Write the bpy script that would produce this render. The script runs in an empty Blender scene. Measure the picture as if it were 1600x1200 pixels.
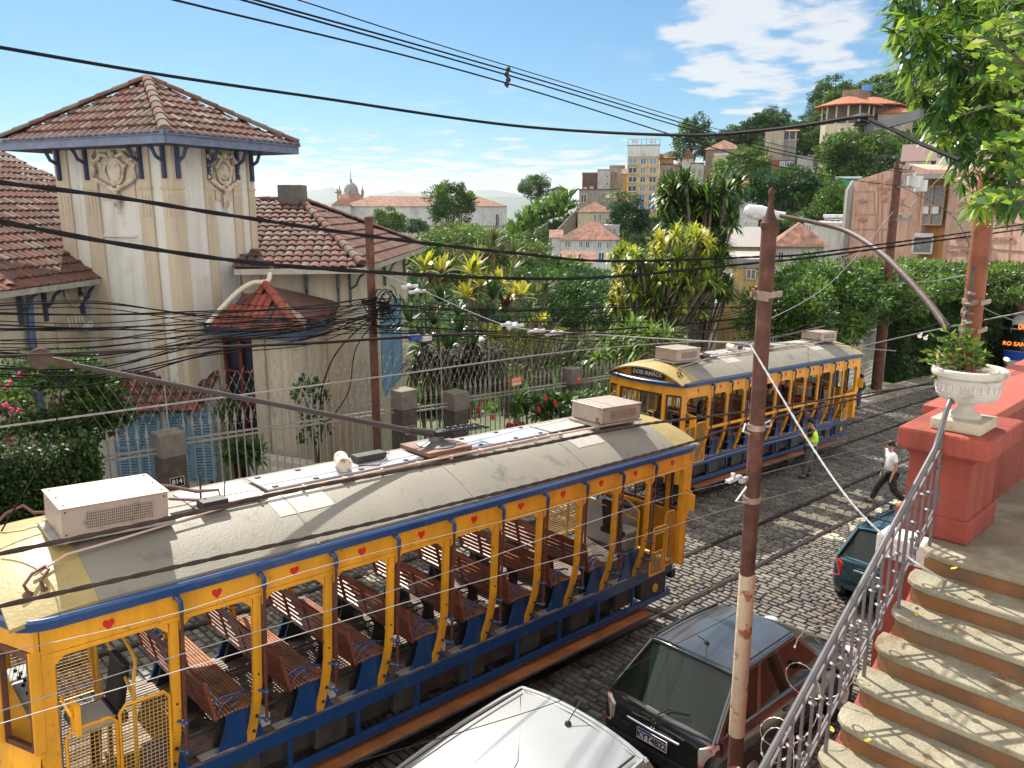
import bpy, math, random
import numpy as np
from mathutils import Vector, Matrix
random.seed(7); RS = np.random.RandomState(11)
scn = bpy.context.scene; col = scn.collection
R = math.radians
# ------------------------------------------------------------------ camera
CAM = Vector((-2.425, -6.801, 6.382)); FPX = 1257.0; PIT = 0.215
FW = Vector((0.6972, 0.71686, 0)); RT = Vector((0.71686, -0.6972, 0))
cam = bpy.data.objects.new('camera', bpy.data.cameras.new('camera')); col.objects.link(cam)
cam.location = CAM; cam.rotation_euler = (math.pi/2-PIT, 0, math.atan2(-0.6972, 0.71686))
cam.data.sensor_width = 36; cam.data.lens = 36*FPX/1600; cam.data.clip_start = 0.05; cam.data.clip_end = 20000
scn.camera = cam
# ------------------------------------------------------------------ light
SUN_AZ = 70.0; SUN_EL = 47.0           # azimuth measured from +X (street direction)
scn.view_settings.view_transform = 'Standard'; scn.view_settings.look = 'None'
scn.view_settings.exposure = 1.15; scn.view_settings.gamma = 1
world = bpy.data.worlds.new('World'); scn.world = world; world.use_nodes = True
wn = world.node_tree; wn.nodes.clear(); NW = wn.nodes.new; LW = wn.links.new
bg = NW('ShaderNodeBackground'); bg.inputs[1].default_value = 0.05; wo = NW('ShaderNodeOutputWorld')
sky = NW('ShaderNodeTexSky'); sky.sky_type = 'NISHITA'; sky.sun_disc = False
sky.sun_elevation = R(SUN_EL); sky.sun_rotation = R(90-SUN_AZ); sky.air_density = 1.0; sky.dust_density = 0.6; sky.ozone_density = 2.0
tc = NW('ShaderNodeTexCoord'); sp = NW('ShaderNodeSeparateXYZ'); LW(tc.outputs['Generated'], sp.inputs[0])
def wm(op, a, b=None, cl=False):
    n = NW('ShaderNodeMath'); n.operation = op; n.use_clamp = cl
    for i, q in enumerate((a, b)):
        if q is None: continue
        if isinstance(q, (int, float)): n.inputs[i].default_value = q
        else: LW(q, n.inputs[i])
    return n.outputs[0]
zc = wm('MAXIMUM', sp.outputs[2], 0.0); den = wm('ADD', zc, 0.09)
cmb = NW('ShaderNodeCombineXYZ'); LW(wm('DIVIDE', sp.outputs[0], den), cmb.inputs[0]); LW(wm('DIVIDE', sp.outputs[1], den), cmb.inputs[1])
def wnoise(sc, det, off=0):
    n = NW('ShaderNodeTexNoise'); n.inputs['Scale'].default_value = sc; n.inputs['Detail'].default_value = det
    mp = NW('ShaderNodeMapping'); mp.inputs['Location'].default_value = (off, off*.7, 0); LW(cmb.outputs[0], mp.inputs[0]); LW(mp.outputs[0], n.inputs['Vector']); return n.outputs[0]
def smooth(v, a, b):
    n = NW('ShaderNodeMapRange'); n.interpolation_type = 'SMOOTHSTEP'; n.inputs[1].default_value = a; n.inputs[2].default_value = b; LW(v, n.inputs[0]); return n.outputs[0]
def dirmask(px, py, c0, c1):
    X = (px-800)/FPX; U = (600-py)/FPX; h = RT*X+FW*(math.cos(PIT)+U*math.sin(PIT)); v = Vector((h.x, h.y, -math.sin(PIT)+U*math.cos(PIT))).normalized()
    d = NW('ShaderNodeVectorMath'); d.operation = 'DOT_PRODUCT'; LW(tc.outputs['Generated'], d.inputs[0]); d.inputs[1].default_value = v
    return smooth(d.outputs['Value'], c0, c1)
n1 = wnoise(0.9, 8, 3.1); n2 = wnoise(2.2, 8, 9.4)
# cloud bank near the horizon, a bank in the upper right, a few wisps
nh = wnoise(3.6, 9, 4.4); hor = smooth(wm('ADD', wm('MULTIPLY', wm('SUBTRACT', 0.072, sp.outputs[2]), 13.0), wm('MULTIPLY', wm('SUBTRACT', nh, 0.5), 3.2)), 0.0, 0.5)
hor2 = wm('MULTIPLY', wm('SUBTRACT', 1.0, smooth(sp.outputs[2], 0.10, 0.22)), smooth(n2, 0.56, 0.74))
hor2 = wm('MULTIPLY', hor2, 0.45)
n3 = wnoise(3.4, 9, 1.7)
ur = wm('MAXIMUM', dirmask(1210, 0, 0.985, 0.9985), wm('MULTIPLY', dirmask(1120, 70, 0.9965, 0.9997), .9))
ur = smooth(wm('ADD', wm('MULTIPLY', ur, 0.34), wm('SUBTRACT', n3, 0.5)), 0.20, 0.36)
cm = wm('MAXIMUM', wm('MAXIMUM', hor, hor2), ur)
cm = wm('MULTIPLY', cm, 0.9)
tint = NW('ShaderNodeVectorMath'); tint.operation = 'MULTIPLY'; LW(sky.outputs[0], tint.inputs[0]); tint.inputs[1].default_value = (0.50, 0.80, 0.98)
mix = NW('ShaderNodeMix'); mix.data_type = 'RGBA'; LW(cm, mix.inputs[0]); LW(tint.outputs[0], mix.inputs[6]); mix.inputs[7].default_value = (7.4, 7.7, 8.1, 1)
# broken bright clouds added behind and above the viewer, unseen, to light the shade
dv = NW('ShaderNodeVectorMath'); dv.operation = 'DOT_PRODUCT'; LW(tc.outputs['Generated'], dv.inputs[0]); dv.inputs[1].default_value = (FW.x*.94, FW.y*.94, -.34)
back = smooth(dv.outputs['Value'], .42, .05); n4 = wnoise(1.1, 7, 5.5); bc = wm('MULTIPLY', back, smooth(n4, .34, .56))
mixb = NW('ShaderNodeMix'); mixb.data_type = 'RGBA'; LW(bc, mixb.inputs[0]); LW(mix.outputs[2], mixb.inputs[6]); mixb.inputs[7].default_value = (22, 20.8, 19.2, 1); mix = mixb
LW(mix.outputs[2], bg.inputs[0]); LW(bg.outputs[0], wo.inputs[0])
sl = bpy.data.lights.new('sun', 'SUN'); sl.energy = 4.3; sl.angle = R(0.55); sl.color = (1.0, 0.93, 0.82)
so = bpy.data.objects.new('sun', sl); col.objects.link(so)
sd = Vector((math.cos(R(SUN_AZ))*math.cos(R(SUN_EL)), math.sin(R(SUN_AZ))*math.cos(R(SUN_EL)), math.sin(R(SUN_EL))))
so.rotation_euler = (-sd).to_track_quat('-Z', 'Y').to_euler(); so.location = (0, 0, 60)

# ------------------------------------------------------------------ helpers
SLOPE = -0.05245
def G(x): return SLOPE*x
def ray(px, py):
    X = (px-800)/FPX; U = (600-py)/FPX
    h = RT*X+FW*(math.cos(PIT)+U*math.sin(PIT)); return Vector((h.x, h.y, -math.sin(PIT)+U*math.cos(PIT)))
def atR(px, py, d): r = ray(px, py); return CAM+r*(d/math.hypot(r.x, r.y))
def onY(px, py, y): r = ray(px, py); return CAM+r*((y-CAM.y)/r.y)
def onZ(px, py, z): r = ray(px, py); return CAM+r*((z-CAM.z)/r.z)
def onG(px, py, h=0): r = ray(px, py); k = (SLOPE*CAM.x+h-CAM.z)/(r.z-SLOPE*r.x); return CAM+r*k

def tag(o, label=None, cat=None, group=None, kind=None):
    if label: o['label'] = label
    if cat: o['category'] = cat
    if group: o['group'] = group
    if kind: o['kind'] = kind
    return o
def thing(name, label, cat, loc=(0, 0, 0), rot=(0, 0, 0), group=None):
    o = bpy.data.objects.new(name, None); o.empty_display_size = .2; col.objects.link(o)
    o.location = loc; o.rotation_euler = rot; tag(o, label, cat, group); return o
def wmat(o):
    m = Matrix.LocRotScale(o.location, o.rotation_euler, o.scale)
    return wmat(o.parent) @ m if o.parent else m
def copy_tree(o, parent=None):
    c = o.copy(); col.objects.link(c)
    if parent: c.parent = parent
    for ch in list(o.children): copy_tree(ch, c)
    return c
class MB:
    """collects shapes; build() links them as one mesh object"""
    def __init__(s, root=None): s.v = []; s.f = []; s.m = []; s.inv = wmat(root).inverted() if root is not None else None; s.off = 0; s.arr = []
    def add(s, vs, fs, mi=0):
        b = len(s.v); s.v += [tuple(p) for p in vs]; s.f += [[b+i for i in f] for f in fs]; s.m += [mi]*len(fs); return s
    def box(s, c, d, mi=0, rz=0, M=None):
        x, y, z = d[0]/2, d[1]/2, d[2]/2; vs = [Vector((a*x, b*y, e*z)) for a in (-1, 1) for b in (-1, 1) for e in (-1, 1)]
        Q = M if M is not None else Matrix.Rotation(rz, 3, 'Z')
        return s.add([Vector(c)+Q@p for p in vs], [(0, 1, 3, 2), (4, 6, 7, 5), (0, 4, 5, 1), (2, 3, 7, 6), (0, 2, 6, 4), (1, 5, 7, 3)], mi)
    def bx(s, x0, x1, y0, y1, z0, z1, mi=0): return s.box(((x0+x1)/2, (y0+y1)/2, (z0+z1)/2), (abs(x1-x0), abs(y1-y0), abs(z1-z0)), mi)
    def beam(s, a, b, w, h, mi=0, up=(0, 0, 1)):
        a = Vector(a); b = Vector(b); t = (b-a); L = t.length
        if L < 1e-6: return s
        t.normalize(); u = Vector(up); sd_ = t.cross(u)
        if sd_.length < 1e-4: sd_ = t.cross(Vector((1, 0, 0)))
        sd_.normalize(); u = sd_.cross(t); M = Matrix((t, sd_, u)).transposed(); return s.box((a+b)/2, (L, w, h), mi, M=M)
    def tube(s, pts, r, n=8, mi=0, cap=True):
        pts = [Vector(p) for p in pts]; k = len(pts); rr = r if isinstance(r, (list, tuple)) else [r]*k
        vs = []; fs = []; prev = None
        for i, p in enumerate(pts):
            t = (pts[min(i+1, k-1)]-pts[max(i-1, 0)])
            if t.length < 1e-9: t = Vector((0, 0, 1))
            t.normalize()
            if prev is None:
                a = Vector((0, 0, 1)) if abs(t.z) < .9 else Vector((1, 0, 0)); u = t.cross(a).normalized()
            else: u = (prev-t*prev.dot(t)).normalized()
            prev = u; w = t.cross(u)
            for j in range(n): q = 2*math.pi*j/n; vs.append(p+(u*math.cos(q)+w*math.sin(q))*rr[i])
        for i in range(k-1):
            for j in range(n): a = i*n+j; b = i*n+(j+1) % n; fs.append((a, b, b+n, a+n))
        if cap: fs.append(tuple(range(n))[::-1]); fs.append(tuple(range((k-1)*n, k*n)))
        return s.add(vs, fs, mi)
    def lathe(s, c, prof, n=20, mi=0, M=None, sx=1, sy=1):
        vs = []; fs = []; c = Vector(c); k = len(prof)
        for r, z in prof:
            for j in range(n):
                p = Vector((r*math.cos(2*math.pi*j/n)*sx, r*math.sin(2*math.pi*j/n)*sy, z)); vs.append(c+(M@p if M else p))
        for i in range(k-1):
            for j in range(n): a = i*n+j; b = i*n+(j+1) % n; fs.append((a, b, b+n, a+n))
        fs.append(tuple(range(n))[::-1]); fs.append(tuple(range((k-1)*n, k*n)))
        return s.add(vs, fs, mi)
    def cyl(s, a, b, r, n=12, mi=0): return s.tube([a, b], r, n, mi)
    def ball(s, c, r, mi=0, n=10, sc=(1, 1, 1)):
        m = n//2; prof = [(max(1e-4, r*math.sin(math.pi*i/m)), -r*math.cos(math.pi*i/m)*sc[2]) for i in range(m+1)]
        return s.lathe(c, prof, n, mi, sx=sc[0], sy=sc[1])
    def prism(s, poly, o, e1, e2, th, mi=0):
        """poly of 2D points in plane (o,e1,e2), extruded by th along e1 x e2"""
        o = Vector(o); e1 = Vector(e1); e2 = Vector(e2); nn = e1.cross(e2).normalized(); n = len(poly)
        vs = [o+e1*a+e2*b for a, b in poly]+[o+e1*a+e2*b+nn*th for a, b in poly]
        return s.add(vs, [tuple(range(n))[::-1], tuple(range(n, 2*n))]+[(i, (i+1) % n, n+(i+1) % n, n+i) for i in range(n)], mi)
    def sheet(s, rows, mi=0, close=False):
        """grid of points (list of rows)"""
        k = len(rows[0]); vs = [p for r in rows for p in r]; fs = []
        for i in range(len(rows)-1):
            for j in range(k-1+(1 if close else 0)): a = i*k+j; b = i*k+(j+1) % k; fs.append((a, b, b+k, a+k))
        return s.add(vs, fs, mi)
    def wallh(s, o, e, W, H, th, holes, mi=0, up=(0, 0, 1)):
        """wall from o along unit e, W x H, with rectangular holes (a0,a1,b0,b1)"""
        xs = sorted({0, W, *[h[0] for h in holes], *[h[1] for h in holes]}); zs = sorted({0, H, *[h[2] for h in holes], *[h[3] for h in holes]})
        e = Vector(e); up = Vector(up)
        for i in range(len(xs)-1):
            for j in range(len(zs)-1):
                ca = (xs[i]+xs[i+1])/2; cb = (zs[j]+zs[j+1])/2
                if any(h[0] < ca < h[1] and h[2] < cb < h[3] for h in holes): continue
                s.prism([(xs[i], zs[j]), (xs[i+1], zs[j]), (xs[i+1], zs[j+1]), (xs[i], zs[j+1])], o, e, up, -th, mi)
        return s
    def build(s, name, mats, parent=None, smooth=False, world=False, bevel=0):
        me = bpy.data.meshes.new(name)
        vs = s.v
        if s.inv is not None: vs = [tuple(s.inv@Vector(p)) for p in vs]
        me.from_pydata(vs, [], s.f); mats = mats if isinstance(mats, (list, tuple)) else [mats]
        for m in mats: me.materials.append(m)
        if len(mats) > 1: me.polygons.foreach_set('material_index', s.m)
        if smooth:
            me.polygons.foreach_set('use_smooth', [True]*len(me.polygons))
            try: me.set_sharp_from_angle(angle=R(38))
            except Exception: pass
        me.update(); o = bpy.data.objects.new(name, me); col.objects.link(o)
        if parent is not None: o.parent = parent
        if bevel:
            b = o.modifiers.new('bevel', 'BEVEL'); b.width = bevel; b.segments = 2; b.limit_method = 'ANGLE'
        return o
def npmesh(name, V, F, mats, mi=None, parent=None, smooth=False):
    """V (n,3), F (m,k) numpy"""
    me = bpy.data.meshes.new(name); n, k = F.shape
    me.vertices.add(len(V)); me.vertices.foreach_set('co', np.asarray(V, np.float32).ravel())
    me.loops.add(n*k); me.loops.foreach_set('vertex_index', F.astype(np.int32).ravel())
    me.polygons.add(n); me.polygons.foreach_set('loop_start', np.arange(n, dtype=np.int32)*k)
    mats = mats if isinstance(mats, (list, tuple)) else [mats]
    for m in mats: me.materials.append(m)
    if mi is not None: me.polygons.foreach_set('material_index', np.asarray(mi, np.int32))
    if smooth: me.polygons.foreach_set('use_smooth', np.ones(n, bool))
    me.update(calc_edges=True); me.validate()
    o = bpy.data.objects.new(name, me); col.objects.link(o)
    if parent is not None: o.parent = parent
    return o
# ------------------------------------------------------------------ materials
MATS = {}
def mat(name, c, rough=.6, metal=0, var=.12, vs=6., bump=0., bs=30., c2=None, c2s=3., c2t=(.5, .62), spec=.5, coat=0, transl=0, emit=None, alpha=None, trans=0, ior=1.45, coords='Object', streak=0):
    if name in MATS: return MATS[name]
    m = bpy.data.materials.new(name); m.use_nodes = True; nt = m.node_tree; N = nt.nodes.new; L = nt.links.new
    p = nt.nodes['Principled BSDF']; out = nt.nodes['Material Output']
    t = N('ShaderNodeTexCoord'); vec = t.outputs[coords] if coords != 'Position' else N('ShaderNodeNewGeometry').outputs['Position']
    no = N('ShaderNodeTexNoise'); no.inputs['Scale'].default_value = vs; no.inputs['Detail'].default_value = 6; L(vec, no.inputs['Vector'])
    mr = N('ShaderNodeMapRange'); mr.inputs[1].default_value = .3; mr.inputs[2].default_value = .7; mr.inputs[3].default_value = 1-var; mr.inputs[4].default_value = 1+var; L(no.outputs[0], mr.inputs[0])
    base = N('ShaderNodeRGB'); base.outputs[0].default_value = (*c, 1); cur = base.outputs[0]
    if c2:
        n2 = N('ShaderNodeTexNoise'); n2.inputs['Scale'].default_value = c2s; n2.inputs['Detail'].default_value = 9; n2.inputs['Roughness'].default_value = .65; L(vec, n2.inputs['Vector'])
        r2 = N('ShaderNodeMapRange'); r2.inputs[1].default_value = c2t[0]; r2.inputs[2].default_value = c2t[1]; L(n2.outputs[0], r2.inputs[0])
        mx = N('ShaderNodeMix'); mx.data_type = 'RGBA'; L(r2.outputs[0], mx.inputs[0]); L(cur, mx.inputs[6]); mx.inputs[7].default_value = (*c2, 1); cur = mx.outputs[2]
    ml = N('ShaderNodeVectorMath'); ml.operation = 'SCALE'; L(cur, ml.inputs[0]); L(mr.outputs[0], ml.inputs['Scale'])
    L(ml.outputs[0], p.inputs['Base Color'])
    p.inputs['Roughness'].default_value = rough; p.inputs['Metallic'].default_value = metal; p.inputs['Specular IOR Level'].default_value = spec
    p.inputs['Coat Weight'].default_value = coat; p.inputs['Coat Roughness'].default_value = .06; p.inputs['IOR'].default_value = ior
    if streak:   # rain streaks and grime running down
        mp = N('ShaderNodeMapping'); mp.inputs['Scale'].default_value = (3.2, 3.2, .28); L(vec, mp.inputs[0]); n3_ = N('ShaderNodeTexNoise'); n3_.inputs['Scale'].default_value = 1.6; n3_.inputs['Detail'].default_value = 8; n3_.inputs['Roughness'].default_value = .6; L(mp.outputs[0], n3_.inputs['Vector'])
        r3 = N('ShaderNodeMapRange'); r3.inputs[1].default_value = .46; r3.inputs[2].default_value = .72; r3.inputs[3].default_value = 1; r3.inputs[4].default_value = 1-streak; L(n3_.outputs[0], r3.inputs[0])
        m3 = N('ShaderNodeVectorMath'); m3.operation = 'SCALE'; L(ml.outputs[0], m3.inputs[0]); L(r3.outputs[0], m3.inputs['Scale']); L(m3.outputs[0], p.inputs['Base Color'])
    if trans: p.inputs['Transmission Weight'].default_value = trans
    if emit: p.inputs['Emission Color'].default_value = (*emit[0], 1); p.inputs['Emission Strength'].default_value = emit[1]
    if bump:
        nb = N('ShaderNodeTexNoise'); nb.inputs['Scale'].default_value = bs; nb.inputs['Detail'].default_value = 5; L(vec, nb.inputs['Vector'])
        b = N('ShaderNodeBump'); b.inputs['Strength'].default_value = bump; b.inputs['Distance'].default_value = .02; L(nb.outputs[0], b.inputs['Height']); L(b.outputs[0], p.inputs['Normal'])
    if transl:
        tr = N('ShaderNodeBsdfTranslucent'); L(ml.outputs[0], tr.inputs[0]); mx2 = N('ShaderNodeMixShader'); mx2.inputs[0].default_value = transl
        L(p.outputs[0], mx2.inputs[1]); L(tr.outputs[0], mx2.inputs[2]); L(mx2.outputs[0], out.inputs[0])
    MATS[name] = m; return m
YEL = mat('tram_yellow', (.74, .335, .018), .42, var=.16, vs=2.2, c2=(.26, .13, .03), c2s=11, c2t=(.60, .70), coat=.15, streak=.25)
YELR = mat('tram_roof_yellow', (.29, .225, .085), .45, var=.12, c2=(.20, .15, .07), c2s=9, c2t=(.60, .70), bump=.2)
BLU = mat('tram_blue', (.010, .048, .155), .35, var=.15, c2=(.05, .06, .09), c2s=6, c2t=(.56, .75), coat=.3)
ROOFG = mat('tram_roof_grey', (.185, .172, .14), .6, var=.10, vs=1.6, c2=(.075, .068, .055), c2s=2.4, c2t=(.56, .74), bump=.25, bs=40)
PATCH = mat('roof_patch', (.34, .33, .29), .45, var=.08)
BRN = mat('dark_wood', (.095, .030, .018), .4, var=.3, vs=10, coat=.3)
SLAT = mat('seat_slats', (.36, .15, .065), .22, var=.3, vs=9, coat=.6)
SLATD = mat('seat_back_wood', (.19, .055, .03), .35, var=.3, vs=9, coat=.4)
FLOORW = mat('tram_floor', (.20, .15, .12), .6, var=.35, vs=8, c2=(.07, .05, .04), c2s=3)
BLK = mat('black_iron', (.018, .018, .02), .5, var=.3)
DARKM = mat('under_frame', (.045, .04, .036), .7, var=.4, bump=.3)
ALU = mat('aluminium', (.60, .60, .60), .35, metal=.8, var=.08)
WHITE = mat('white_paint', (.55, .54, .52), .5, var=.06, c2=(.45, .43, .38), c2s=5, c2t=(.62, .78))
ACW = mat('ac_casing', (.34, .275, .23), .42, metal=.2, var=.08, c2=(.22, .16, .11), c2s=9, c2t=(.56, .70))
RUST = mat('rusty_steel', (.085, .033, .023), .8, var=.4, vs=5, c2=(.14, .058, .032), c2s=9, c2t=(.52, .68), bump=.5, bs=60)
RUSTO = mat('orange_primer_pole', (.25, .085, .042), .75, var=.2, vs=3, streak=.3, c2=(.14, .05, .03), c2s=5, c2t=(.5, .7), bump=.3)
OLDW = mat('flaking_white_paint', (.50, .40, .28), .7, var=.15, c2=(.24, .09, .04), c2s=6, c2t=(.53, .62), bump=.4)
REDP = mat('red_painted_plaster', (.26, .050, .032), .75, streak=.35, var=.14, vs=2.2, bump=.5, bs=22, c2=(.19, .035, .025), c2s=2.6, c2t=(.54, .74))
GALV = mat('grey_metal', (.13, .125, .13), .45, metal=.5, var=.15)
GLASS = mat('window_glass', (.008, .014, .012), .04, var=0, spec=.28)
PANE = mat('clear_pane', (.9, .95, .93), .0, var=0, trans=1, ior=1.02, spec=.3)
CHROME = mat('chrome', (.8, .8, .8), .12, metal=1, var=0)
RUB = mat('rubber', (.02, .02, .02), .8, var=.2)
REDL = mat('red_paint', (.55, .02, .015), .4, var=.05)
CABLE = mat('cable_black', (.010, .010, .011), .8, var=.2, spec=.15)
CABLEB = mat('cable_bronze', (.040, .027, .022), .65, var=.2, spec=.25)
CABLEG = mat('cable_light', (.26, .25, .24), .45, metal=.4, var=.2)
def text_obj(txt, name, m, size, parent, M, ext=.003, align='CENTER', bold=0):
    cu = bpy.data.curves.new('t', 'FONT'); cu.body = txt; cu.size = size; cu.extrude = ext; cu.align_x = align; cu.align_y = 'CENTER'; cu.offset = bold; cu.resolution_u = 3
    o = bpy.data.objects.new('t', cu); col.objects.link(o); bpy.context.view_layer.update()
    me = bpy.data.meshes.new_from_object(o.evaluated_get(bpy.context.evaluated_depsgraph_get())); bpy.data.objects.remove(o)
    me.materials.clear(); me.materials.append(m); me.transform(M); q = bpy.data.objects.new(name, me); col.objects.link(q)
    if parent: q.parent = parent
    return q
def frame(o, x, y):  # 4x4 with local x,y directions
    x = Vector(x).normalized(); y = Vector(y); y = (y-x*x.dot(y)).normalized(); z = x.cross(y); M = Matrix((x, y, z)).transposed().to_4x4(); M.translation = Vector(o); return M
# ------------------------------------------------------------------ setting
STN = [mat('cobble_grey', (.125, .118, .104), .55, var=.35, vs=2.2, c2=(.055, .052, .048), c2s=.55, c2t=(.52, .70), bump=.5, bs=55), mat('cobble_light', (.185, .172, .145), .5, var=.3, vs=2.2, c2=(.09, .085, .075), c2s=.55, c2t=(.52, .70), bump=.5, bs=55),
       mat('cobble_dark', (.07, .068, .063), .5, var=.35, vs=2.2, bump=.5, bs=55), mat('cobble_brown', (.13, .108, .082), .6, var=.3, vs=2.2, bump=.5, bs=55),
       mat('cobble_painted', (.46, .43, .32), .6, var=.15, vs=9, c2=(.2, .19, .16), c2s=14, c2t=(.55, .66))]
JOINT = mat('sandy_joint', (.055, .05, .04), .9, var=.4, vs=3)
RAILM = mat('tram_rail_steel', (.17, .14, .12), .32, metal=.9, var=.25, vs=4)
CONC = mat('worn_concrete', (.26, .24, .20), .8, var=.2, vs=3, bump=.4, bs=30, c2=(.14, .12, .09), c2s=2.5)
RAILY = (.50, 1.74, 3.86, 5.10)
def cobbles():
    V = []; F = []; MI = []; n = 0; x = -9.0; rs = RS
    while x < 54:
        w = rs.uniform(.105, .145); y = -3.35+rs.uniform(-.1, 0)
        while y < 6.3:
            l = rs.uniform(.15, .27); y0 = y+.009; y1 = y+l-.009; y += l
            for r_ in RAILY:      # stones are cut at the rail grooves
                if y0 < r_+.05 and y1 > r_-.075:
                    if (y0+y1)/2 < r_: y1 = min(y1, r_-.075)
                    else: y0 = max(y0, r_+.05)
            if y1-y0 < .05: continue
            j = rs.uniform(-.008, .008, 8); h = rs.uniform(-.006, .008); c = .014
            xc = x+w/2; x0 = x+.009; x1 = x+w-.009; b = -.05
            for (px_, py_, i) in ((x0, y0, 0), (x1, y0, 1), (x1, y1, 2), (x0, y1, 3)): V.append((px_+j[i], py_+j[i+4], G(px_)+b))
            for (px_, py_, i) in ((x0+c, y0+c, 0), (x1-c, y0+c, 1), (x1-c, y1-c, 2), (x0+c, y1-c, 3)): V.append((px_+j[i], py_+j[i+4], G(px_)+h-.002))
            V.append((xc, (y0+y1)/2, G(xc)+h+.005))
            for a, b_ in ((0, 1), (1, 2), (2, 3), (3, 0)): F.append((n+a, n+b_, n+4+b_, n+4+a))
            for a, b_ in ((4, 5), (5, 6), (6, 7), (7, 4)): F.append((n+a, n+b_, n+8, n+8))
            yc = (y0+y1)/2; m = rs.choice(4, p=[.46, .26, .16, .12])
            for sx_ in (14.35, 15.3, 16.25, 17.2, 18.15):
                if abs(xc-sx_-.05*(yc)) < .23 and -2.0 < yc < 1.55 and rs.rand() < .86: m = 4
            MI += [m]*8; n += 9
        x += w
    return V, F, MI
V, F, MI = cobbles()
me = bpy.data.meshes.new('cobbled_street')
F2 = [f if f[2] != f[3] else f[:3] for f in F]
me.from_pydata(V, [], F2)
for m in STN: me.materials.append(m)
me.polygons.foreach_set('material_index', MI); me.update()
o = bpy.data.objects.new('cobbled_street', me); col.objects.link(o); tag(o, kind='structure')
b = MB(); b.add([(-9, -3.4, G(-9)-.03), (120, -3.4, G(120)-.03), (120, 7.4, G(120)-.03), (-9, 7.4, G(-9)-.03)], [(0, 1, 2, 3)]); tag(b.build('road', JOINT), kind='structure')
for k, pair in enumerate((RAILY[:2], RAILY[2:])):
    b = MB()
    for y in pair:
        b.beam((-9, y, G(-9)-.006), (60, y, G(60)-.006), .055, .03); b.beam((-9, y-.05, G(-9)-.012), (60, y-.05, G(60)-.012), .018, .03)
    tag(b.build('tram_rail', RAILM), kind='structure')
b = MB(); b.beam((-9, -3.45, G(-9)+.02), (60, -3.45, G(60)+.02), .14, .22); b.beam((-9, -4.25, G(-9)+.045), (60, -4.25, G(60)+.045), 1.46, .15)
tag(b.build('pavement', CONC, bevel=.01), kind='structure')
b = MB(); b.beam((-9, 6.26, G(-9)+.02), (60, 6.26, G(60)+.02), .14, .22); b.beam((-9, 6.9, G(-9)+.045), (60, 6.9, G(60)+.045), 1.14, .15)
tag(b.build('pavement', CONC, bevel=.01), kind='structure')
# terrain -------------------------------------------------------------
PXS = [-500, -100, 400, 700, 850, 1000, 1150, 1300, 1450, 1700, 2300]
RSS = [12, 25, 40, 80, 150, 220, 300, 420, 900, 9000]
TZ = [[-.6]*11,
      [-2.5, -2.5, -2.5, -3, -3, -2.5, -2, -1.5, -1, -1, -1],
      [-5, -5, -5, -6, -6, -5, -4, -3, -2.5, -2, -2],
      [-12, -12, -12, -12, -10, -8, -6, -3, 0, 0, 0],
      [-22, -22, -22, -16, -8, -3, 2, 12, 16, 18, 18],
      [-28, -28, -28, -14, -2, 8, 17, 27, 34, 38, 38],
      [-34, -34, -34, -14, -2, 9, 18, 34, 42, 46, 46],
      [-40, -40, -40, -36, -20, 0, 12, 24, 36, 40, 40],
      [-60, -60, -60, -60, -50, -40, -30, -20, -10, 0, 0],
      [-60]*11]
def lerp1(xs, ys, x):
    return float(np.interp(x, xs, ys))
def terr(px, Rr):
    rows = [lerp1(PXS, r, px) for r in TZ]; z = lerp1(RSS, rows, Rr)
    p = atR(px, 326, Rr); t = min(1, max(0, (p.y-7.6)/5)); t = t*t*(3-2*t)
    if Rr > 60: t = 1
    return p.x, p.y, G(min(p.x, 70))*(1-t)+z*t-.15*(1-t)+(math.sin(p.x*.11)*math.cos(p.y*.13)*.02*min(Rr, 300) if Rr > 80 else 0)
rows = []
pxs = list(np.linspace(-500, 2200, 90)); rr = [10, 12, 14, 16, 18, 20, 23, 26, 30, 35, 40, 48, 58, 68, 80, 95, 110, 130, 150, 170, 190, 210, 230, 255, 280, 310, 350, 420, 600, 900, 2500, 9000]
for q in rr: rows.append([terr(p, q) for p in pxs])
VEG = mat('hillside_green', (.035, .06, .015), .9, var=.5, vs=.4, c2=(.09, .075, .035), c2s=.25, bump=.5, bs=2)
b = MB(); b.sheet(rows); tag(b.build('hillside', VEG, smooth=True), kind='structure')
# distant mountains
MTN = mat('distant_forest', (.05, .075, .06), .9, var=.2, vs=.001)
def ridge(pts, Rr, depth):
    b = MB(); f = []; t = []; k = []
    for px, py in pts: f.append(tuple(atR(px, 330, Rr-depth)[:2])+(-70,)); t.append(atR(px, py, Rr)); k.append(tuple(atR(px, 330, Rr+depth)[:2])+(-70,))
    b.sheet([f, t, k]); tag(b.build('distant_mountains', MTN, smooth=True), kind='structure')
ridge([(-300, 326), (-100, 300), (0, 308), (180, 300), (330, 312), (400, 312), (440, 306), (470, 300), (500, 296), (516, 292), (535, 299), (560, 306), (600, 302), (625, 298), (650, 302), (664, 297), (690, 305), (720, 302), (745, 297), (770, 296), (800, 301), (830, 308), (900, 315), (1000, 326)], 8200, 1500)
ridge([(380, 330), (400, 320), (520, 316), (600, 311), (700, 313), (780, 307), (850, 309), (900, 318), (960, 330)], 5200, 900)

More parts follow.
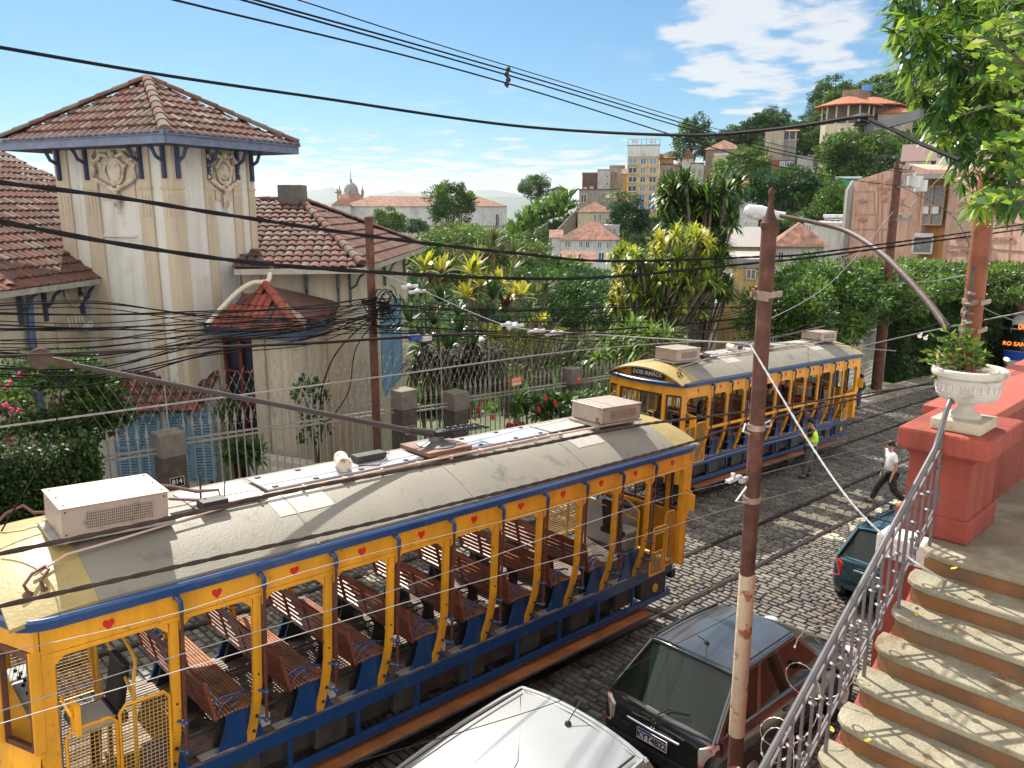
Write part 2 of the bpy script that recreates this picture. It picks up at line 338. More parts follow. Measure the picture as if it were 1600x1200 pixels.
# ------------------------------------------------------------------ staircase, landing, red walls
STEP = mat('stair_tread', (.24, .22, .16), .85, var=.2, vs=4, c2=(.15, .095, .05), c2s=3.2, c2t=(.5, .68), bump=.6, bs=45)
RISE = mat('stair_riser', (.20, .085, .03), .8, var=.25, vs=3, c2=(.12, .085, .05), c2s=2, c2t=(.45, .65), bump=.35, bs=30)
LX = 3.93; DX = .272; DZ = .1655; LZ = 3.784
st = thing('stone_staircase', 'worn concrete staircase with rust brown risers descending beside the iron railing', 'staircase', (LX, -5.9, LZ))
tb = MB(st); rb = MB(st)
def tread_poly(x0, x1, y0, y1):   # bullnose corner on the railing side
    return [(x0, y0), (x0, y1-.22), (x0+.03, y1-.09), (x0+.10, y1-.02), (x0+.2, y1), (x1, y1), (x1, y0)]
for k in range(23):
    z = LZ-DZ*k; x1 = LX+(.02 if k else 0)-DX*k+DX; x0 = LX-DX*k
    if k == 0: continue
    x1 = LX-DX*(k-1)+.02; x0 = LX-DX*k
    tb.prism(tread_poly(x0-.02, x1, -9.2, -4.80), (0, 0, z-.05), (1, 0, 0), (0, 1, 0), .05)
    rb.prism([(x0, -9.2), (x0, -4.96), (x0+.05, -4.86), (x1, -4.84), (x1, -9.2)], (0, 0, z-DZ-.02), (1, 0, 0), (0, 1, 0), DZ-.03)
tb.build('tread', STEP, st, bevel=.012); rb.build('riser', RISE, st, bevel=.006)
ld = thing('terrace_floor', 'shaded brown terrace floor at the head of the stairs behind the red pedestal', 'terrace', (LX, -6, LZ))
b = MB(ld); b.prism(tread_poly(LX-.02, 16, -9.2, -4.80), (0, 0, LZ-.05), (1, 0, 0), (0, 1, 0), .05); b.build('slab', mat('terrace_cement', (.20, .165, .115), .85, var=.25, vs=2, bump=.4, bs=20, c2=(.32, .29, .22), c2s=1.5), ld, bevel=.012)
b = MB(ld); b.bx(LX+.012, 16, -9.2, -4.86, LZ-.17, LZ-.052); b.build('riser', RISE, ld)
# wall under stairs and terrace, facing the street
wl = thing('red_retaining_wall', 'tall red plaster retaining wall under the stairs and terrace along the pavement', 'wall', (4, -4.9, 0))
b = MB(wl)
poly = [(-8, G(-8)), (16, G(16)), (16, LZ-.18), (LX+.02, LZ-.18)]+[(LX-DX*22, LZ-.18-DZ*22), (-8, 0.3)]
b.prism(poly, (0, -4.98, 0), (1, 0, 0), (0, 0, 1), -.14); b.build('wall', REDP, wl, smooth=False)
# pedestal
pd = thing('red_pedestal', 'massive red painted pedestal with moulded cap at the top of the stair railing', 'pedestal', (4.4, -4.85, LZ))
b = MB(pd); b.bx(4.24, 4.95, -5.06, -4.50, LZ+.001, 3.985); b.build('plinth', REDP, pd, bevel=.018)
b = MB(pd); cx, cy = 4.56, -4.80
def sqloft(b, c, prof, mi=0):
    rows = []
    for hx, hy, z in prof: rows.append([(c[0]-hx, c[1]-hy, z), (c[0]+hx, c[1]-hy, z), (c[0]+hx, c[1]+hy, z), (c[0]-hx, c[1]+hy, z)])
    b.sheet(rows, mi, close=True); b.add(rows[-1], [(0, 1, 2, 3)], mi); b.add(rows[0], [(3, 2, 1, 0)], mi)
sqloft(b, (4.575, -4.80), [(.335, .235, 3.985), (.335, .235, 4.44), (.345, .245, 4.46), (.37, .27, 4.49), (.44, .315, 4.525)]); b.build('shaft', REDP, pd, bevel=.012)
b = MB(pd); b.bx(4.06, 4.98, -5.18, -4.52, 4.527, 4.70); b.build('cap', REDP, pd, bevel=.022)
# parapet
pp = thing('red_parapet', 'low red parapet wall with broad sunlit top running on from the pedestal', 'wall', (6, -4.7, LZ))
b = MB(pp); b.bx(4.99, 14, -4.90, -4.45, LZ-.3, 4.60); b.build('wall', REDP, pp)
b = MB(pp)
for i in range(5): b.bx(4.99+i*1.5, 4.99+(i+1)*1.5-.008, -4.95, -4.38, 4.602, 4.69)
b.build('coping', mat('red_coping', (.34, .075, .05), .6, var=.08, vs=3, bump=.3), pp, bevel=.01)
# gate pier with white cap below the railing
gp = thing('gate_pier', 'lower red gate pier with chipped white cap seen through the railing', 'pier', (5.0, -4.35, 0))
q = onZ(1378, 832, 3.35); gx, gy = q.x, q.y
b = MB(gp); b.bx(gx+.05, gx+.47, gy-.42, gy, -.3, 3.1); b.build('pier', REDP, gp, bevel=.01)
b = MB(gp); b.bx(gx, gx+.52, gy-.47, gy+.05, 3.1, 3.33); b.build('cap', mat('chipped_white', (.70, .67, .63), .7, var=.08, bump=.4, c2=(.45, .30, .25), c2s=9, c2t=(.6, .68)), gp, bevel=.02)
# urn -------------------------------------------------------------------
URNM = mat('weathered_white_urn', (.47, .44, .39), .75, var=.1, vs=6, c2=(.25, .18, .13), c2s=4.5, c2t=(.56, .70), bump=.5, bs=26)
ux, uy = 4.36, -4.90
ur_ = thing('planter_urn', 'big weathered white stone urn planter on the red pedestal', 'urn', (ux, uy, 4.70))
b = MB(); b.box((0, 0, .045), (.40, .36, .085)); b.build('base_slab', mat('cream_slab', (.46, .41, .30), .7, var=.1, bump=.3, c2=(.3, .25, .18), c2s=6), ur_, bevel=.006)
b = MB(); b.lathe((0, 0, .088), [(.115, 0), (.118, .012), (.105, .03), (.10, .034), (.075, .05), (.056, .075), (.055, .10), (.075, .125), (.12, .145)], 28); b.build('foot', URNM, ur_, smooth=True)
b = MB(); b.lathe((0, 0, .225), [(.10, 0), (.19, .012), (.215, .04), (.222, .06), (.218, .064), (.224, .07), (.226, .085), (.221, .09), (.224, .15), (.228, .18), (.238, .186), (.262, .20), (.270, .225), (.262, .25), (.245, .258), (.215, .25), (.20, .225), (.19, .17), (.001, .165)], 40)
for k in range(26):
    a = 2*math.pi*k/26; b.box((.226*math.cos(a), .226*math.sin(a), .225+.12), (.014, .02, .05), rz=a)
b.build('bowl', URNM, ur_, smooth=True)
b = MB(); b.lathe((0, 0, .39), [(.19, 0), (.191, .02), (.1, .035), (.001, .03)], 24)
for k in range(14): a = random.uniform(0, 6.3); q = random.uniform(.02, .16); b.ball((q*math.cos(a), q*math.sin(a), .42), random.uniform(.012, .024), 1, 6)
b.build('soil', [mat('soil', (.05, .03, .02), .95, var=.4, bump=.8, bs=60), mat('pebbles', (.4, .25, .18), .7)], ur_)
# ------------------------------------------------------------------ tram
W = 2.2
def arcz(y, z0=3.08, h=.37): return z0+h*(1-abs((y-1.1)/1.2)**2.2)
PLAN = [(0.0, 0.0), (-.17, .42), (-.24, 1.1), (-.17, 1.78), (0.0, 2.2)]
def tram(name, label, number, boards=None, sign=False, midrail=False, rotl=0.0):
    T = thing(name, label, 'tram', (0, 0, 0), (0, 0, 0))
    XA, XB = -1.12, 8.28
    # roof: grey skin, yellow end domes
    def roofskin(x0, x1, m, nm, nx=2, drop=None):
        b = MB(); ys = [-.03+2.26*i/22 for i in range(23)]; rows = []
        for i in range(nx+1):
            x = x0+(x1-x0)*i/nx; rows.append([(x, y, arcz(y)-(drop(x) if drop else 0)*(1-((y-1.1)/1.3)**2*.6)) for y in ys])
        rows2 = [[(p[0], p[1], p[2]-.035) for p in r] for r in rows]
        b.sheet(rows); b.sheet(rows2)
        for k in (0, -1): b.sheet([rows[k], rows2[k]])
        b.sheet([[r[0] for r in rows], [r[0] for r in rows2]]); b.sheet([[r[-1] for r in rows], [r[-1] for r in rows2]])
        return b.build(nm, m, T, smooth=True)
    roofskin(-.62, 7.78, ROOFG, 'roof', 12)
    roofskin(-1.28, -.622, YELR, 'roof_end', 6, lambda x: .10*max(0, (-x-.62)/.66)**2)
    roofskin(7.782, 8.44, YELR, 'roof_end', 6, lambda x: .10*max(0, (x-7.78)/.66)**2)
    for x in (1.45, 3.6, 5.7): b = MB(); b.add([(x+.012*s, -.05+.1*i, arcz(-.05+.1*i)+.006) for i in range(24) for s in (-1, 1)], [(2*i, 2*i+1, 2*i+3, 2*i+2) for i in range(23)]); b.build('roof_seam', mat('seam', (.2, .19, .17), .7), T)
    # blue gutter rim with rounded corners
    def rimpath(o=0.0, z=3.05):
        pts = []
        for cx_, cy_, a0 in ((XA-.02+.18, .14, 180), (XB+.02-.18, .14, 270), (XB+.02-.18, 2.06, 0), (XA-.02+.18, 2.06, 90)):
            for k in range(6):
                a = R(a0+18*k); r_ = .17+o; x = cx_+r_*math.cos(a)*1.35; y = cy_+r_*math.sin(a); pts.append((x, y, z))
        out = []
        for i, p in enumerate(pts):
            out.append(p); q = pts[(i+1) % len(pts)]
            if abs(q[1]-p[1]) > 1.5:   # bow the ends
                s = -1 if p[0] < 3 else 1
                for t in (.17, .33, .5, .67, .83): out.append((p[0]+(q[0]-p[0])*t+s*.20*math.sin(math.pi*t), p[1]+(q[1]-p[1])*t, z))
        out.append(out[0]); return out
    b = MB(); P = rimpath()
    b.sheet([[(p[0], p[1], p[2]+dz) for p in rimpath(o)] for o, dz in ((0, -.05), (.055, -.045), (.065, .03), (.045, .05), (-.02, .045), (-.02, -.05))]); b.build('gutter_rim', BLU, T, smooth=True)
    # fascias
    for side in (0, 1):
        y = .0 if side == 0 else W; s = 1 if side == 0 else -1
        b = MB(); b.bx(XA+.05, XB-.05, y, y+.045*s, 2.76, 3.005); b.bx(XA+.1, XB-.1, y-.006*s, y+.03*s, 2.715, 2.758)
        for i in range(-1, 10):
            x0 = i*.8+.05 if i >= 0 else XA+.12; x1 = (i+1)*.8-.05 if i < 9 else XB-.12
            for xx, d in ((x0, 1), (x1, -1)): b.prism([(0, 0), (.11*d, 0), (0, -.10)] if d > 0 else [(0, 0), (0, -.10), (-.11, 0)], (xx, y+.004, 2.714), (1, 0, 0), (0, 0, 1), -.03*s)
        f = b.build('fascia', YEL, T, bevel=.006)
        if side == 0:
            for i in range(-1, 10):
                x = i*.8+.40 if i >= 0 else -.55
                if i == 9: x = 7.75
                h = [(.0, -.052), (.045, -.002), (.048, .022), (.036, .04), (.018, .042), (0, .026), (-.018, .042), (-.036, .04), (-.048, .022), (-.045, -.002)]
                hb = MB(); hb.prism(h, (x, -.001, 2.875), (1, 0, 0), (0, 0, 1), .006); hb.build('heart_emblem', REDL, f)
    # posts, grab rods, side panels
    prof = [(.012, 2.76), (.012, 1.80), (.03, 1.62), (.075, 1.42), (.13, 1.25), (.19, 1.08)]
    for i in range(10):
        for side in (0, 1):
            s = 1 if side == 0 else -1; y0 = 0 if side == 0 else W; x = i*.8
            b = MB()
            for (a, za), (c, zc_) in zip(prof[:-1], prof[1:]): b.prism([(a, za), (a+.05, za), (c+.05, zc_), (c, zc_)][::s], (x-.04, y0, 0), (0, s, 0), (0, 0, 1), .08 if s > 0 else .08)
            # orientation fix for far side
            if side == 0: b.ball((x, .055, 1.42), .02, 1, 6); b.ball((x, .125, 1.22), .02, 1, 6); b.ball((x, .005, 1.9), .012, 1, 6)
            p = b.build('post', [YEL, BLK], T, bevel=.005)
            b = MB(); b.bx(x+.042, x+.085, y0+.012*s, y0+.055*s, 1.75, 2.75); b.build('timber_strip', BRN, p)
            if side == 0:
                if True:
                    b = MB(); b.tube([(x+.01, .02, 2.96), (x+.01, -.055, 2.965), (x+.03, -.075, 2.92), (x+.045, -.06, 2.84), (x+.05, -.055, 1.42)], .016, 8)
                    b.ball((x+.01, -.035, 2.965), .032, 1, 10); b.tube([(x+.01, -.05, 2.97), (x+.03, -.078, 2.93), (x+.045, -.06, 2.82)], .024, 8, 1)
                    for zz in (1.72, 1.42): b.ball((x+.05, -.055, zz), .032, 1, 8); b.cyl((x+.05, -.05, zz), (x, .02, zz), .013, 8, 1)
                    b.build('grab_rod', [BRN, BLU], T, smooth=True)
            if 1 <= i <= 8 or side == 0:
                w0, w1 = (.30, .17)
                pl = [(-w0, 1.08), (-w0+.05, 1.12), (-w1-.03, 1.25), (-w1, 1.38), (-w1-.01, 1.50), (w1-.02, 1.50), (w1-.03, 1.38), (w1+.01, 1.25), (w0-.08, 1.12), (w0-.03, 1.08)]
                yy = y0+.20*s; b = MB(); b.prism(pl, (x-.08, yy, 0), (1, 0, 0), (0, 0, 1), -.03*s); b.build('side_panel', BLU, T)
    # corner pillars
    for x in (XA+.08, XB-.08):
        for y0, s in ((0, 1), (W, -1)):
            b = MB(); b.bx(x-.075, x+.075, y0+.005*s, y0+.10*s, 1.08, 2.76); b.build('corner_pillar', YEL, T, bevel=.012)
    # ends
    for e, (X0, s) in enumerate(((XA, 1), (XB, -1))):
        pl = [(X0+s*a*(1.0 if e == 0 else .35), y) for a, y in PLAN]
        b = MB()
        for (x0, y0), (x1, y1) in zip(pl[:-1], pl[1:]):
            prev = None; rows = []
            for k in range(6):
                t = k/5; z = (.62 if e == 0 else 1.06)+(1.25 if e == 0 else .81)*t; bulge = (.10 if e == 0 else 0)*math.sin(math.pi*min(1, t*1.15))*s*-1
                rows.append([(x0+bulge, y0, z), (x1+bulge, y1, z)])
            b.sheet(rows); b.sheet([[(p[0]+.03*s, p[1], p[2]) for p in r] for r in rows])
        b.prism([(p[0], p[1]) for p in pl]+[(X0+.04*s, 2.2), (X0+.04*s, 0)], (0, 0, 1.86), (1, 0, 0), (0, 1, 0), .05)
        b.prism([(p[0], p[1]) for p in pl]+[(X0+.04*s, 2.2), (X0+.04*s, 0)], (0, 0, 2.80), (1, 0, 0), (0, 1, 0), .20)
        ap = b.build('end_panel', YEL, T, smooth=True)
        for k, (x, y) in enumerate(pl):
            if k in (1, 3) or k in (0, 4):
                b = MB(); b.bx(x-.04, x+.05, y-.045 if k else y, y+.045 if k < 4 else y, 1.9, 2.8); b.build('window_pillar', YEL, T, bevel=.006)
        for (x0, y0), (x1, y1) in ((pl[0], pl[1]), (pl[1], pl[3]), (pl[3], pl[4])):
            a = Vector((x0, y0, 0)); c = Vector((x1, y1, 0)); d = (c-a).normalized(); a2 = a+d*.055; c2 = c-d*.055
            b = MB()
            for z in (1.93, 2.77): b.beam((a2.x, a2.y, z), (c2.x, c2.y, z), .04, .05)
            for q in (a2, c2): b.beam((q.x, q.y, 1.92), (q.x, q.y, 2.78), .045, .045)
            if (y1-y0) > 1: m_ = (a2+c2)/2; b.beam((m_.x, m_.y, 1.92), (m_.x, m_.y, 2.78), .03, .03)
            wf = b.build('windscreen_frame', BRN, T)
            b = MB(); nrm = Vector((0, 0, 1)).cross(d)*.003
            b.add([(a2+nrm)+Vector((0, 0, 1.94)), (c2+nrm)+Vector((0, 0, 1.94)), (c2+nrm)+Vector((0, 0, 2.76)), (a2+nrm)+Vector((0, 0, 2.76))], [(0, 1, 2, 3)]); b.build('glass', PANE, wf)
        # headlamp, bumper
        b = MB(); xx = X0-s*.36; b.cyl((X0-s*.2, 1.1, 1.35), (xx, 1.1, 1.35), .13, 20); b.build('headlamp', YEL, T, smooth=True)
        b = MB(); b.beam((X0-s*.28, .35, .70), (X0-s*.28, 1.85, .70), .12, .16); b.cyl((X0, 1.1, .6), (X0-s*.45, 1.1, .6), .05); b.build('bumper', BLK, T, bevel=.01)
        b = MB(); b.tube([(X0-s*.3, .6, 1.0), (X0-s*.36, .8, .9), (X0-s*.38, 1.1, .86), (X0-s*.36, 1.4, .9), (X0-s*.3, 1.6, 1.0)], .03); b.build('fender', YEL, T)
        # tympanum under the roof end
        b = MB(); xx = X0+.10*s; pts = [(y, arcz(y)-.05) for y in [.02+2.16*i/14 for i in range(15)]]
        b.prism([(0.02, 3.06)]+pts+[(2.18, 3.06)], (xx, 0, 0), (0, 1, 0), (0, 0, 1), .03*s); ty = b.build('tympanum', YEL, T)
        if e == 0 and sign:
            b = MB(); b.bx(xx-.09, xx-.05, .62, 1.58, 3.08, 3.30); sb = b.build('destination_board', BLK, T, bevel=.004)
            b = MB(); b.tube([(xx-.08, .55, 3.06), (xx-.08, .55, 3.33), (xx-.08, 1.65, 3.33), (xx-.08, 1.65, 3.06)], .012); b.build('board_frame', YEL, T)
            text_obj('DOIS IRMÃOS', 'lettering', WHITE, .14, sb, frame((xx-.094, 1.10, 3.18), (0, -1, 0), (0, 0, 1)), bold=.003)
            for y in (.36, 1.86): b = MB(); b.cyl((xx-.005, y, 3.2), (xx-.03, y, 3.2), .045, 14); b.build('marker_lamp', REDL, T)
    n_ = text_obj(number, 'fleet_number', mat('number_blue', (.02, .03, .12), .5), .26, T, frame((XA-.115, .22, 1.50), (.35, -1, 0), (0, 0, 1)), ext=.02)
    # mirrors
    for x, s in ((XA+.18, 1), (XB-.1, -1)):
        b = MB(); b.tube([(x, 0, 2.35), (x-.02, -.12, 2.36), (x+.02*s, -.16, 2.25), (x+.04*s, -.14, 2.2)], .014); b.box((x+.06*s, -.13, 2.2), (.04, .17, .26)); b.build('mirror', YEL, T, bevel=.018)
    # floor, sill, frames
    b = MB(); b.bx(XA+.1, XB-.1, .18, 2.02, 1.04, 1.065)
    k = .2
    while k < 2.0: b.bx(XA+.12, XB-.12, k, k+.035, 1.066, 1.076); k += .055
    b.build('floor', FLOORW, T)
    for y0, s in ((0, 1), (W, -1)):
        b = MB(); b.bx(XA+.05, XB-.05, y0+.17*s, y0+.225*s, .90, 1.062); b.bx(XA+.1, XB-.1, y0+.14*s, y0+.19*s, .50, .60)
        for i in range(0, 11): b.bx(-.5+i*.85, -.46+i*.85, y0+.15*s, y0+.2*s, .60, .90)
        b.build('sill_beam', BLU, T, bevel=.006)
        b = MB(); b.bx(-.3, 7.5, y0+.0*s, y0+.24*s, .40, .435); b.build('running_board', mat('board_wood', (.30, .105, .035), .6, var=.3, vs=4), T, bevel=.004)
        b = MB(); b.bx(-.3, 7.5, y0-.02*s, y0-.004*s, .405, .43); b.build('board_edge', GALV, T)
    for i in range(9): b = MB(); b.bx(i*.8+.28, i*.8+.62, .195, .30, 1.078, 1.086); b.build('step_plate', mat('tread_plate', (.62, .62, .6), .35, metal=.6, var=.25, vs=90), T)
    b = MB(); b.bx(XA+.2, XB-.2, .30, 1.9, .62, .98); b.bx(.2, 2.3, .45, 1.75, .30, .62); b.bx(4.9, 7.0, .45, 1.75, .30, .62)
    for i in range(7): b.bx(.5+i*1.05, .9+i*1.05, .20, .30, .62, .88)
    b.bx(XB-.9, XB-.25, .155, .3, .62, .92)
    b.build('underframe', DARKM, T, bevel=.01)
    for xw in (.6, 1.9, 5.3, 6.6):
        for y in (.50, 1.70): b = MB(); b.cyl((xw, y-.05, .32), (xw, y+.05, .32), .32, 22); b.build('wheel', DARKM, T, smooth=True)
    b = MB(); b.cyl((XB-.55, .15, .75), (XB-.55, .13, .75), .07, 14); b.build('reflector', mat('amber_disc', (.55, .33, .08), .4), T)
    # benches
    for i in range(1, 9):
        x = i*.8; b = MB()
        for k in range(12): xx = x-.37+.038*k; b.bx(xx, xx+.025, .16, 2.04, 1.50-.02*abs(k-5)/5, 1.518-.02*abs(k-5)/5)
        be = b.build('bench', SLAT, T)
        b = MB(); a = Vector((x-.385, 0, 1.50)); c = Vector((x-.49, 0, 1.92)); dr = (c-a).normalized()
        for t in (.02, .97): p = a+(c-a)*t; b.beam((p.x, .14, p.z), (p.x, 2.06, p.z), .03, .055, up=dr)
        for y in (.155, .62, 1.10, 1.58, 2.045): b.beam((a.x, y, a.z), (c.x, y, c.z), .05 if y in (.155, 2.045) else .035, .03)
        for t in (.2, .36, .52, .68, .84): p = a+(c-a)*t; b.beam((p.x, .16, p.z), (p.x, 2.04, p.z), .014, .045, up=dr)
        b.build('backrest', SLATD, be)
        for y in (.17, 2.03):
            b = MB(); b.tube([(x-.42, y, 1.66), (x-.30, y, 1.70), (x-.12, y, 1.68), (x-.02, y, 1.64)], .013, 6)
            b.tube([(x-.36, y, 1.52), (x-.30, y, 1.62), (x-.20, y, 1.66), (x-.12, y, 1.60), (x-.22, y, 1.56), (x-.2, y, 1.52)], .011, 6); b.build('armrest', BLU, be)
        for y in (.35, 1.1, 1.85): b = MB(); b.prism([(-.36, 1.49), (-.04, 1.49), (-.14, 1.3), (-.10, 1.07), (-.34, 1.07), (-.27, 1.3)], (x, y, 0), (1, 0, 0), (0, 0, 1), .04); b.build('bench_bracket', BLK, be)
    b = MB(); b.cyl((.2, .6, 1.13), (7.2, .6, 1.13), .02); b.cyl((.2, 1.5, 1.13), (7.2, 1.5, 1.13), .02)
    b.build('floor_conduit', GALV, T)
    for i in (1, 2, 4): b = MB(); b.box((i*.8+.22, .45, 1.15), (.12, .26, .14)); b.build('junction_box', mat('box_white', (.5, .5, .48), .5), T, bevel=.006)
    # cab fittings both ends
    def mesh_gate(x0, x1, y, z0=1.08, z1=2.0, win=False):
        b = MB(); zt = z1-.06
        b.tube([(x0, y, z0), (x0, y, zt), (x0+.05, y, z1), (x1-.05, y, z1), (x1, y, zt), (x1, y, z0), (x0, y, z0)], .016, 8)
        if win: b.tube([(x0+.08, y, 1.45), (x0+.08, y, 1.75), (x1-.06, y, 1.75), (x1-.06, y, 1.45), (x0+.08, y, 1.45)], .010, 6)
        g = b.build('gate', YEL, T, smooth=True); b = MB()
        n = int((x1-x0)/.035)
        for k in range(1, n):
            xx = x0+(x1-x0)*k/n
            if win and x0+.08 < xx < x1-.06: b.beam((xx, y, z0), (xx, y, 1.45), .005, .005); b.beam((xx, y, 1.75), (xx, y, z1), .005, .005)
            else: b.beam((xx, y, z0), (xx, y, z1-.01), .005, .005)
        z = z0+.04
        while z < z1:
            if win and 1.45 < z < 1.75: b.beam((x0, y, z), (x0+.08, y, z), .005, .005)
            else: b.beam((x0, y, z), (x1, y, z), .005, .005)
            z += .038
        b.build('wire_mesh', mat('mesh_yellow', (.62, .36, .08), .5), g)
    mesh_gate(-.92, -.52, .03); mesh_gate(-.49, -.06, .03, 1.08, 2.06); mesh_gate(-.95, -.05, 2.16, 1.08, 2.6)
    mesh_gate(7.38, 7.78, .03, 1.08, 1.86, True); mesh_gate(7.84, 8.12, .12, 1.08, 2.0); mesh_gate(7.3, 8.1, 2.16, 1.08, 2.6)
    for xs, s in ((-.62, 1), (7.80, -1)):
        c = MB(); c.box((xs-.28*s, 1.35, 1.45), (.34, .9, .75)); cn = c.build('control_desk', mat('desk_grey', (.36, .38, .38), .45, var=.1), T, bevel=.03)
        c = MB()
        for k in range(9): c.cyl((xs-.36*s+.03*(k % 2), 1.0+k*.085, 1.82), (xs-.36*s+.03*(k % 2), 1.0+k*.085, 1.85), .016, 8)
        c.box((xs-.2*s, .98, 1.86), (.14, .2, .05)); c.tube([(xs-.15*s, 1.6, 1.82), (xs-.15*s, 1.6, 1.95), (xs-.05*s, 1.66, 1.98)], .014)
        c.build('controls', BLK, cn, smooth=True)
        sx = xs+.14*s
        c = MB(); c.box((sx, .86, 1.56), (.40, .42, .07)); c.build('driver_seat', mat('seat_vinyl', (.5, .48, .43) if s > 0 else (.03, .03, .035), .45, var=.08), T, bevel=.025)
        c = MB(); c.box((sx+.24*s, .86, 1.85), (.07, .38, .48), M=Matrix.Rotation(.15*s, 3, 'Y')); c.box((sx+.2*s, .86, 1.56), (.12, .44, .09)); c.cyl((sx, .86, 1.07), (sx, .86, 1.53), .035)
        c.build('seat_frame', BLK, T, bevel=.02)
        c = MB(); c.tube([(xs+.36*s, .35, 1.07), (xs+.36*s, .35, 2.05), (xs+.44*s, .5, 2.2), (xs+.46*s, .9, 2.3), (xs+.46*s, .95, 3.0)], .018); c.tube([(xs+.46*s, 1.75, 1.07), (xs+.46*s, 1.75, 3.0)], .018)
        c.tube([(xs+.36*s, .35, 1.9), (xs+.42*s, .9, 2.0), (xs+.5*s, 1.75, 2.0)], .016); c.cyl((xs+.36*s, .35, 1.07), (xs+.36*s, .35, 1.10), .045); c.build('handrail', mat('rail_yellow', (.75, .43, .06), .3, var=.05, coat=.5), T, smooth=True)
    # roof equipment
    def ac(cx_, cy_, rz, l, w, h, z0, nm='air_conditioner'):
        M = Matrix.Rotation(rz, 3, 'Z'); P = lambda x, y, z: Vector((cx_, cy_, z0))+M@Vector((x, y, z))
        b = MB(); b.box(P(0, 0, h/2), (l, w, h), M=M); b.box(P(0, 0, h+.006), (l+.03, w+.03, .012), M=M); a = b.build(nm, ACW, T, bevel=.006)
        b = MB(); b.box(P(.03, -w/2-.002, h*.5), (l*.62, .006, h*.55), M=M); gr = b.build('grille', mat('grille_dark', (.10, .065, .045), .7), a)
        b = MB()
        for k in range(34): b.box(P(.03-l*.31+l*.62*k/33, -w/2-.008, h*.5), (.006, .004, h*.55), M=M)
        for k in range(7): b.box(P(.03, -w/2-.0085, h*(.225+.55*k/6)), (l*.62, .004, .006), M=M)
        b.build('grille_wires', ACW, gr)
        b = MB()
        for x_ in (-.46, .46):
            for z_ in (.12, .88): b.ball(P(l*x_, -w/2-.003, h*z_), .009, 0, 6)
            for y_ in (-.4, 0, .4): b.ball(P(l*x_, w*y_, h+.013), .010, 0, 6)
        b.build('screw', BLK, a)
        b = MB(); b.box(P(0, 0, -.03), (l*1.15, w*.95, .035), M=M); b.box(P(-l*.45, -w*.3, -.07), (.05, .05, .09), M=M); b.box(P(l*.45, -w*.3, -.07), (.05, .05, .09), M=M); b.box(P(-l*.45, w*.3, -.07), (.05, .05, .09), M=M); b.box(P(l*.45, w*.3, -.07), (.05, .05, .09), M=M)
        b.build('tray', mat('tray_grey', (.28, .26, .23), .6, var=.2), a)
    ac(-.25, .86, -.06, .90, .66, .27, 3.50)
    ac(7.10, .86, -.08, .86, .66, .24, 3.53)
    for x0, x1 in ((1.35, 3.45), (4.25, 5.75)): b = MB(); b.bx(x0, x1, .80, 1.28, 3.47, 3.49); b.bx(x0+.03, x1-.03, .83, 1.25, 3.44, 3.472); b.build('roof_board', mat('roof_board_white', (.36, .375, .40), .35, var=.04, coat=.3), T, bevel=.003)
    b = MB()
    for x in (1.45, 1.95, 2.55, 3.2, 4.45, 5.1, 5.6):
        for y in (.84, 1.24): b.bx(x-.03, x+.03, y-.02, y+.02, 3.49, 3.502)
    b.build('board_clip', BLK, T)
    for x0, x1, y0, y1, zz in ((.55, 1.3, .72, 1.35, 3.445), (5.85, 6.6, .85, 1.3, 3.46)): b = MB(); b.bx(x0, x1, y0, y1, zz, zz+.015); b.build('roof_patch', PATCH, T)
    for x0, x1 in ((1.25, 1.9), (5.9, 6.5)):   # stuck-on pale sheet following the arch
        b = MB(); b.sheet([[(x, y, arcz(y)+.005) for y in (.36, .44, .52, .60, .68, .76)] for x in (x0, x1)]); b.build('roof_patch', PATCH, T)
    b = MB(); b.tube([(.75, .70, 3.475), (3.4, .70, 3.475), (5.7, .70, 3.475), (6.6, .66, 3.47), (6.75, .62, 3.55)], .017, 8)
    for k in range(10): b.box((1.2+.52*k, .70, 3.465), (.03, .07, .05))
    b.tube([(-1.0, .35, 3.32), (-.9, .38, 3.35), (-.72, .45, 3.40), (-.2, .5, 3.42), (.75, .6, 3.47)], .011, 6)
    b.build('conduit', mat('conduit_pink', (.50, .36, .30), .5, var=.1), T, smooth=True)
    b = MB()
    for dx in (0, .12): b.tube([(-1.08+dx, .22, 3.24), (-1.10+dx, .24, 3.30), (-1.02+dx, .30, 3.36), (-.90, .38, 3.37)], .014, 6); b.lathe((-1.08+dx, .22, 3.20), [(.05, 0), (.04, .03), (.015, .05)], 10)
    b.build('cable_gland', mat('gland_brown', (.10, .035, .02), .6), T)
    b = MB(); b.box((.70, .72, 3.50), (.26, .16, .08)); b.tube([(.86, .80, 3.5), (.9, .85, 3.75)], .006, 6); b.tube([(.70, 1.0, 3.45), (.70, 1.0, 3.72), (.70, .93, 3.76)], .010, 6); b.build('antenna', BLK, T)
    PCM = mat('maroon_cable', (.13, .05, .05), .5, var=.2)
    for k in range(3): b = MB(); b.tube([(.22, .95+.04*k, 3.70), (.40, .96+.03*k, 3.66), (.62, .90+.03*k, 3.58), (.82, .84, 3.58), (.80, .76, 3.52), (.6, .76+.02*k, 3.53), (.3, .8, 3.6)], .013, 6); b.build('power_cable', PCM, T, smooth=True)
    b = MB(); b.tube([(6.75, .62, 3.55), (6.66, .60, 3.52), (6.6, .64, 3.58), (6.72, .7, 3.64)], .010, 6); b.build('power_cable', PCM, T, smooth=True)
    b = MB(); b.tube([(-1.05, 1.5, 3.42), (-.95, 1.4, 3.56), (-.82, 1.35, 3.62), (-.75, 1.3, 3.55), (-.5, 1.1, 3.56)], .014, 6); b.build('power_cable', PCM, T, smooth=True)
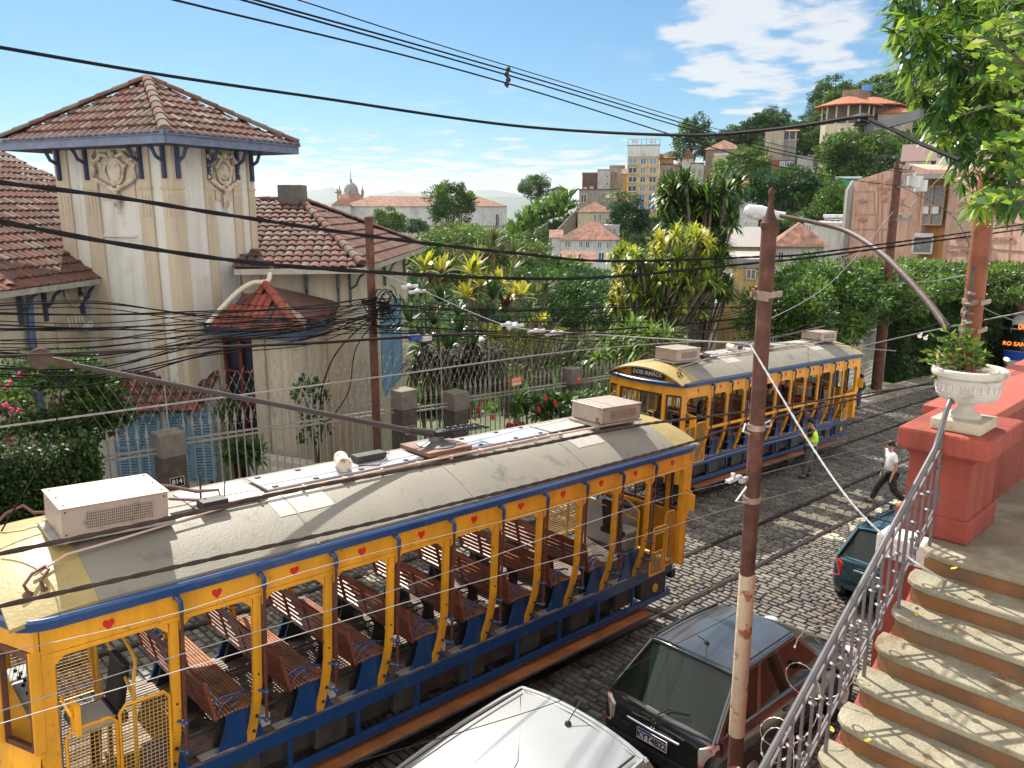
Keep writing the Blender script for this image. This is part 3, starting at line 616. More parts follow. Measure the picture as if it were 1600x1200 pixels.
    b = MB(); b.tube([(2.55, .9, 3.52), (2.8, .85, 3.50), (3.0, .95, 3.53), (3.1, 1.05, 3.60)], .009, 6)
    b.build('power_cable', mat('maroon_cable', (.13, .05, .05), .5, var=.2), T, smooth=True)
    b = MB(); b.cyl((2.32, .84, 3.58), (2.46, 1.14, 3.58), .085, 20); b.build('roof_beacon', mat('beacon_cream', (.55, .50, .42), .5, c2=(.25, .15, .1), c2s=12), T, smooth=True)
    b = MB(); b.box((2.85, 1.12, 3.54), (.42, .16, .08)); b.build('resistor_box', DARKM, T, bevel=.01)
    b = MB(); b.box((3.85, 1.05, 3.52), (.72, .60, .06)); b.box((3.85, 1.05, 3.48), (.5, .7, .04)); b.build('pole_base', mat('base_timber', (.16, .09, .06), .6, var=.3), T, bevel=.004)
    b = MB(); b.lathe((3.85, 1.05, 3.55), [(.26, 0), (.26, .015), (.16, .035), (.10, .05), (.10, .12), (.001, .13)], 22); b.build('turntable', CHROME if False else GALV, T, smooth=True)
    return T, (XA, XB)
def trolley_pole(T, tip, up=True):
    bx_ = Vector((3.80, 1.05, 3.68))
    b = MB(); b.tube([bx_, tip], [.038, .022], 10); b.tube([bx_+(Vector(tip)-bx_)*-.02+Vector((0, .03, .03)), bx_+(Vector(tip)-bx_)*.08], .05, 8)
    p = b.build('trolley_pole', mat('pole_brown', (.05, .038, .035), .55), T, smooth=True)
    b = MB(); d = (Vector(tip)-bx_).normalized(); t = Vector(tip)
    b.lathe(t, [(.05, -.02), (.095, -.02), (.10, -.012), (.07, 0), (.10, .012), (.095, .02), (.05, .02)], 18, M=Matrix.Rotation(math.pi/2, 3, 'X')); b.beam(t-d*.26, t+d*.02, .07, .07)
    b.build('trolley_wheel', mat('wheel_bronze', (.07, .045, .03), .7, var=.3), p, smooth=True)
    b = MB(); e = bx_+Vector((.85, 0, -.02))
    for yy in (-.05, .07):
        pts = []
        for k in range(110): a = k*.9; q = bx_+(e-bx_)*(.12+.85*k/110); pts.append((q.x, q.y+yy+.032*math.cos(a), q.z+.03+.032*math.sin(a)))
        b.tube(pts, .007, 5)
        b.cyl((bx_.x, bx_.y+yy, bx_.z+.03), (e.x+.05, e.y+yy, e.z+.03), .013, 6)
    b.beam((e.x, e.y-.12, e.z+.03), (e.x, e.y+.14, e.z+.03), .04, .03); b.beam(bx_, bx_+Vector((.2, 0, .0)), .16, .10)
    b.build('tension_spring', BLK, p, smooth=True)
TILT = math.atan(-SLOPE)
T1, _ = tram('tram', 'empty yellow and blue open tram in the foreground with its trolley pole swung left', '16')
trolley_pole(T1, (-.66, 1.10, 5.02))
T1.location = (-.13, .07, G(-.18)+.02); T1.rotation_euler = (0, TILT, 0)
T2, _ = tram('tram', 'farther yellow tram with passengers and a destination board over its windscreen', '15', sign=True)
T2.location = (14.05, 3.40, G(14.05)+.02); T2.rotation_euler = (0, TILT-.004, R(-1.0))
# mid rails and sign details of the second tram
b = MB(); b.bx(-.06, 8.1, -.02, .010, 1.86, 1.93); b.build('side_rail', YEL, T2, bevel=.005)
b = MB(); b.tube([(3.85, 1.05, 3.66), (6.0, 1.1, 3.75), (7.9, 1.1, 3.86)], .03, 8); b.build('trolley_pole', mat('pole_brown', (.075, .055, .05), .4), T2, smooth=True)
# ------------------------------------------------------------------ stair railing
RX0 = 4.06; RY = -4.85; SLP = DZ/DX; RH = .90
def rail_z(x): return LZ+(x-RX0)*SLP        # tread line under the railing
rg = thing('stair_railing', 'grey wrought iron stair railing with collared bars and scrolls', 'railing', (RX0, RY, LZ))
b = MB(rg); XE = RX0-4.9
b.tube([(RX0+.135, RY, LZ+1.135), (RX0+.12, RY, LZ+1.165), (RX0+.085, RY, LZ+1.16), (RX0+.03, RY, LZ+1.10), (RX0-.05, RY, rail_z(RX0-.05)+RH+.09), (RX0-.14, RY, rail_z(RX0-.14)+RH+.01), (XE, RY, rail_z(XE)+RH)], .021, 10)
b.build('handrail', GALV, rg, smooth=True)
GP = mat('railing_grey', (.125, .11, .115), .5, var=.15, metal=.2, c2=(.10, .045, .03), c2s=20, c2t=(.62, .7))
for off, w in ((RH-.10, .014), (.30, .012), (.24, .012)):
    b = MB(rg); x1 = RX0+.03; b.beam((x1, RY, rail_z(x1)+off), (XE, RY, rail_z(XE)+off), w, w*1.4); b.build('rail_bar', GP, rg)
k = 0; x = RX0+.0
while x > XE+.1:
    main = (k % 4 == 0); zb = rail_z(x)+(-.12*0 if main else .24); 
    if main: zb = LZ-DZ*max(0, round((RX0-x)/DX-.0))
    zt = rail_z(x)+RH-.01+(.05 if k == 0 else 0); b = MB(rg); w = .016 if not main else .021
    b.box((x, RY, (zb+zt)/2), (w, w, zt-zb))
    zc = rail_z(x)+(.56 if k % 2 else .66)
    for z_, r_ in ((zc, .030),) + (((rail_z(x)+.42, .028),) if k % 2 else ((rail_z(x)+.36, .026),)):
        b.lathe((x, RY, z_), [(.013, -.026), (r_*.55, -.010), (r_*.95, 0), (r_*.95, .006), (.013, .014)], 8)
    b.build('baluster', GP, rg)
    if k % 4 == 2:
        b = MB(rg); z0 = rail_z(x-.068)+.27; pts = []
        for j in range(16): a = -1.0+j*.42; rr_ = .012+.0032*j; pts.append((x-.068+rr_*math.cos(a), RY, z0+.07+rr_*1.5*math.sin(a)))
        b.tube(pts, .006, 5); pts = [(2*(x-.068)-p[0], RY, 2*z0-p[2]+.0) for p in pts]; b.tube(pts, .006, 5); b.build('scroll', GP, rg, smooth=True)
    x -= .136; k += 1
b = MB(rg)
for zc in (LZ+.84, LZ+.40):
    pts = []
    for j in range(26): a = -1.9+j*.30; rr_ = .014+.0022*j; pts.append((RX0+.055+rr_*math.cos(a), RY, zc+rr_*1.25*math.sin(a)))
    b.tube(pts, .009, 6)
b.build('end_scroll', GP, rg, smooth=True)
# concertina wire
cw = thing('razor_wire_coil', 'loose rusty razor wire coil hanging along the outside of the stair railing', 'razor wire', (3, -4.55, 2.5))
b = MB(cw); pts = []; rs2 = random.Random(3)
for j in range(150):
    a = j*.30; t = j/150; x = 2.9-1.7*t+.10*math.sin(a*.37); r_ = .14+.05*math.sin(a*.23+1)+.02*math.sin(a*.61)
    pts.append((x+.10*math.sin(a), -4.58+r_*math.cos(a)*1.2, rail_z(x)+.10+r_*math.sin(a)))
b.tube(pts, .003, 4, cap=False)
for j in range(0, 150, 3):
    p = Vector(pts[j]); q = Vector(pts[min(j+1, 149)]); d = (q-p).normalized(); b.beam(p-d*.010, p+d*.010, .015, .003)
b.build('wire', mat('razor_steel', (.33, .30, .26), .45, metal=.5, var=.3, c2=(.25, .12, .06), c2s=9), cw)
# ------------------------------------------------------------------ poles
def pole(name, label, x, y, z0, z1, r0, r1, m, cat='pole', lean=(0, 0), group=None):
    T = thing(name, label, cat, (x, y, z0), (0, 0, 0), group); b = MB(T)
    n = 10; b.tube([(x+lean[0]*i/n, y+lean[1]*i/n, z0+(z1-z0)*i/n) for i in range(n+1)], [r0+(r1-r0)*i/n for i in range(n+1)], 20); b.build('shaft', m, T, smooth=True); return T
mpx, mpy = 4.10, -3.3
MP = pole('trolley_wire_pole', 'tall rusty iron pole with flaking white band and pointed cap in the middle foreground', mpx, mpy, -.2, 6.22, .074, .066, RUST, lean=(-.04, 0))
b = MB(MP); b.tube([(mpx-.015, mpy, z) for z in (1.29, 1.31, 2.2, 3.00, 3.02)], [.074, .0775, .0770, .0755, .071], 22); b.build('white_band', OLDW, MP, smooth=True)
b = MB(MP); b.lathe((mpx-.04, mpy, 6.21), [(.070, 0), (.076, .02), (.076, .05), (.068, .06), (.060, .08), (.040, .12), (.028, .17), (.020, .22), (.018, .27), (.028, .285), (.030, .305), (.022, .33), (.001, .35)], 20); b.build('finial', RUST, MP, smooth=True)
for zz in (5.62, 4.42, 3.73):
    b = MB(MP); b.lathe((mpx-.03, mpy, zz), [(.074, 0), (.080, 0), (.080, .055), (.074, .055)], 20)
    if zz > 5: b.beam((mpx-.14, mpy-.085, zz+.03), (mpx+.10, mpy-.085, zz+.03), .016, .05); b.beam((mpx-.14, mpy+.08, zz+.03), (mpx+.10, mpy+.08, zz+.03), .016, .05); b.beam((mpx-.15, mpy-.09, zz+.02), (mpx-.06, mpy+.09, zz+.02), .016, .08)
    b.build('clamp_band', mat('band_steel', (.30, .22, .17), .5, metal=.4, var=.3), MP)
b = MB(MP)
b.box((mpx-.28, mpy+.05, 4.0), (.22, .05, .03)); b.box((mpx-.16, mpy+.02, 3.97), (.12, .04, .04)); b.cyl((mpx-.3, mpy+.05, 3.98), (mpx-.3, mpy+.05, 4.06), .022); b.tube([(mpx-.14, mpy, 3.9), (mpx-.24, mpy+.04, 3.78), (mpx-.12, mpy, 3.74)], .012, 6)
b.tube([(mpx-.10, mpy, 4.46), (mpx-.2, mpy+.02, 4.50), (mpx-.23, mpy+.02, 4.44), (mpx-.14, mpy, 4.40)], .012, 6); b.tube([(mpx+.08, mpy, 4.45), (mpx+.22, mpy, 4.46), (mpx+.24, mpy, 4.40), (mpx+.12, mpy, 4.42)], .010, 6)
b.build('wire_clamp', ALU, MP, bevel=.004)
# orange pole at right
q0 = onY(1515, 560, -3.9); q1 = onY(1541, 300, -3.9); px_, py_ = q0.x, -3.9
PD = pole('trolley_wire_pole', 'orange painted pole wound with bands behind the planter urn', px_+.03, py_, -.5, 6.75, .125, .10, RUSTO, lean=(-.16, 0))
for zz in (4.62, 5.0, 5.32):
    b = MB(PD); xx = px_+.03-.16*(zz+.5)/7.25; b.lathe((xx, py_, zz), [(.10, 0), (.122, 0), (.122, .05), (.10, .05)], 18); b.beam((xx-.17, py_-.125, zz+.025), (xx+.15, py_-.125, zz+.025), .015, .05); b.build('clamp_band', mat('band_steel', (.30, .22, .17), .5, metal=.4, var=.3), PD)
b = MB(PD); xi = px_-.33
b.tube([(xi, py_, 4.55), (xi, py_, 4.95)], .04, 10); 
for zz in (5.0, 5.1, 5.2, 5.3, 5.42): b.lathe((xi+.07, py_, zz), [(.02, 0), (.055, .01), (.06, .03), (.02, .05)], 10); b.cyl((xi+.07, py_, 5.0), (xi+.07, py_, 5.75), .018); 
for zz in (4.9, 5.05, 5.25): b.tube([(xi+.3, py_, zz), (xi, py_, zz), (xi-.12, py_, zz-.05), (xi-.16, py_, zz), (xi-.13, py_, zz+.05)], .012, 6)
b.build('insulator_bracket', mat('porcelain_grey', (.16, .15, .14), .35, var=.3), PD, smooth=True)
# street lamp arm from the orange pole over the street
sl_ = thing('street_lamp', 'curved street lamp arm with long pale lamp head reaching over the street', 'street lamp', (px_, py_, 4.8))
tip = onY(1213, 336, -1.1); a0 = onY(1480, 512, py_-.1)
pts = [a0, onY(1440, 460, -3.6), onY(1380, 398, -2.95), onY(1325, 362, -2.2), onY(1270, 347, -1.65), tip]
b = MB(sl_)
def spline(P, n=8):
    P = [Vector(p) for p in P]; out = []
    for i in range(len(P)-1):
        p0 = P[max(i-1, 0)]; p1 = P[i]; p2 = P[i+1]; p3 = P[min(i+2, len(P)-1)]
        for k in range(n):
            t = k/n; out.append(.5*((2*p1)+(p2-p0)*t+(2*p0-5*p1+4*p2-p3)*t*t+(3*p1-p0-3*p2+p3)*t**3))
    out.append(P[-1]); return out
b.tube(spline(pts), [.040-.012*i/40 for i in range(41)], 12); b.build('arm', mat('arm_rust', (.075, .05, .042), .6, var=.3, bump=.3), sl_, smooth=True)
hd = (onY(1163, 328, -.75)-tip); b = MB(sl_); b.tube([tip-hd*.25, tip+hd*.1], .06, 14); b.tube([tip, tip+hd*.15, tip+hd*.5, tip+hd*.9, tip+hd], [.055, .075, .10, .085, .04], 16); b.build('lamp_head', mat('lamp_grey', (.50, .52, .53), .4, var=.1), sl_, smooth=True)
b = MB(sl_); b.ball(tip+hd*.6-Vector((0, 0, .06)), .09, 0, 12, (1, 1, .6)); b.build('lens', mat('lamp_lens', (.5, .52, .5), .1, var=0), sl_, smooth=True)
# far poles
PC = pole('utility_pole', 'rusty utility pole with transformers near the garden gate', 34.5, 7.3, G(34.5), 8.35, .24, .17, RUST)
b = MB(PC)
for zz, l in ((7.95, .8), (7.3, 1.0), (5.9, 1.0), (3.1, .9)): b.beam((34.5-l*.2, 7.15, zz), (34.5+l*1.2, 7.0, zz), .10, .10)
b.build('crossarm', GALV, PC)
for dx, zz in ((1.1, 7.55), (2.0, 7.4)):
    b = MB(PC); b.cyl((34.5+dx, 7, zz-.28), (34.5+dx, 7, zz+.22), .27, 14); b.cyl((34.5+dx, 7, zz+.22), (34.5+dx, 7, zz+.4), .06); b.build('transformer', mat('transformer_grey', (.45, .45, .44), .5, var=.1), PC, smooth=True)
b = MB(PC)
for k in range(8): b.lathe((34.1+.28*k, 7.05, [8.02, 7.4, 5.98, 3.2][k % 4]), [(.03, 0), (.08, .04), (.05, .1), (.07, .14), (.001, .2)], 8)
b.tube([(34.5, 7.1, 6.6), (35.5, 7, 6.4), (36.2, 7, 6.8), (36.2, 7, 7.1)], .03); b.build('insulator', mat('porcelain_grey', (.16, .15, .14), .35, var=.3), PC, smooth=True)
PA = pole('utility_pole', 'thin rusty pole tangled with telephone cables beside the blue shuttered window', 6.55, 6.35, -.3, 6.22, .083, .08, RUST)
b = MB(PA); rs2 = random.Random(5)
for k in range(26):
    c_ = Vector((6.55, 6.2, 4.75-.3*rs2.random()*2)); r_ = rs2.uniform(.08, .32); a = rs2.uniform(0, 6); pts = []
    for j in range(14): t = a+j*.42; pts.append(c_+Vector((r_*math.cos(t)+.02*j, -.05+.05*math.sin(t*2), r_*.7*math.sin(t))))
    b.tube(pts, rs2.uniform(.006, .012), 5)
b.box((6.35, 6.2, 4.62), (.2, .12, .12)); b.box((6.75, 6.22, 4.5), (.16, .12, .2)); b.build('cable_knot', CABLE, PA, smooth=True)
PT = pole('lattice_post', 'slim rusted crossarm post beyond the farther tram', 29.3, 7.0, G(29.3), 4.4, .09, .07, RUST)
b = MB(PT); b.beam((28.2, 6.6, 4.1), (30.4, 7.4, 4.25), .1, .1); b.beam((28.5, 7, 3.8), (29.3, 7, 3.5), .06, .06); b.beam((28.8, 6.9, 4.55), (30.6, 7.3, 4.6), .08, .08); b.build('crossarm', RUST, PT)
b = MB(PT)
for k in range(6): b.lathe((28.2+.42*k, 6.65+.14*k, 4.16+.03*k), [(.03, 0), (.07, .04), (.04, .1), (.001, .2)], 8)
b.build('insulator', mat('porcelain_grey', (.16, .15, .14), .35, var=.3), PT)
# steel bracket with disc insulators, top right
sb = thing('insulator_bracket', 'flat grey steel bracket holding two black disc insulators in front of the leafy tree', 'bracket', atR(1440, 170, 4.6))
p0 = atR(1352, 203, 5.0); p1 = atR(1440, 178, 4.5); b = MB(sb); b.beam(p0, p1, .02, .045); b.build('steel_bar', mat('galvanised', (.10, .10, .105), .6, metal=.3, var=.1), sb)
b = MB(sb); c_ = atR(1347, 186, 5.0); b.lathe(c_+Vector((0, 0, .012)), [(.02, -.01), (.06, -.006), (.062, 0), (.03, .014), (.001, .02)], 20); b.lathe(c_+Vector((0, 0, -.028)), [(.02, -.01), (.045, -.006), (.047, 0), (.03, .014), (.001, .02)], 20); b.cyl(c_+Vector((0, 0, -.07)), c_+Vector((0, 0, .03)), .012, 8); b.build('disc_insulator', BLK, sb, smooth=True)

# ------------------------------------------------------------------ wires
def sagpts(P, n=7): return spline(P, n)
def wire(label, pts, r, m=CABLE, group=None, twist=0, name='overhead_cable'):
    """pts: (px, py, ('Y', y) or R) -> a cable through real points"""
    P = [Vector(p[0]) if len(p) == 1 else (onY(p[0], p[1], p[2][1]) if isinstance(p[2], tuple) else atR(p[0], p[1], p[2])) for p in pts]
    S = spline(P, 9); b = MB()
    if twist:
        A = []; Bp = []; n = max(40, int(sum((S[i+1]-S[i]).length for i in range(len(S)-1))/.06)); L = [0]
        for i in range(len(S)-1): L.append(L[-1]+(S[i+1]-S[i]).length)
        n = min(n, 500)
        for k in range(n+1):
            d = L[-1]*k/n; i = max(0, min(len(S)-2, int(np.searchsorted(L, d))-1)); t = (d-L[i])/max(1e-6, L[i+1]-L[i]); c_ = S[i].lerp(S[i+1], t); tg = (S[i+1]-S[i]).normalized(); u = tg.cross(Vector((0, 0, 1))).normalized(); w_ = u.cross(tg); a = d*twist
            A.append(c_+(u*math.cos(a)+w_*math.sin(a))*r*.42); Bp.append(c_-(u*math.cos(a)+w_*math.sin(a))*r*.42)
        b.tube(A, r, 5); b.tube(Bp, r, 5)
    else: b.tube(S, r, 6)
    o = b.build(name, m, None, smooth=True); tag(o, label, 'cable', group); return o
Yp = ('Y', -3.3)
wire('thick black cable sagging across the whole sky above the tower roof', [(-60, 62, 5.6), (0, 74, 5.8), (260, 118, 6.2), (500, 153, 6.6), (800, 196, 6.8), (1050, 211, 6.3), (1200, 203, 5.7), (1343, 182, 5.0)], .0115)
wire('short black cable running down from the disc insulators into the leafy tree', [(1348, 182, 5.0), (1400, 205, 4.7), (1440, 225, 4.5), (1500, 250, 4.2)], .010)
Y = ('Y', -3.0)
wire('thick twisted cable crossing in front of the cream tower at mid height', [(-60, 276, Y), (0, 285, Y), (180, 308, Y), (350, 335, Y), (600, 372, Y), (800, 395, Y), (960, 408, Y), (1190, 401, Y), (1300, 392, ('Y', -3.2)), (1600, 350, ('Y', -3.6)), (1700, 330, ('Y', -3.6))], .0078, twist=14)
Y = ('Y', -3.1)
wire('lower twisted black cable passing just under the house roof eaves', [(-60, 335, Y), (0, 346, Y), (180, 380, Y), (400, 411, Y), (600, 426, Y), (800, 435, Y), (960, 432, Y), (1190, 410, Y), (1300, 398, ('Y', -3.2)), (1600, 358, ('Y', -3.6)), (1700, 345, ('Y', -3.6))], .0085, twist=12)
# four high wires converging on the utility pole
TC = [(34.5, 7.3, 8.1)]
for lab, a, mid, e in (('lowest of the four thin wires converging high in the sky', (265, -2), (792, 130), (34.9, 7.2, 7.3)), ('second lowest of the four thin wires converging high in the sky', (365, -4), (792, 117), (35.0, 7.1, 7.9)),
                       ('second highest of the four thin wires converging high in the sky', (385, -4), (796, 111), (35.3, 7.1, 8.0)), ('highest and thinnest of the four wires converging high in the sky', (460, -2), (798, 104), (34.5, 7.3, 8.3))):
    p0 = onY(*a, 3.0); p1 = onY(*mid, 4.6); p2 = Vector(e); m_ = p1.lerp(p2, .5)-Vector((0, 0, .35))
    wire(lab, [(p0+(p0-p1)*.3,), (p0,), (p1,), (m_,), (p2,)], .014 if 'highest and' not in lab else .009)
b = MB(); c_ = onY(793, 121, 4.6)
for k, dz in enumerate((.14, .05, -.04, -.12)): b.ball(c_+Vector((.02*(-1)**k, 0, dz)), .05, 0, 8); b.cyl(c_+Vector((0, 0, dz-.06)), c_+Vector((.03*(-1)**k, 0, dz+.05)), .022, 6)
tag(b.build('wire_spacer', BLK), 'small dark spacer clamping the four high wires together', 'spacer')
# contact wires and feeder wires along the street
wire('contact wire touched by the trolley wheel of the nearer tram', [(-40, 558, ('Y', 1.1)), (25, 555, ('Y', 1.1)), (480, 535, ('Y', 1.1)), (740, 521, ('Y', 1.2)), (1000, 521, ('Y', 1.3)), (1180, 520, ('Y', 1.5)), (1330, 540, ('Y', 2.0))], .010, CABLEB)
wire('bronze wire crossing the fence spears above the trams', [(-40, 672, ('Y', 1.8)), (0, 667, ('Y', 1.8)), (300, 627, ('Y', 1.8)), (600, 588, ('Y', 1.8)), (930, 545, ('Y', 2.2)), (1165, 534, ('Y', 2.2)), (1400, 548, ('Y', 2.6))], .009, CABLEG, twist=30)
Y = ('Y', -2.6)
wire('thick bronze cable lying across the near tram roof crown', [(-60, 877, Y), (0, 865, Y), (240, 815, Y), (480, 762, Y), (800, 703, Y), (1000, 664, Y), (1172, 642, Y), (1450, 601, Y), (1620, 580, Y)], .0105, CABLEB, twist=22)
wire('thick bronze cable lying across the near tram roof edge', [(-60, 962, Y), (0, 947, Y), (300, 880, Y), (560, 822, Y), (850, 752, Y), (1080, 691, Y), (1172, 662, Y), (1480, 592, Y), (1620, 565, Y)], .0105, CABLEB, twist=22)
Y = ('Y', -2.9)
wire('thin pale wire running just under the heart emblems', [(-40, 1030, Y), (0, 1022, Y), (276, 958, Y), (516, 882, Y), (850, 797, Y), (1024, 745, Y), (1170, 700, Y), (1300, 668, Y)], .0022, CABLEG)
wire('upper pale wire slanting across the open tram windows', [(-40, 1123, Y), (0, 1111, Y), (300, 1017, Y), (640, 914, Y), (1000, 790, Y), (1172, 745, Y), (1420, 682, Y)], .0026, CABLEG)
wire('lower pale wire slanting across the tram benches', [(-40, 1143, Y), (0, 1131, Y), (300, 1042, Y), (700, 922, Y), (1000, 838, Y), (1172, 786, Y), (1480, 706, Y)], .0026, CABLEG)
wire('thin dark wire hanging over the car roofs', [(560, 1190, ('Y', -3.2)), (875, 1095, ('Y', -3.2)), (1025, 1022, ('Y', -3.2)), (1172, 944, ('Y', -3.2)), (1330, 832, ('Y', -3.2)), (1480, 660, ('Y', -3.2))], .003, CABLE)
wire('bright steel guy cable from the rusty pole down to the stairs', [(1172, 538, ('Y', -3.3)), (1215, 610, ('Y', -3.6)), (1270, 700, ('Y', -4.0)), (1330, 785, ('Y', -4.4)), (1395, 850, ('Y', -4.75)), (1440, 885, ('Y', -4.95)), (1520, 930, ('Y', -5.15)), (1640, 990, ('Y', -5.5))], .008, mat('bright_steel', (.62, .62, .62), .35, metal=.5, var=.1), twist=60)
wire('span wire with clamps stretched from the house to the rusty pole', [(570, 420, ('Y', 6.3)), (640, 445, ('Y', 5.4)), (780, 505, ('Y', 3.6)), (870, 518, ('Y', 2.2)), (1000, 527, ('Y', 0)), (1170, 537, ('Y', -3.2))], .009, CABLEG)
b = MB()
for px, py, y in ((640, 447, 5.4), (652, 455, 5.2), (795, 506, 3.4), (805, 509, 3.3), (838, 517, 2.8), (866, 520, 2.3)):
    c_ = onY(px, py, y); b.ball(c_, .06, 0, 8, (1.3, 1, .8)); b.beam(c_-Vector((.16, -.05, .02)), c_+Vector((.16, -.05, .0)), .05, .05)
tag(b.build('wire_clamp_cluster', mat('silver_clamp', (.5, .5, .52), .35, metal=.5)), 'pale metal clamps strung along the span wire before the garden', 'wire clamps')
# telephone cable bundle across the house
rs3 = random.Random(21); gp_ = 'thin black telephone cables strung across the house front'
for k in range(24):
    y0 = 470+k*5.2+rs3.uniform(-4, 4); ye = rs3.choice([468, 480, 492, 500, 510, 516]) + rs3.uniform(-5, 5); sag = rs3.uniform(2, 16)
    pl = ('Y', 6.1+rs3.uniform(-.3, .1)); P = [(-50, y0+rs3.uniform(-3, 10), pl), (150, y0+sag*.6, pl), (330, (y0+ye)/2+sag, pl), (480, (y0+2*ye)/3+sag*.5, pl), (588, ye, pl)]
    if k % 2 == 0: P += [(760, ye+rs3.uniform(-8, 16), ('Y', 6.3)), (950, ye+rs3.uniform(0, 18), ('Y', 6.5)), (1160, ye-5+rs3.uniform(-25, 10), ('Y', 6.6)), (1310, 430+rs3.uniform(0, 60), ('Y', 6.9))]
    wire('thin black telephone cable among many strung across the house front', P, rs3.choice([.008, .010, .013]), CABLE, gp_)
wire('thick black feeder cable crossing the porch of the house', [(-50, 560, ('Y', 6.0)), (200, 547, ('Y', 6.0)), (480, 537, ('Y', 6.1)), (590, 530, ('Y', 6.2)), (760, 521, ('Y', 6.4)), (1000, 512, ('Y', 6.6)), (1180, 494, ('Y', 6.8)), (1320, 470, ('Y', 7))], .022, CABLE)
wire('loose drop cable hanging from the telephone pole to the fence', [(588, 490, ('Y', 6.2)), (530, 545, ('Y', 6.3)), (505, 600, ('Y', 6.5)), (500, 640, ('Y', 6.6))], .014, CABLE)
wire('second loose cable looping down left of the telephone pole', [(588, 500, ('Y', 6.2)), (556, 545, ('Y', 6.4)), (545, 610, ('Y', 6.6)), (520, 650, ('Y', 6.7)), (505, 660, ('Y', 6.7))], .012, CABLE)
gp_ = 'thin grey wires strung over the street near the green hedge'
for a, c_, e in (((1190, 505, 24), (1300, 440, 30), (1396, 330, 39)), ((1190, 530, 20), (1290, 500, 30), (1390, 480, 39)), ((1396, 470, 39), (1440, 462, 30), (1505, 455, 13)), ((1396, 445, 39), (1450, 440, 30), (1510, 430, 13)), ((1400, 520, 38), (1445, 512, 26), (1482, 498, 13)), ((1520, 470, 13), (1560, 492, 16), (1640, 520, 20)), ((1520, 492, 13), (1570, 512, 16), (1640, 522, 20)), ((1330, 545, 24), (1440, 520, 17), (1640, 480, 12)), ((1405, 290, 39), (1480, 330, 26), (1530, 420, 12.5))):
    wire('thin grey wire over the street before the green hedge', [a, c_, e], .012 if a[2] > 20 else .007, CABLEG if rs3.random() < .5 else CABLE, gp_)
bx_ = thing('cable_splice_box', 'blue and grey splice box clipped to the cable beside the blue shutters', 'splice box', onY(650, 528, 6.2))
b = MB(bx_); c_ = onY(648, 527, 6.2); b.box(c_, (.26, .12, .11)); b.build('blue_cover', mat('plastic_blue', (.02, .06, .30), .4), bx_, bevel=.01); b = MB(bx_); b.box(c_+Vector((.28, 0, -.04)), (.24, .12, .13)); b.build('grey_cover', mat('transformer_grey', (.45, .45, .44), .5, var=.1), bx_, bevel=.01)

b = MB(); q0 = onY(98, 590, 1.1); q1 = onY(45, 790, 1.15); b.tube(spline([q0, q0.lerp(q1, .5)+Vector((.03, 0, -.03)), onY(2, 830, 1.0)], 6), .007, 6); b.tube([onY(88, 588, 1.1), onY(100, 600, 1.1), onY(106, 586, 1.1)], .012, 6)
tag(b.build('trolley_rope', CABLE, None, smooth=True), 'dark rope hanging from the trolley pole of the nearer tram', 'rope')
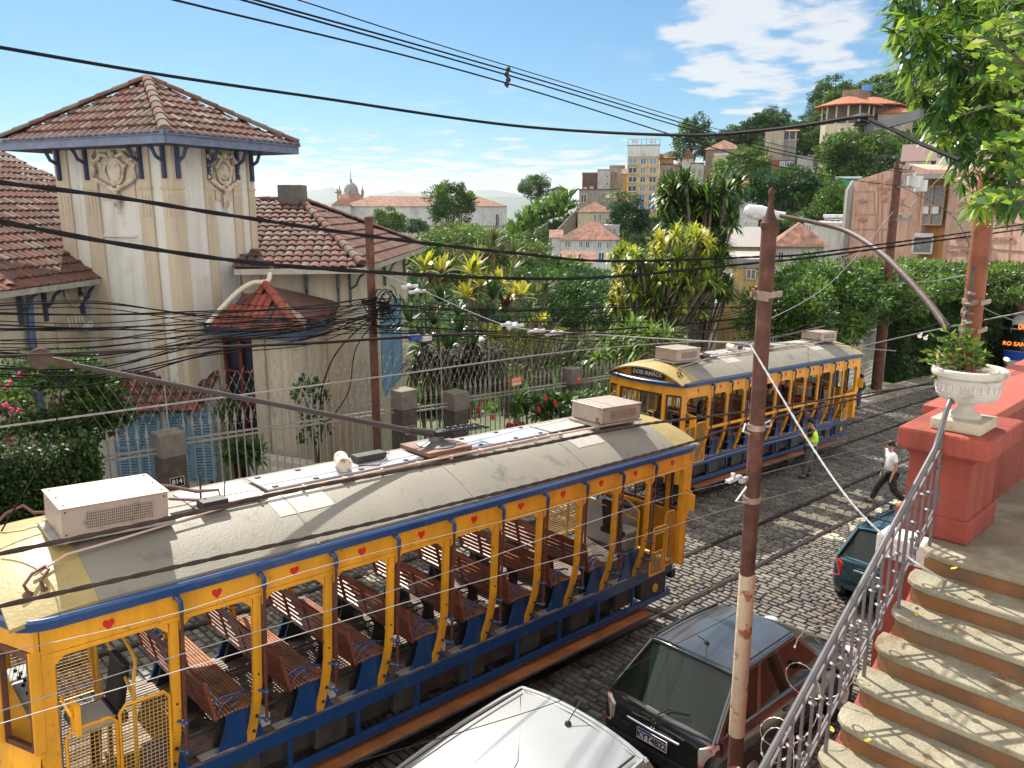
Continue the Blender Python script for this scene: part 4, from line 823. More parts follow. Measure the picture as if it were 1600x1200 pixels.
# ------------------------------------------------------------------ cars
def car(name, label, L, Wd, H, loc, paint, flip=False, rack=False, wag=.5, tail=None, plate=None, hatch=.55, wiper=True, roofm=None, antx=.25, wrf=.70):
    """local x: rear 0 -> front L, y centred, z up"""
    T = thing(name, label, 'car', loc, (0, TILT, math.pi if flip else 0))
    hw = Wd/2
    # stations: x, z of shoulder, half width, low z, nose scale
    S = [(0.0, .80, .80, .36), (.03, .88, .90, .28), (.12, .93, .965, .22), (.45, .955, 1.0, .19), (L*.38, .94, 1.0, .18), (L*.62, .93, 1.0, .18), (L*.70, .92, .99, .18), (L*.80, .87, .96, .19), (L*.90, .78, .92, .20), (L*.97, .66, .82, .24), (L, .56, .70, .30)]
    rows = []
    for x, zs, wf, zl in S:
        w = hw*wf; rows.append([(x, -w*.80, zl), (x, -w*.95, zl+.05), (x, -w, zl+.22), (x, -w*1.005, (zl+zs)/2+.08), (x, -w*.985, zs-.08), (x, -w*.93, zs-.01), (x, -w*.82, zs+.02), (x, -w*.4, zs+.04), (x, 0, zs+.045), (x, w*.4, zs+.04), (x, w*.82, zs+.02), (x, w*.93, zs-.01), (x, w*.985, zs-.08), (x, w*1.005, (zl+zs)/2+.08), (x, w, zl+.22), (x, w*.95, zl+.05), (x, w*.80, zl)])
    b = MB(); b.sheet(rows); b.add(rows[0], [tuple(range(17))]); b.add(rows[-1], [tuple(range(17))[::-1]]); body = b.build('body', paint, T, smooth=True)
    m_ = body.modifiers.new('s', 'SUBSURF'); m_.levels = 1; m_.render_levels = 2
    # greenhouse
    xr, xf = .10, L*.715; rx, rf = .10+hatch, L*.715-.72
    def ring(z, x0, x1, w0, w1, n=8):
        pts = []
        for i in range(n): t = i/(n-1); pts.append((x0+(x1-x0)*t, -(w0+(w1-w0)*(t**1.6))*(1-.03*abs(2*t-1)**3), z-(.02*(2*t-1)**2)))
        return pts
    zb = .93; wb = hw*.90; wr = hw*wrf; rlo = ring(zb, xr, xf, wb, wb*.93); rhi = ring(H-.045, rx, rf, wr*1.03, wr*.97)
    def rearc(lo, hi, xx0, xx1, nn=7, bow=.06, sgn=-1):
        A = []; Bq = []
        for j in range(nn):
            t = j/(nn-1); y0 = lo[1]*(1-2*t); y1 = hi[1]*(1-2*t); k = bow*(1-(2*t-1)**2); A.append((lo[0]+sgn*k, y0, lo[2])); Bq.append((hi[0]+sgn*k, y1, hi[2]+.045*(1-(2*t-1)**2)))
        return A, Bq
    b = MB(); mirror = lambda r: [(x, -y, z) for x, y, z in r]
    b.sheet([rlo, rhi]); b.sheet([mirror(rlo), mirror(rhi)])
    A, Bq = rearc(rlo[0], rhi[0], 0, 0); b.sheet([A, Bq]); A2, B2 = rearc(rlo[-1], rhi[-1], 0, 0, sgn=1); b.sheet([A2, B2])
    b.build('window_glass', GLASS, T, smooth=True)
    # roof panel
    rows = []; n = 9
    for i in range(n):
        t = i/(n-1); x = rx-.05+(rf-rx+.08)*t; w = np.interp(t, [0, 1], [wr*1.05, wr*1.0]); z = H-.02*(2*t-1)**2-.0
        bow = lambda s_: (-.06 if t < .5 else .06)*abs(2*t-1)**2*(1-s_*s_)
        rows.append([(x+bow(s_), w*s_, z-.050*abs(s_)**2.6+.0) for s_ in np.linspace(-1, 1, 13)])
    rows2 = [[(p[0], p[1]*.985, p[2]-.03) for p in r] for r in rows]
    b = MB(); b.sheet(rows); b.sheet(rows2); b.sheet([rows[0], rows2[0]]); b.sheet([rows[-1], rows2[-1]]); b.sheet([[r[0] for r in rows], [r[0] for r in rows2]]); b.sheet([[r[-1] for r in rows], [r[-1] for r in rows2]])
    b.build('roof', roofm or paint, T, smooth=True)
    for s in (-1, 1):
        b = MB(); b.tube([(rx+.05, s*wr*.93, H-.012), ((rx+rf)/2, s*wr*.93, H+.003), (rf-.02, s*wr*.90, H-.014)], .012, 6); b.build('roof_strip', RUB, T, smooth=True)
        b = MB()   # pillars
        for t, w in ((0, .16), (.32, .09), (.62, .09), (1, .08)):
            i = t*7; i0 = min(int(i), 6); f = i-i0; lo = Vector(rlo[i0]).lerp(Vector(rlo[i0+1]), f); hi = Vector(rhi[i0]).lerp(Vector(rhi[i0+1]), f)
            if s > 0: lo.y *= -1; hi.y *= -1
            o_ = Vector((0, s*.006, 0)); dx = w/2; ex = .04 if t in (0, 1) else 0
            b.add([lo+o_+Vector((-dx-ex*0, 0, 0)), lo+o_+Vector((dx, 0, 0)), hi+o_+Vector((dx*.8, 0, 0)), hi+o_+Vector((-dx*.8, 0, 0))]+[lo-o_*3+Vector((-dx, 0, 0)), lo-o_*3+Vector((dx, 0, 0)), hi-o_*3+Vector((dx*.8, 0, 0)), hi-o_*3+Vector((-dx*.8, 0, 0))], [(0, 1, 2, 3), (4, 7, 6, 5), (0, 4, 5, 1), (1, 5, 6, 2), (2, 6, 7, 3), (3, 7, 4, 0)])
        hi0 = Vector(rhi[0]); hi1 = Vector(rhi[-1]); lo0 = Vector(rlo[0]); lo1 = Vector(rlo[-1])
        pts = [Vector(p)+Vector((0, -.004, .0)) for p in rhi]; pts = [Vector((p.x, p.y*-s, p.z)) if s > 0 else p for p in pts]
        b.tube(pts, .028, 6); b.build('side_frame', paint, T, smooth=True)
        for t in (.30, .62):
            b = MB(); x = xr+(xf-xr)*t; b.beam((x, s*(hw*1.003), .30), (x, s*hw*.995, .88), .008, .012); b.build('door_gap', BLK, T)
        for xx in (L*.44, L*.68): b = MB(); b.box((xx-.2, s*hw*1.0, .80), (.15, .035, .035)); b.build('door_handle', paint, T, bevel=.01)
        b = MB(); b.tube([(L*.64, s*hw*.94, .93), (L*.64, s*(hw+.12), .99)], .02, 6); b.ball((L*.64, s*(hw+.15), 1.01), .09, 0, 10, (.5, 1, .75)); b.build('wing_mirror', paint, T, smooth=True)
        for xw in (.70, L-.78):
            b = MB(); b.cyl((xw, s*(hw-.19), .30), (xw, s*(hw+.004), .30), .345, 24); b.build('wheel_arch', BLK, T, smooth=True)
            b = MB(); b.lathe((xw, s*(hw-.10), .30), [(.18, -.09), (.29, -.09), (.305, -.05), (.305, .08), (.29, .115), (.19, .118), (.18, .10), (.001, .10)], 24, M=Matrix.Rotation(-math.pi/2*s, 3, 'X')); wh = b.build('wheel', RUB, T, smooth=True)
            b = MB(); b.lathe((xw, s*(hw-.10), .30), [(.19, .10), (.185, .122), (.15, .11), (.05, .125), (.001, .128)], 10, M=Matrix.Rotation(-math.pi/2*s, 3, 'X')); b.build('rim', ALU, wh)
    # rear glass surround, spoiler lip, bumper seams, lights
    b = MB(); b.tube([Vector(p)+Vector((-.01, 0, 0)) for p in A], .018, 6); b.tube([Vector(p)+Vector((-.012, 0, -.004)) for p in Bq], .028, 6)
    for k in (0, -1): b.tube([Vector(A[k])+Vector((-.01, 0, 0)), Vector(Bq[k])+Vector((-.01, 0, 0))], .034, 6)
    b.build('tailgate_frame', paint, T, smooth=True)
    def qb(y0, z0, y1, z1, w_, d=0): b.beam((-.006-d, y0, z0), (-.006-d, y1, z1), w_, w_)
    b = MB(); qb(-hw*.82, .50, hw*.82, .50, .012, .0); b.beam((-.035, -hw*.72, .50), (-.035, hw*.72, .50), .03, .02); b.build('bumper_gap', BLK, T)
    for s in (-1, 1):
        b = MB(); w = hw*.90
        pts = [(.10, s*w*.995, .90), (.015, s*w*.93, .88), (-.03, s*w*.80, .82), (-.03, s*w*.82, .62), (.02, s*w*.97, .58), (.12, s*w*1.05, .64)]
        b.add(pts+[(p[0]+.05, p[1]*.93, p[2]) for p in pts], [tuple(range(6)), tuple(range(6, 12))[::-1]]+[(i, (i+1) % 6, 6+(i+1) % 6, 6+i) for i in range(6)])
        b.build('tail_lamp', tail or REDT, T, bevel=.015)
        b = MB(); b.ball((L-.10, s*hw*.72, .62), .13, 0, 12, (1.2, 1, .6)); b.build('headlight', mat('lamp_clear', (.5, .52, .52), .1, var=0, coat=1), T, smooth=True)
    b = MB(); b.box((-.055, 0, .66), (.012, .42, .135)); pl = b.build('licence_plate', mat('plate_white', (.68, .68, .66), .4, var=.03), T, bevel=.004)
    if plate:
        b = MB(); b.box((-.063, 0, .715), (.003, .40, .026)); b.build('plate_band', mat('plastic_blue', (.02, .06, .30), .4), pl)
        text_obj(plate, 'plate_number', BLK, .105, pl, frame((-.0625, 0, .648), (0, -1, 0), (0, 0, 1)), bold=.003)
    b = MB(); b.tube([(-.05, -.36, .775), (-.075, 0, .785), (-.05, .36, .775)], .016, 8); b.build('tailgate_trim', CHROME, T, smooth=True)
    if wiper: b = MB(); p = Vector(A[3]); b.tube([p+Vector((-.02, 0, .03)), p+Vector((.06, -.10, .12)), p+Vector((.12, -.32, .14))], .010, 5); b.build('rear_wiper', BLK, T)
    b = MB(); ax = rx+antx; b.lathe((ax, 0, H-.005), [(.035, 0), (.03, .02), (.012, .035), (.001, .04)], 10); b.tube([(ax, 0, H+.02), (ax-.22, 0, H+.17)], .006, 6); b.build('antenna', BLK, T, smooth=True)
    if rack:
        for xx in (rx+.35, rf-.35): b = MB(); b.beam((xx, -wr*1.12, H+.07), (xx, wr*1.12, H+.07), .05, .025); b.box((xx, -wr*.95, H+.02), (.06, .05, .1)); b.box((xx, wr*.95, H+.02), (.06, .05, .1)); b.build('roof_bar', BLK, T, bevel=.005)
    return T, dict(rx=rx, rf=rf, wr=wr, H=H)
REDT = mat('tail_red', (.45, .012, .01), .12, var=.05, coat=1)
CLRT = mat('tail_clear', (.50, .48, .46), .12, var=.05, coat=1, c2=(.4, .03, .02), c2s=3, c2t=(.45, .55))
BLKP = mat('black_car_paint', (.022, .026, .026), .22, var=.1, coat=1.0, metal=.3)
GRYR = mat('dusty_black_roof', (.045, .052, .060), .32, var=.25, vs=2.5, coat=.7)
C1, _ = car('parked_car', 'black hatchback parked beside the rusty pole with plate KYT4B22', 3.95, 1.68, 1.50, (4.42, -2.08, G(4.42)), BLKP, tail=CLRT, plate='KYT4B22', roofm=GRYR, hatch=.62)
b = MB()   # heraldic lion, simplified
lion = [(-.028, -.055), (-.012, -.055), (-.008, -.03), (.004, -.02), (.012, -.055), (.03, -.055), (.02, -.03), (.022, -.005), (.032, .012), (.046, .008), (.044, .02), (.026, .026), (.03, .04), (.016, .056), (-.004, .06), (-.016, .048), (-.012, .034), (-.03, .034), (-.034, .022), (-.016, .016), (-.03, .006), (-.026, -.006), (-.012, -.002), (-.016, -.02), (-.026, -.035)]
b.prism(lion, (-.048, 0, .86), (0, -1, 0), (0, 0, 1), .01); b.build('lion_emblem', CHROME, C1)
C2, _ = car('parked_car', 'dark green blue wagon with roof bars and red tail lamps parked beyond the railing', 4.2, 1.66, 1.44, (10.95, -1.98, G(10.95)), mat('green_blue_paint', (.012, .065, .095), .2, var=.06, coat=1.0, metal=.5), rack=True, tail=REDT, plate='LNB 7863', hatch=.42)
C3, _ = car('parked_car', 'silver white hatchback in front, seen from above by its pale roof', 4.2, 1.84, 1.68, (3.56, -2.18, G(3.56)), mat('silver_white_paint', (.27, .285, .29), .3, var=.05, vs=2, coat=.7, metal=.15, c2=(.20, .20, .19), c2s=60, c2t=(.66, .70)), flip=True, tail=REDT, hatch=.40, antx=.14, wrf=.86)
b = MB(); b.lathe((1.25, .32, 1.682), [(.024, 0), (.02, .004), (.001, .006)], 8); tag(b.build('fallen_petal', mat('petal_red', (.5, .02, .06), .6)), None); 
for pp in ([(-.62, 1.0), (.2, .985), (.5, .93)], ):
    pass
b = MB()
for y0 in (.36,): b.tube([(.62, -.68, 1.642), (1.0, -.30, 1.670), (1.35, .02, 1.682), (2.0, .30, 1.682), (2.9, .52, 1.672)], .0035, 4)
b.build('drip_line', BLK, C3)
b = MB(); b.tube([(.52, -.72, 1.632), (.49, 0, 1.674), (.52, .72, 1.632)], .004, 4); b.build('roof_seam', BLK, C3)
po = bpy.data.objects['fallen_petal']; po.parent = C3
# ------------------------------------------------------------------ bus
BS = thing('bus', 'blue and silver city bus with orange LED route display coming round the bend', 'bus', (46.6, 4.25, G(46.6)), (0, 0, R(6)))
def bl(b, x0, x1, z0, z1, m=0): b.bx(x0, x1, -1.25, 1.25, z0, z1, m)
rows = []
for z, x, w in ((.35, .10, 1.10), (.8, 0, 1.22), (1.25, .0, 1.25), (1.7, .10, 1.25), (2.5, .38, 1.22), (2.95, .62, 1.15), (3.15, .95, 1.0)):
    rows.append([(10.5, -w, z), (1.2+x, -w, z), (x+.35, -w*.97, z), (x+.08, -w*.8, z), (x, -w*.4, z), (x, 0, z), (x, w*.4, z), (x+.08, w*.8, z), (x+.35, w*.97, z), (1.2+x, w, z), (10.5, w, z)])
b = MB(); b.sheet(rows); b.add(rows[-1], [tuple(range(11))]); b.build('body', mat('bus_silver', (.55, .57, .60), .3, var=.05, coat=.5), BS, smooth=True)
def rowx(z): 
    zs = [.35, .8, 1.25, 1.7, 2.5, 2.95, 3.15]; return np.interp(z, zs, [.10, 0, 0, .10, .38, .62, .95]), np.interp(z, zs, [1.1, 1.22, 1.25, 1.25, 1.22, 1.15, 1.0])
def shell(z0, z1, yf, off, n=5, inset=0):
    rr_ = []
    for k in range(n):
        z = z0+(z1-z0)*k/(n-1); x, w = rowx(z); rr_.append([(x+dx-off, w*f*yf, z) for dx, f in ((.30, -.975), (.08, -.8), (0, -.4), (0, 0), (0, .4), (.08, .8), (.30, .975))])
    return rr_
b = MB(); b.sheet(shell(1.35, 2.98, .99, .012)); b.build('windscreen', GLASS, BS, smooth=True)
b = MB(); b.sheet(shell(.85, 1.33, 1.0, .016)); bb_ = b.build('blue_band', mat('bus_blue', (.01, .07, .42), .3, coat=.6), BS, smooth=True)
LED = mat('led_orange', (.9, .3, .05), .5, var=0, emit=((1, .22, .02), .55))
text_obj('007', 'route_number', LED, .42, BS, frame((.30, .35, 2.62), (0, -1, 0), (.35, 0, 1)), ext=.01, bold=.012)
text_obj('RO SANTA', 'route_name', LED, .30, BS, frame((.035, .52, 1.72), (0, -1, 0), (.3, 0, 1)), ext=.01, bold=.008)
for y in (-.95, .95): b = MB(); b.ball((.12, y, .86), .17, 0, 12, (.7, 1.1, .75)); b.build('headlight', mat('lamp_on', (.8, .75, .5), .2, var=0, emit=((1, .85, .5), .8)), BS, smooth=True)
b = MB(); b.tube([(.2, 1.0, 1.5), (.1, .4, 1.62), (.12, -.1, 1.9)], .02); b.tube([(.3, 1.2, 2.5), (.0, 1.45, 2.5), (.0, 1.45, 2.2)], .03); b.build('wiper', BLK, BS)
for x in (2.4, 8.4):
    for y in (-1.1, 1.1): b = MB(); b.cyl((x, y-.15, .45), (x, y+.15, .45), .46, 18); b.build('wheel', RUB, BS, smooth=True)
for x in range(5): b = MB(); b.bx(1.9+x*1.7, 3.4+x*1.7, 1.24, 1.262, 1.5, 2.6); b.build('side_window', GLASS, BS)
# ------------------------------------------------------------------ people
SKIN = mat('skin_tan', (.42, .22, .14), .55, var=.05)
def skin_mesh(name, nodes, edges, m, parent, sub=2):
    ks = list(nodes); me = bpy.data.meshes.new(name); me.from_pydata([nodes[k][0] for k in ks], [(ks.index(a), ks.index(c)) for a, c in edges], []); o = bpy.data.objects.new(name, me); col.objects.link(o)
    sm = o.modifiers.new('skin', 'SKIN'); sm.use_smooth_shade = True
    for i, k in enumerate(ks): r_ = nodes[k][1]; r_ = (r_, r_) if not isinstance(r_, tuple) else r_; me.skin_vertices[0].data[i].radius = r_; me.skin_vertices[0].data[i].use_root = (i == 0)
    ss = o.modifiers.new('sub', 'SUBSURF'); ss.levels = sub; ss.render_levels = sub; bpy.context.view_layer.update()
    m2 = bpy.data.meshes.new_from_object(o.evaluated_get(bpy.context.evaluated_depsgraph_get())); bpy.data.objects.remove(o); m2.materials.clear(); m2.materials.append(m)
    m2.polygons.foreach_set('use_smooth', [True]*len(m2.polygons)); q = bpy.data.objects.new(name, m2); col.objects.link(q); q.parent = parent; return q
def person(label, loc, rz, J, shirt, trousers, hair, H=1.72, sleeves=.5, group=None, hairlong=False, shoes=None, skin=None, vest=None):
    """J: joints in local frame, facing +x, y left, z up (metres)"""
    T = thing('person', label, 'person', loc, (0, 0, rz), group); V = lambda k: Vector(J[k]); sk = skin or SKIN
    N_ = {'pel': (V('pel'), (.13, .10)), 'wai': (V('pel').lerp(V('neck'), .35), (.105, .08)), 'che': (V('pel').lerp(V('neck'), .78), (.125, .085)), 'neck': (V('neck'), .05), 'he0': (V('head')+Vector((0, 0, -.08)), (.062, .07)), 'he1': (V('head'), (.075, .09)), 'he2': (V('head')+Vector((-.005, 0, .08)), (.062, .075))}
    Eg = [('pel', 'wai'), ('wai', 'che'), ('che', 'neck'), ('neck', 'he0'), ('he0', 'he1'), ('he1', 'he2')]
    for s in 'lr':
        sh, el, wr_, hp, kn, an, to = (V(k+s) for k in ('sh', 'el', 'wr', 'hip', 'kn', 'an', 'toe'))
        N_.update({'sh'+s: (sh, .048), 'el'+s: (el, .040), 'wr'+s: (wr_, .026), 'hip'+s: (hp, .085), 'kn'+s: (kn, .058), 'an'+s: (an, .04), 'toe'+s: (to, .032)})
        d = (wr_-el).normalized(); N_['pa'+s] = (wr_+d*.06, (.036, .018))
        Eg += [('che', 'sh'+s), ('sh'+s, 'el'+s), ('el'+s, 'wr'+s), ('wr'+s, 'pa'+s), ('pel', 'hip'+s), ('hip'+s, 'kn'+s), ('kn'+s, 'an'+s), ('an'+s, 'toe'+s)]
        sd_ = d.cross(Vector((0, 0, 1))); sd_ = sd_.normalized() if sd_.length > .1 else Vector((1, 0, 0))
        for f in range(4):
            o_ = sd_*(.018*(f-1.5)); l = (.055, .07, .065, .05)[f]; a = 'f%d%s' % (f, s); N_[a] = (wr_+d*.095+o_, .010); N_[a+'t'] = (wr_+d*(.095+l)+o_+Vector((0, 0, -.012)), .007); Eg += [('pa'+s, a), (a, a+'t')]
        N_['th'+s] = (wr_+d*.07+sd_*.045, .009); Eg.append(('pa'+s, 'th'+s))
    body = skin_mesh('body', N_, Eg, sk, T)
    # face and ears
    hx = V('head'); fd = Vector(J.get('face', (1, 0, 0))).normalized(); sdv = Vector((-fd.y, fd.x, 0)).normalized()
    b = MB(); b.ball(hx+fd*.085+Vector((0, 0, -.02)), .016, 0, 6, (1, 1, 1.5)); 
    for s in (-1, 1): b.ball(hx+sdv*s*.078+Vector((0, 0, -.01)), .022, 0, 6, (.8, .5, 1.3))
    b.build('nose_and_ears', sk, T, smooth=True)
    b = MB()
    for s in (-1, 1): b.ball(hx+fd*.075+sdv*s*.03+Vector((0, 0, .01)), .011, 0, 6)
    b.beam(hx+fd*.082+sdv*.02+Vector((0, 0, -.058)), hx+fd*.082-sdv*.02+Vector((0, 0, -.058)), .008, .008); b.build('eyes_and_mouth', BLK, T, smooth=True)
    b = MB(); c_ = hx-fd*.016+Vector((0, 0, .035)); b.lathe(c_, [(.098*math.cos(t)*(1 if t > 0 else .98), .105*math.sin(t)) for t in [-.55, -.3, 0, .3, .6, .9, 1.2, 1.5]], 16, sx=1.0, sy=.86); 
    if hairlong: b.ball(hx-fd*.05+Vector((0, 0, -.09)), .085, 0, 10, (1, 1, 1.5))
    b.build('hair', hair, T, smooth=True)
    # shirt
    g = 1.22; S_ = {'a': (V('pel')+Vector((0, 0, .0)), (.19, .15)), 'b': (V('pel').lerp(V('neck'), .35), (.185, .15)), 'c': (V('pel').lerp(V('neck'), .76), (.20, .15)), 'n': (V('neck')-Vector((0, 0, .03)), .085)}; Es = [('a', 'b'), ('b', 'c'), ('c', 'n')]
    for s in 'lr': e_ = V('sh'+s).lerp(V('el'+s), min(1, sleeves*1.4)); S_.update({'s'+s: (V('sh'+s), .088), 'e'+s: (e_, .072)}); Es += [('c', 's'+s), ('s'+s, 'e'+s)]
    if sleeves >= 1:
        for s in 'lr': S_['w'+s] = (V('el'+s).lerp(V('wr'+s), .9), .042); Es.append(('e'+s, 'w'+s))
    skin_mesh('shirt', S_, Es, shirt, T)
    if vest:
        S_ = {'a': (V('pel')+Vector((0, 0, .04)), (.205, .165)), 'b': (V('pel').lerp(V('neck'), .4), (.205, .168)), 'c': (V('pel').lerp(V('neck'), .78), (.215, .168)), 'n': (V('neck')-Vector((0, 0, .05)), .10), 'sl': (V('shl')-Vector((0, .02, 0)), .095), 'sr': (V('shr')+Vector((0, .02, 0)), .095)}
        skin_mesh('vest', S_, [('a', 'b'), ('b', 'c'), ('c', 'n'), ('c', 'sl'), ('c', 'sr')], vest, T)
        b = MB()
        for t in (.12, .34): c_ = V('pel').lerp(V('neck'), t); b.lathe(c_, [(.176, -.02), (.178, 0), (.176, .02)], 20, sx=.86, sy=1.08)
        b.build('reflective_stripe', mat('reflective_grey', (.55, .57, .55), .35, var=.05), T, smooth=True)
    P_ = {'p': (V('pel')-Vector((0, 0, .0)), (.165, .14))}; Ep = []
    for s in 'lr': P_.update({'h'+s: (V('hip'+s), .125), 'k'+s: (V('kn'+s), .095), 'a'+s: (V('an'+s).lerp(V('kn'+s), .08), .075)}); Ep += [('p', 'h'+s), ('h'+s, 'k'+s), ('k'+s, 'a'+s)]
    skin_mesh('trousers', P_, Ep, trousers, T)
    for s in 'lr': a_, t_ = V('an'+s), V('toe'+s); skin_mesh('shoe', {'a': (a_+Vector((0, 0, -.03))-(t_-a_)*.2, .046), 'b': (a_.lerp(t_, .5)+Vector((0, 0, -.005)), .046), 'c': (t_+(t_-a_)*.1, .038)}, [('a', 'b'), ('b', 'c')], shoes or BLK, T, 1)
    return T
STAND = dict(pel=(0, 0, .94), neck=(.0, 0, 1.45), head=(.02, 0, 1.61), shl=(0, .18, 1.40), shr=(0, -.18, 1.40), ell=(.0, .25, 1.12), elr=(.0, -.25, 1.12), wrl=(.1, .22, .88), wrr=(.1, -.22, .88), hipl=(0, .09, .88), hipr=(0, -.09, .88), knl=(.02, .11, .49), knr=(.02, -.11, .49), anl=(0, .12, .09), anr=(0, -.12, .09), toel=(.15, .13, .04), toer=(.15, -.13, .04))
WALK = dict(STAND, pel=(0, 0, .90), neck=(.03, 0, 1.42), head=(.05, 0, 1.58), shl=(.02, .19, 1.37), shr=(.04, -.19, 1.37), ell=(-.05, .24, 1.10), wrl=(.03, .25, .86), elr=(-.02, -.24, 1.09), wrr=(.10, -.22, .86), hipl=(.0, .09, .85), hipr=(.0, -.09, .85), knr=(.23, -.10, .50), anr=(.36, -.10, .10), toer=(.50, -.10, .06), knl=(-.10, .09, .45), anl=(-.40, .09, .16), toel=(-.29, .09, .05))
PHONE = dict(STAND, ell=(.06, .24, 1.14), wrl=(.24, .10, 1.22), elr=(.10, -.22, 1.18), wrr=(.20, -.06, 1.42), head=(.05, 0, 1.60), knl=(.06, .12, .49), anl=(.10, .15, .09), toel=(.25, .18, .04))
HAIRD = mat('dark_hair', (.012, .01, .009), .6); 
DIRW = math.atan2(-(.3), -1)     # walking towards the left of the picture
f_ = onG(1383, 792); LEFT = math.atan2(-RT.y, -RT.x)
P1 = person('man in a white shirt and black trousers striding across the tram tracks', (f_.x+.1, f_.y, G(f_.x)), LEFT-.15, WALK, mat('white_cloth', (.72, .74, .78), .8, var=.05), mat('black_cloth', (.012, .014, .014), .8), HAIRD)
b = MB(); b.tube([(.03, .05, 1.40), (.15, .03, 1.25), (.155, .0, 1.12), (.15, -.03, 1.25), (.03, -.05, 1.40)], .008, 5); b.box((.162, 0, 1.10), (.01, .06, .08)); b.build('lanyard', mat('lanyard', (.03, .03, .08), .6), P1)
f_ = onG(1263, 747); P2 = person('man in a lime reflective vest raising a phone beside the farther tram', (f_.x, f_.y, G(f_.x)), LEFT-.5, PHONE, mat('black_cloth', (.012, .014, .014), .8), mat('grey_cloth', (.10, .10, .105), .85, var=.2), HAIRD, vest=mat('hi_vis', (.55, .85, .04), .6, var=.04, emit=None))
b = MB(); b.box((.27, -.05, 1.52), (.012, .075, .15)); b.build('phone', BLK, P2)
f_ = onG(1348, 641); P3 = person('woman with a dark bag standing by the rear end of the farther tram', (f_.x, f_.y+.3, G(f_.x)), -.3, dict(STAND, ell=(.05, .24, 1.15), wrl=(.3, .2, 1.2), elr=(.05, -.24, 1.15), wrr=(.3, -.15, 1.22)), mat('black_cloth', (.012, .014, .014), .8), mat('denim', (.03, .08, .15), .85, var=.2), HAIRD, hairlong=True, sleeves=.3)
b = MB(); b.ball((-.02, -.25, 1.0), .17, 0, 12, (.6, .9, 1)); b.tube([(0, -.25, 1.1), (0, -.1, 1.46), (0, .05, 1.5)], .015, 5); b.build('bag', mat('bag_dark', (.03, .035, .03), .7), P3, smooth=True)
SIT = dict(pel=(0, 0, .10), neck=(.02, 0, .60), head=(.06, 0, .77), shl=(.02, .18, .55), shr=(.02, -.18, .55), ell=(.08, .25, .30), elr=(.08, -.25, .30), wrl=(.30, .15, .22), wrr=(.30, -.15, .22), hipl=(.02, .1, .07), hipr=(.02, -.1, .07), knl=(.42, .12, .08), knr=(.42, -.12, .08), anl=(.42, .12, -.34), anr=(.42, -.12, -.34), toel=(.56, .12, -.39), toer=(.56, -.12, -.39))
def seat_person(label, lx, ly, rz, shirt, pants=None, z=1.52, **k):
    m_ = wmat(T2); p = m_@Vector((lx, ly, z)); return person(label, p, rz+R(-1), SIT, shirt, pants or mat('black_cloth', (.012, .014, .014), .8), HAIRD, **k)
seat_person('driver in a dark shirt seated behind the windscreen of the farther tram', -.48, .95, math.pi, mat('dark_shirt', (.03, .035, .04), .8), z=1.60)
seat_person('person in a black hooded top leaning in the first bay of the farther tram', .30, .45, .3, mat('black_cloth', (.012, .014, .014), .8), hairlong=True, sleeves=1)
seat_person('passenger in a white top seated near the middle of the farther tram', 2.85, .5, 0, mat('white_cloth', (.72, .74, .78), .8, var=.05))
seat_person('passenger in a grey top on a rear bench of the farther tram', 4.45, .9, 0, mat('grey_cloth', (.10, .10, .105), .85, var=.2))
seat_person('passenger in a dark top on the last benches of the farther tram', 6.05, 1.2, 0, mat('dark_shirt', (.03, .035, .04), .8))
f_ = onY(806, 690, 7.6); person('person in a red shirt and cap standing behind the spear fence', (f_.x, 7.6, onY(806, 660, 7.6).z-1.45), -2.2, STAND, mat('red_shirt', (.35, .03, .03), .8), mat('denim', (.03, .08, .15), .85, var=.2), HAIRD)
# ------------------------------------------------------------------ the cream house with its tower
def azd(a): return RT*math.sin(R(a))+FW*math.cos(R(a))
def atV(px, py, D): r = ray(px, py); return CAM+r*(D/(r.x*FW.x+r.y*FW.y))
def onP(px, py, P0, d):
    r = ray(px, py); n = Vector((-d.y, d.x, 0)); k = (Vector((P0.x, P0.y, 0))-Vector((CAM.x, CAM.y, 0))).dot(n)/(r.x*n.x+r.y*n.y); return CAM+r*k
CREAM = mat('cream_plaster', (.50, .45, .35), .85, streak=.22, var=.10, vs=1.2, bump=.3, bs=14, c2=(.28, .25, .20), c2s=1.1, c2t=(.52, .76))
TANP = mat('tan_plaster', (.46, .39, .29), .85, streak=.2, var=.07, vs=1.2, bump=.25, bs=14)
WHP = mat('white_plaster', (.56, .55, .51), .85, streak=.22, var=.08, vs=1.2, bump=.2, bs=14, c2=(.36, .34, .30), c2s=1.2, c2t=(.54, .78))
TILES = [mat('roof_tile_brown', (.10, .048, .036), .95, var=.3, vs=3, bump=.4), mat('roof_tile_red', (.12, .050, .036), .95, var=.3, vs=3, bump=.4), mat('roof_tile_dark', (.085, .045, .036), .8, var=.3, vs=3, bump=.4), mat('roof_tile_grey', (.12, .092, .076), .95, var=.2, vs=3, bump=.4)]
TILR = [mat('tile_bright_red', (.24, .058, .035), .75, var=.25, vs=3, bump=.4), mat('tile_mid_red', (.18, .05, .03), .75, var=.3, vs=3, bump=.4), TILES[2], TILES[1]]
FASC = mat('fascia_blue_grey', (.035, .05, .10), .6, var=.2)
def inpoly(p, P):
    c = False; n = len(P)
    for i in range(n):
        a, b_ = P[i], P[(i+1) % n]
        if (a[1] > p[1]) != (b_[1] > p[1]) and p[0] < (b_[0]-a[0])*(p[1]-a[1])/(b_[1]-a[1])+a[0]: c = not c
    return c
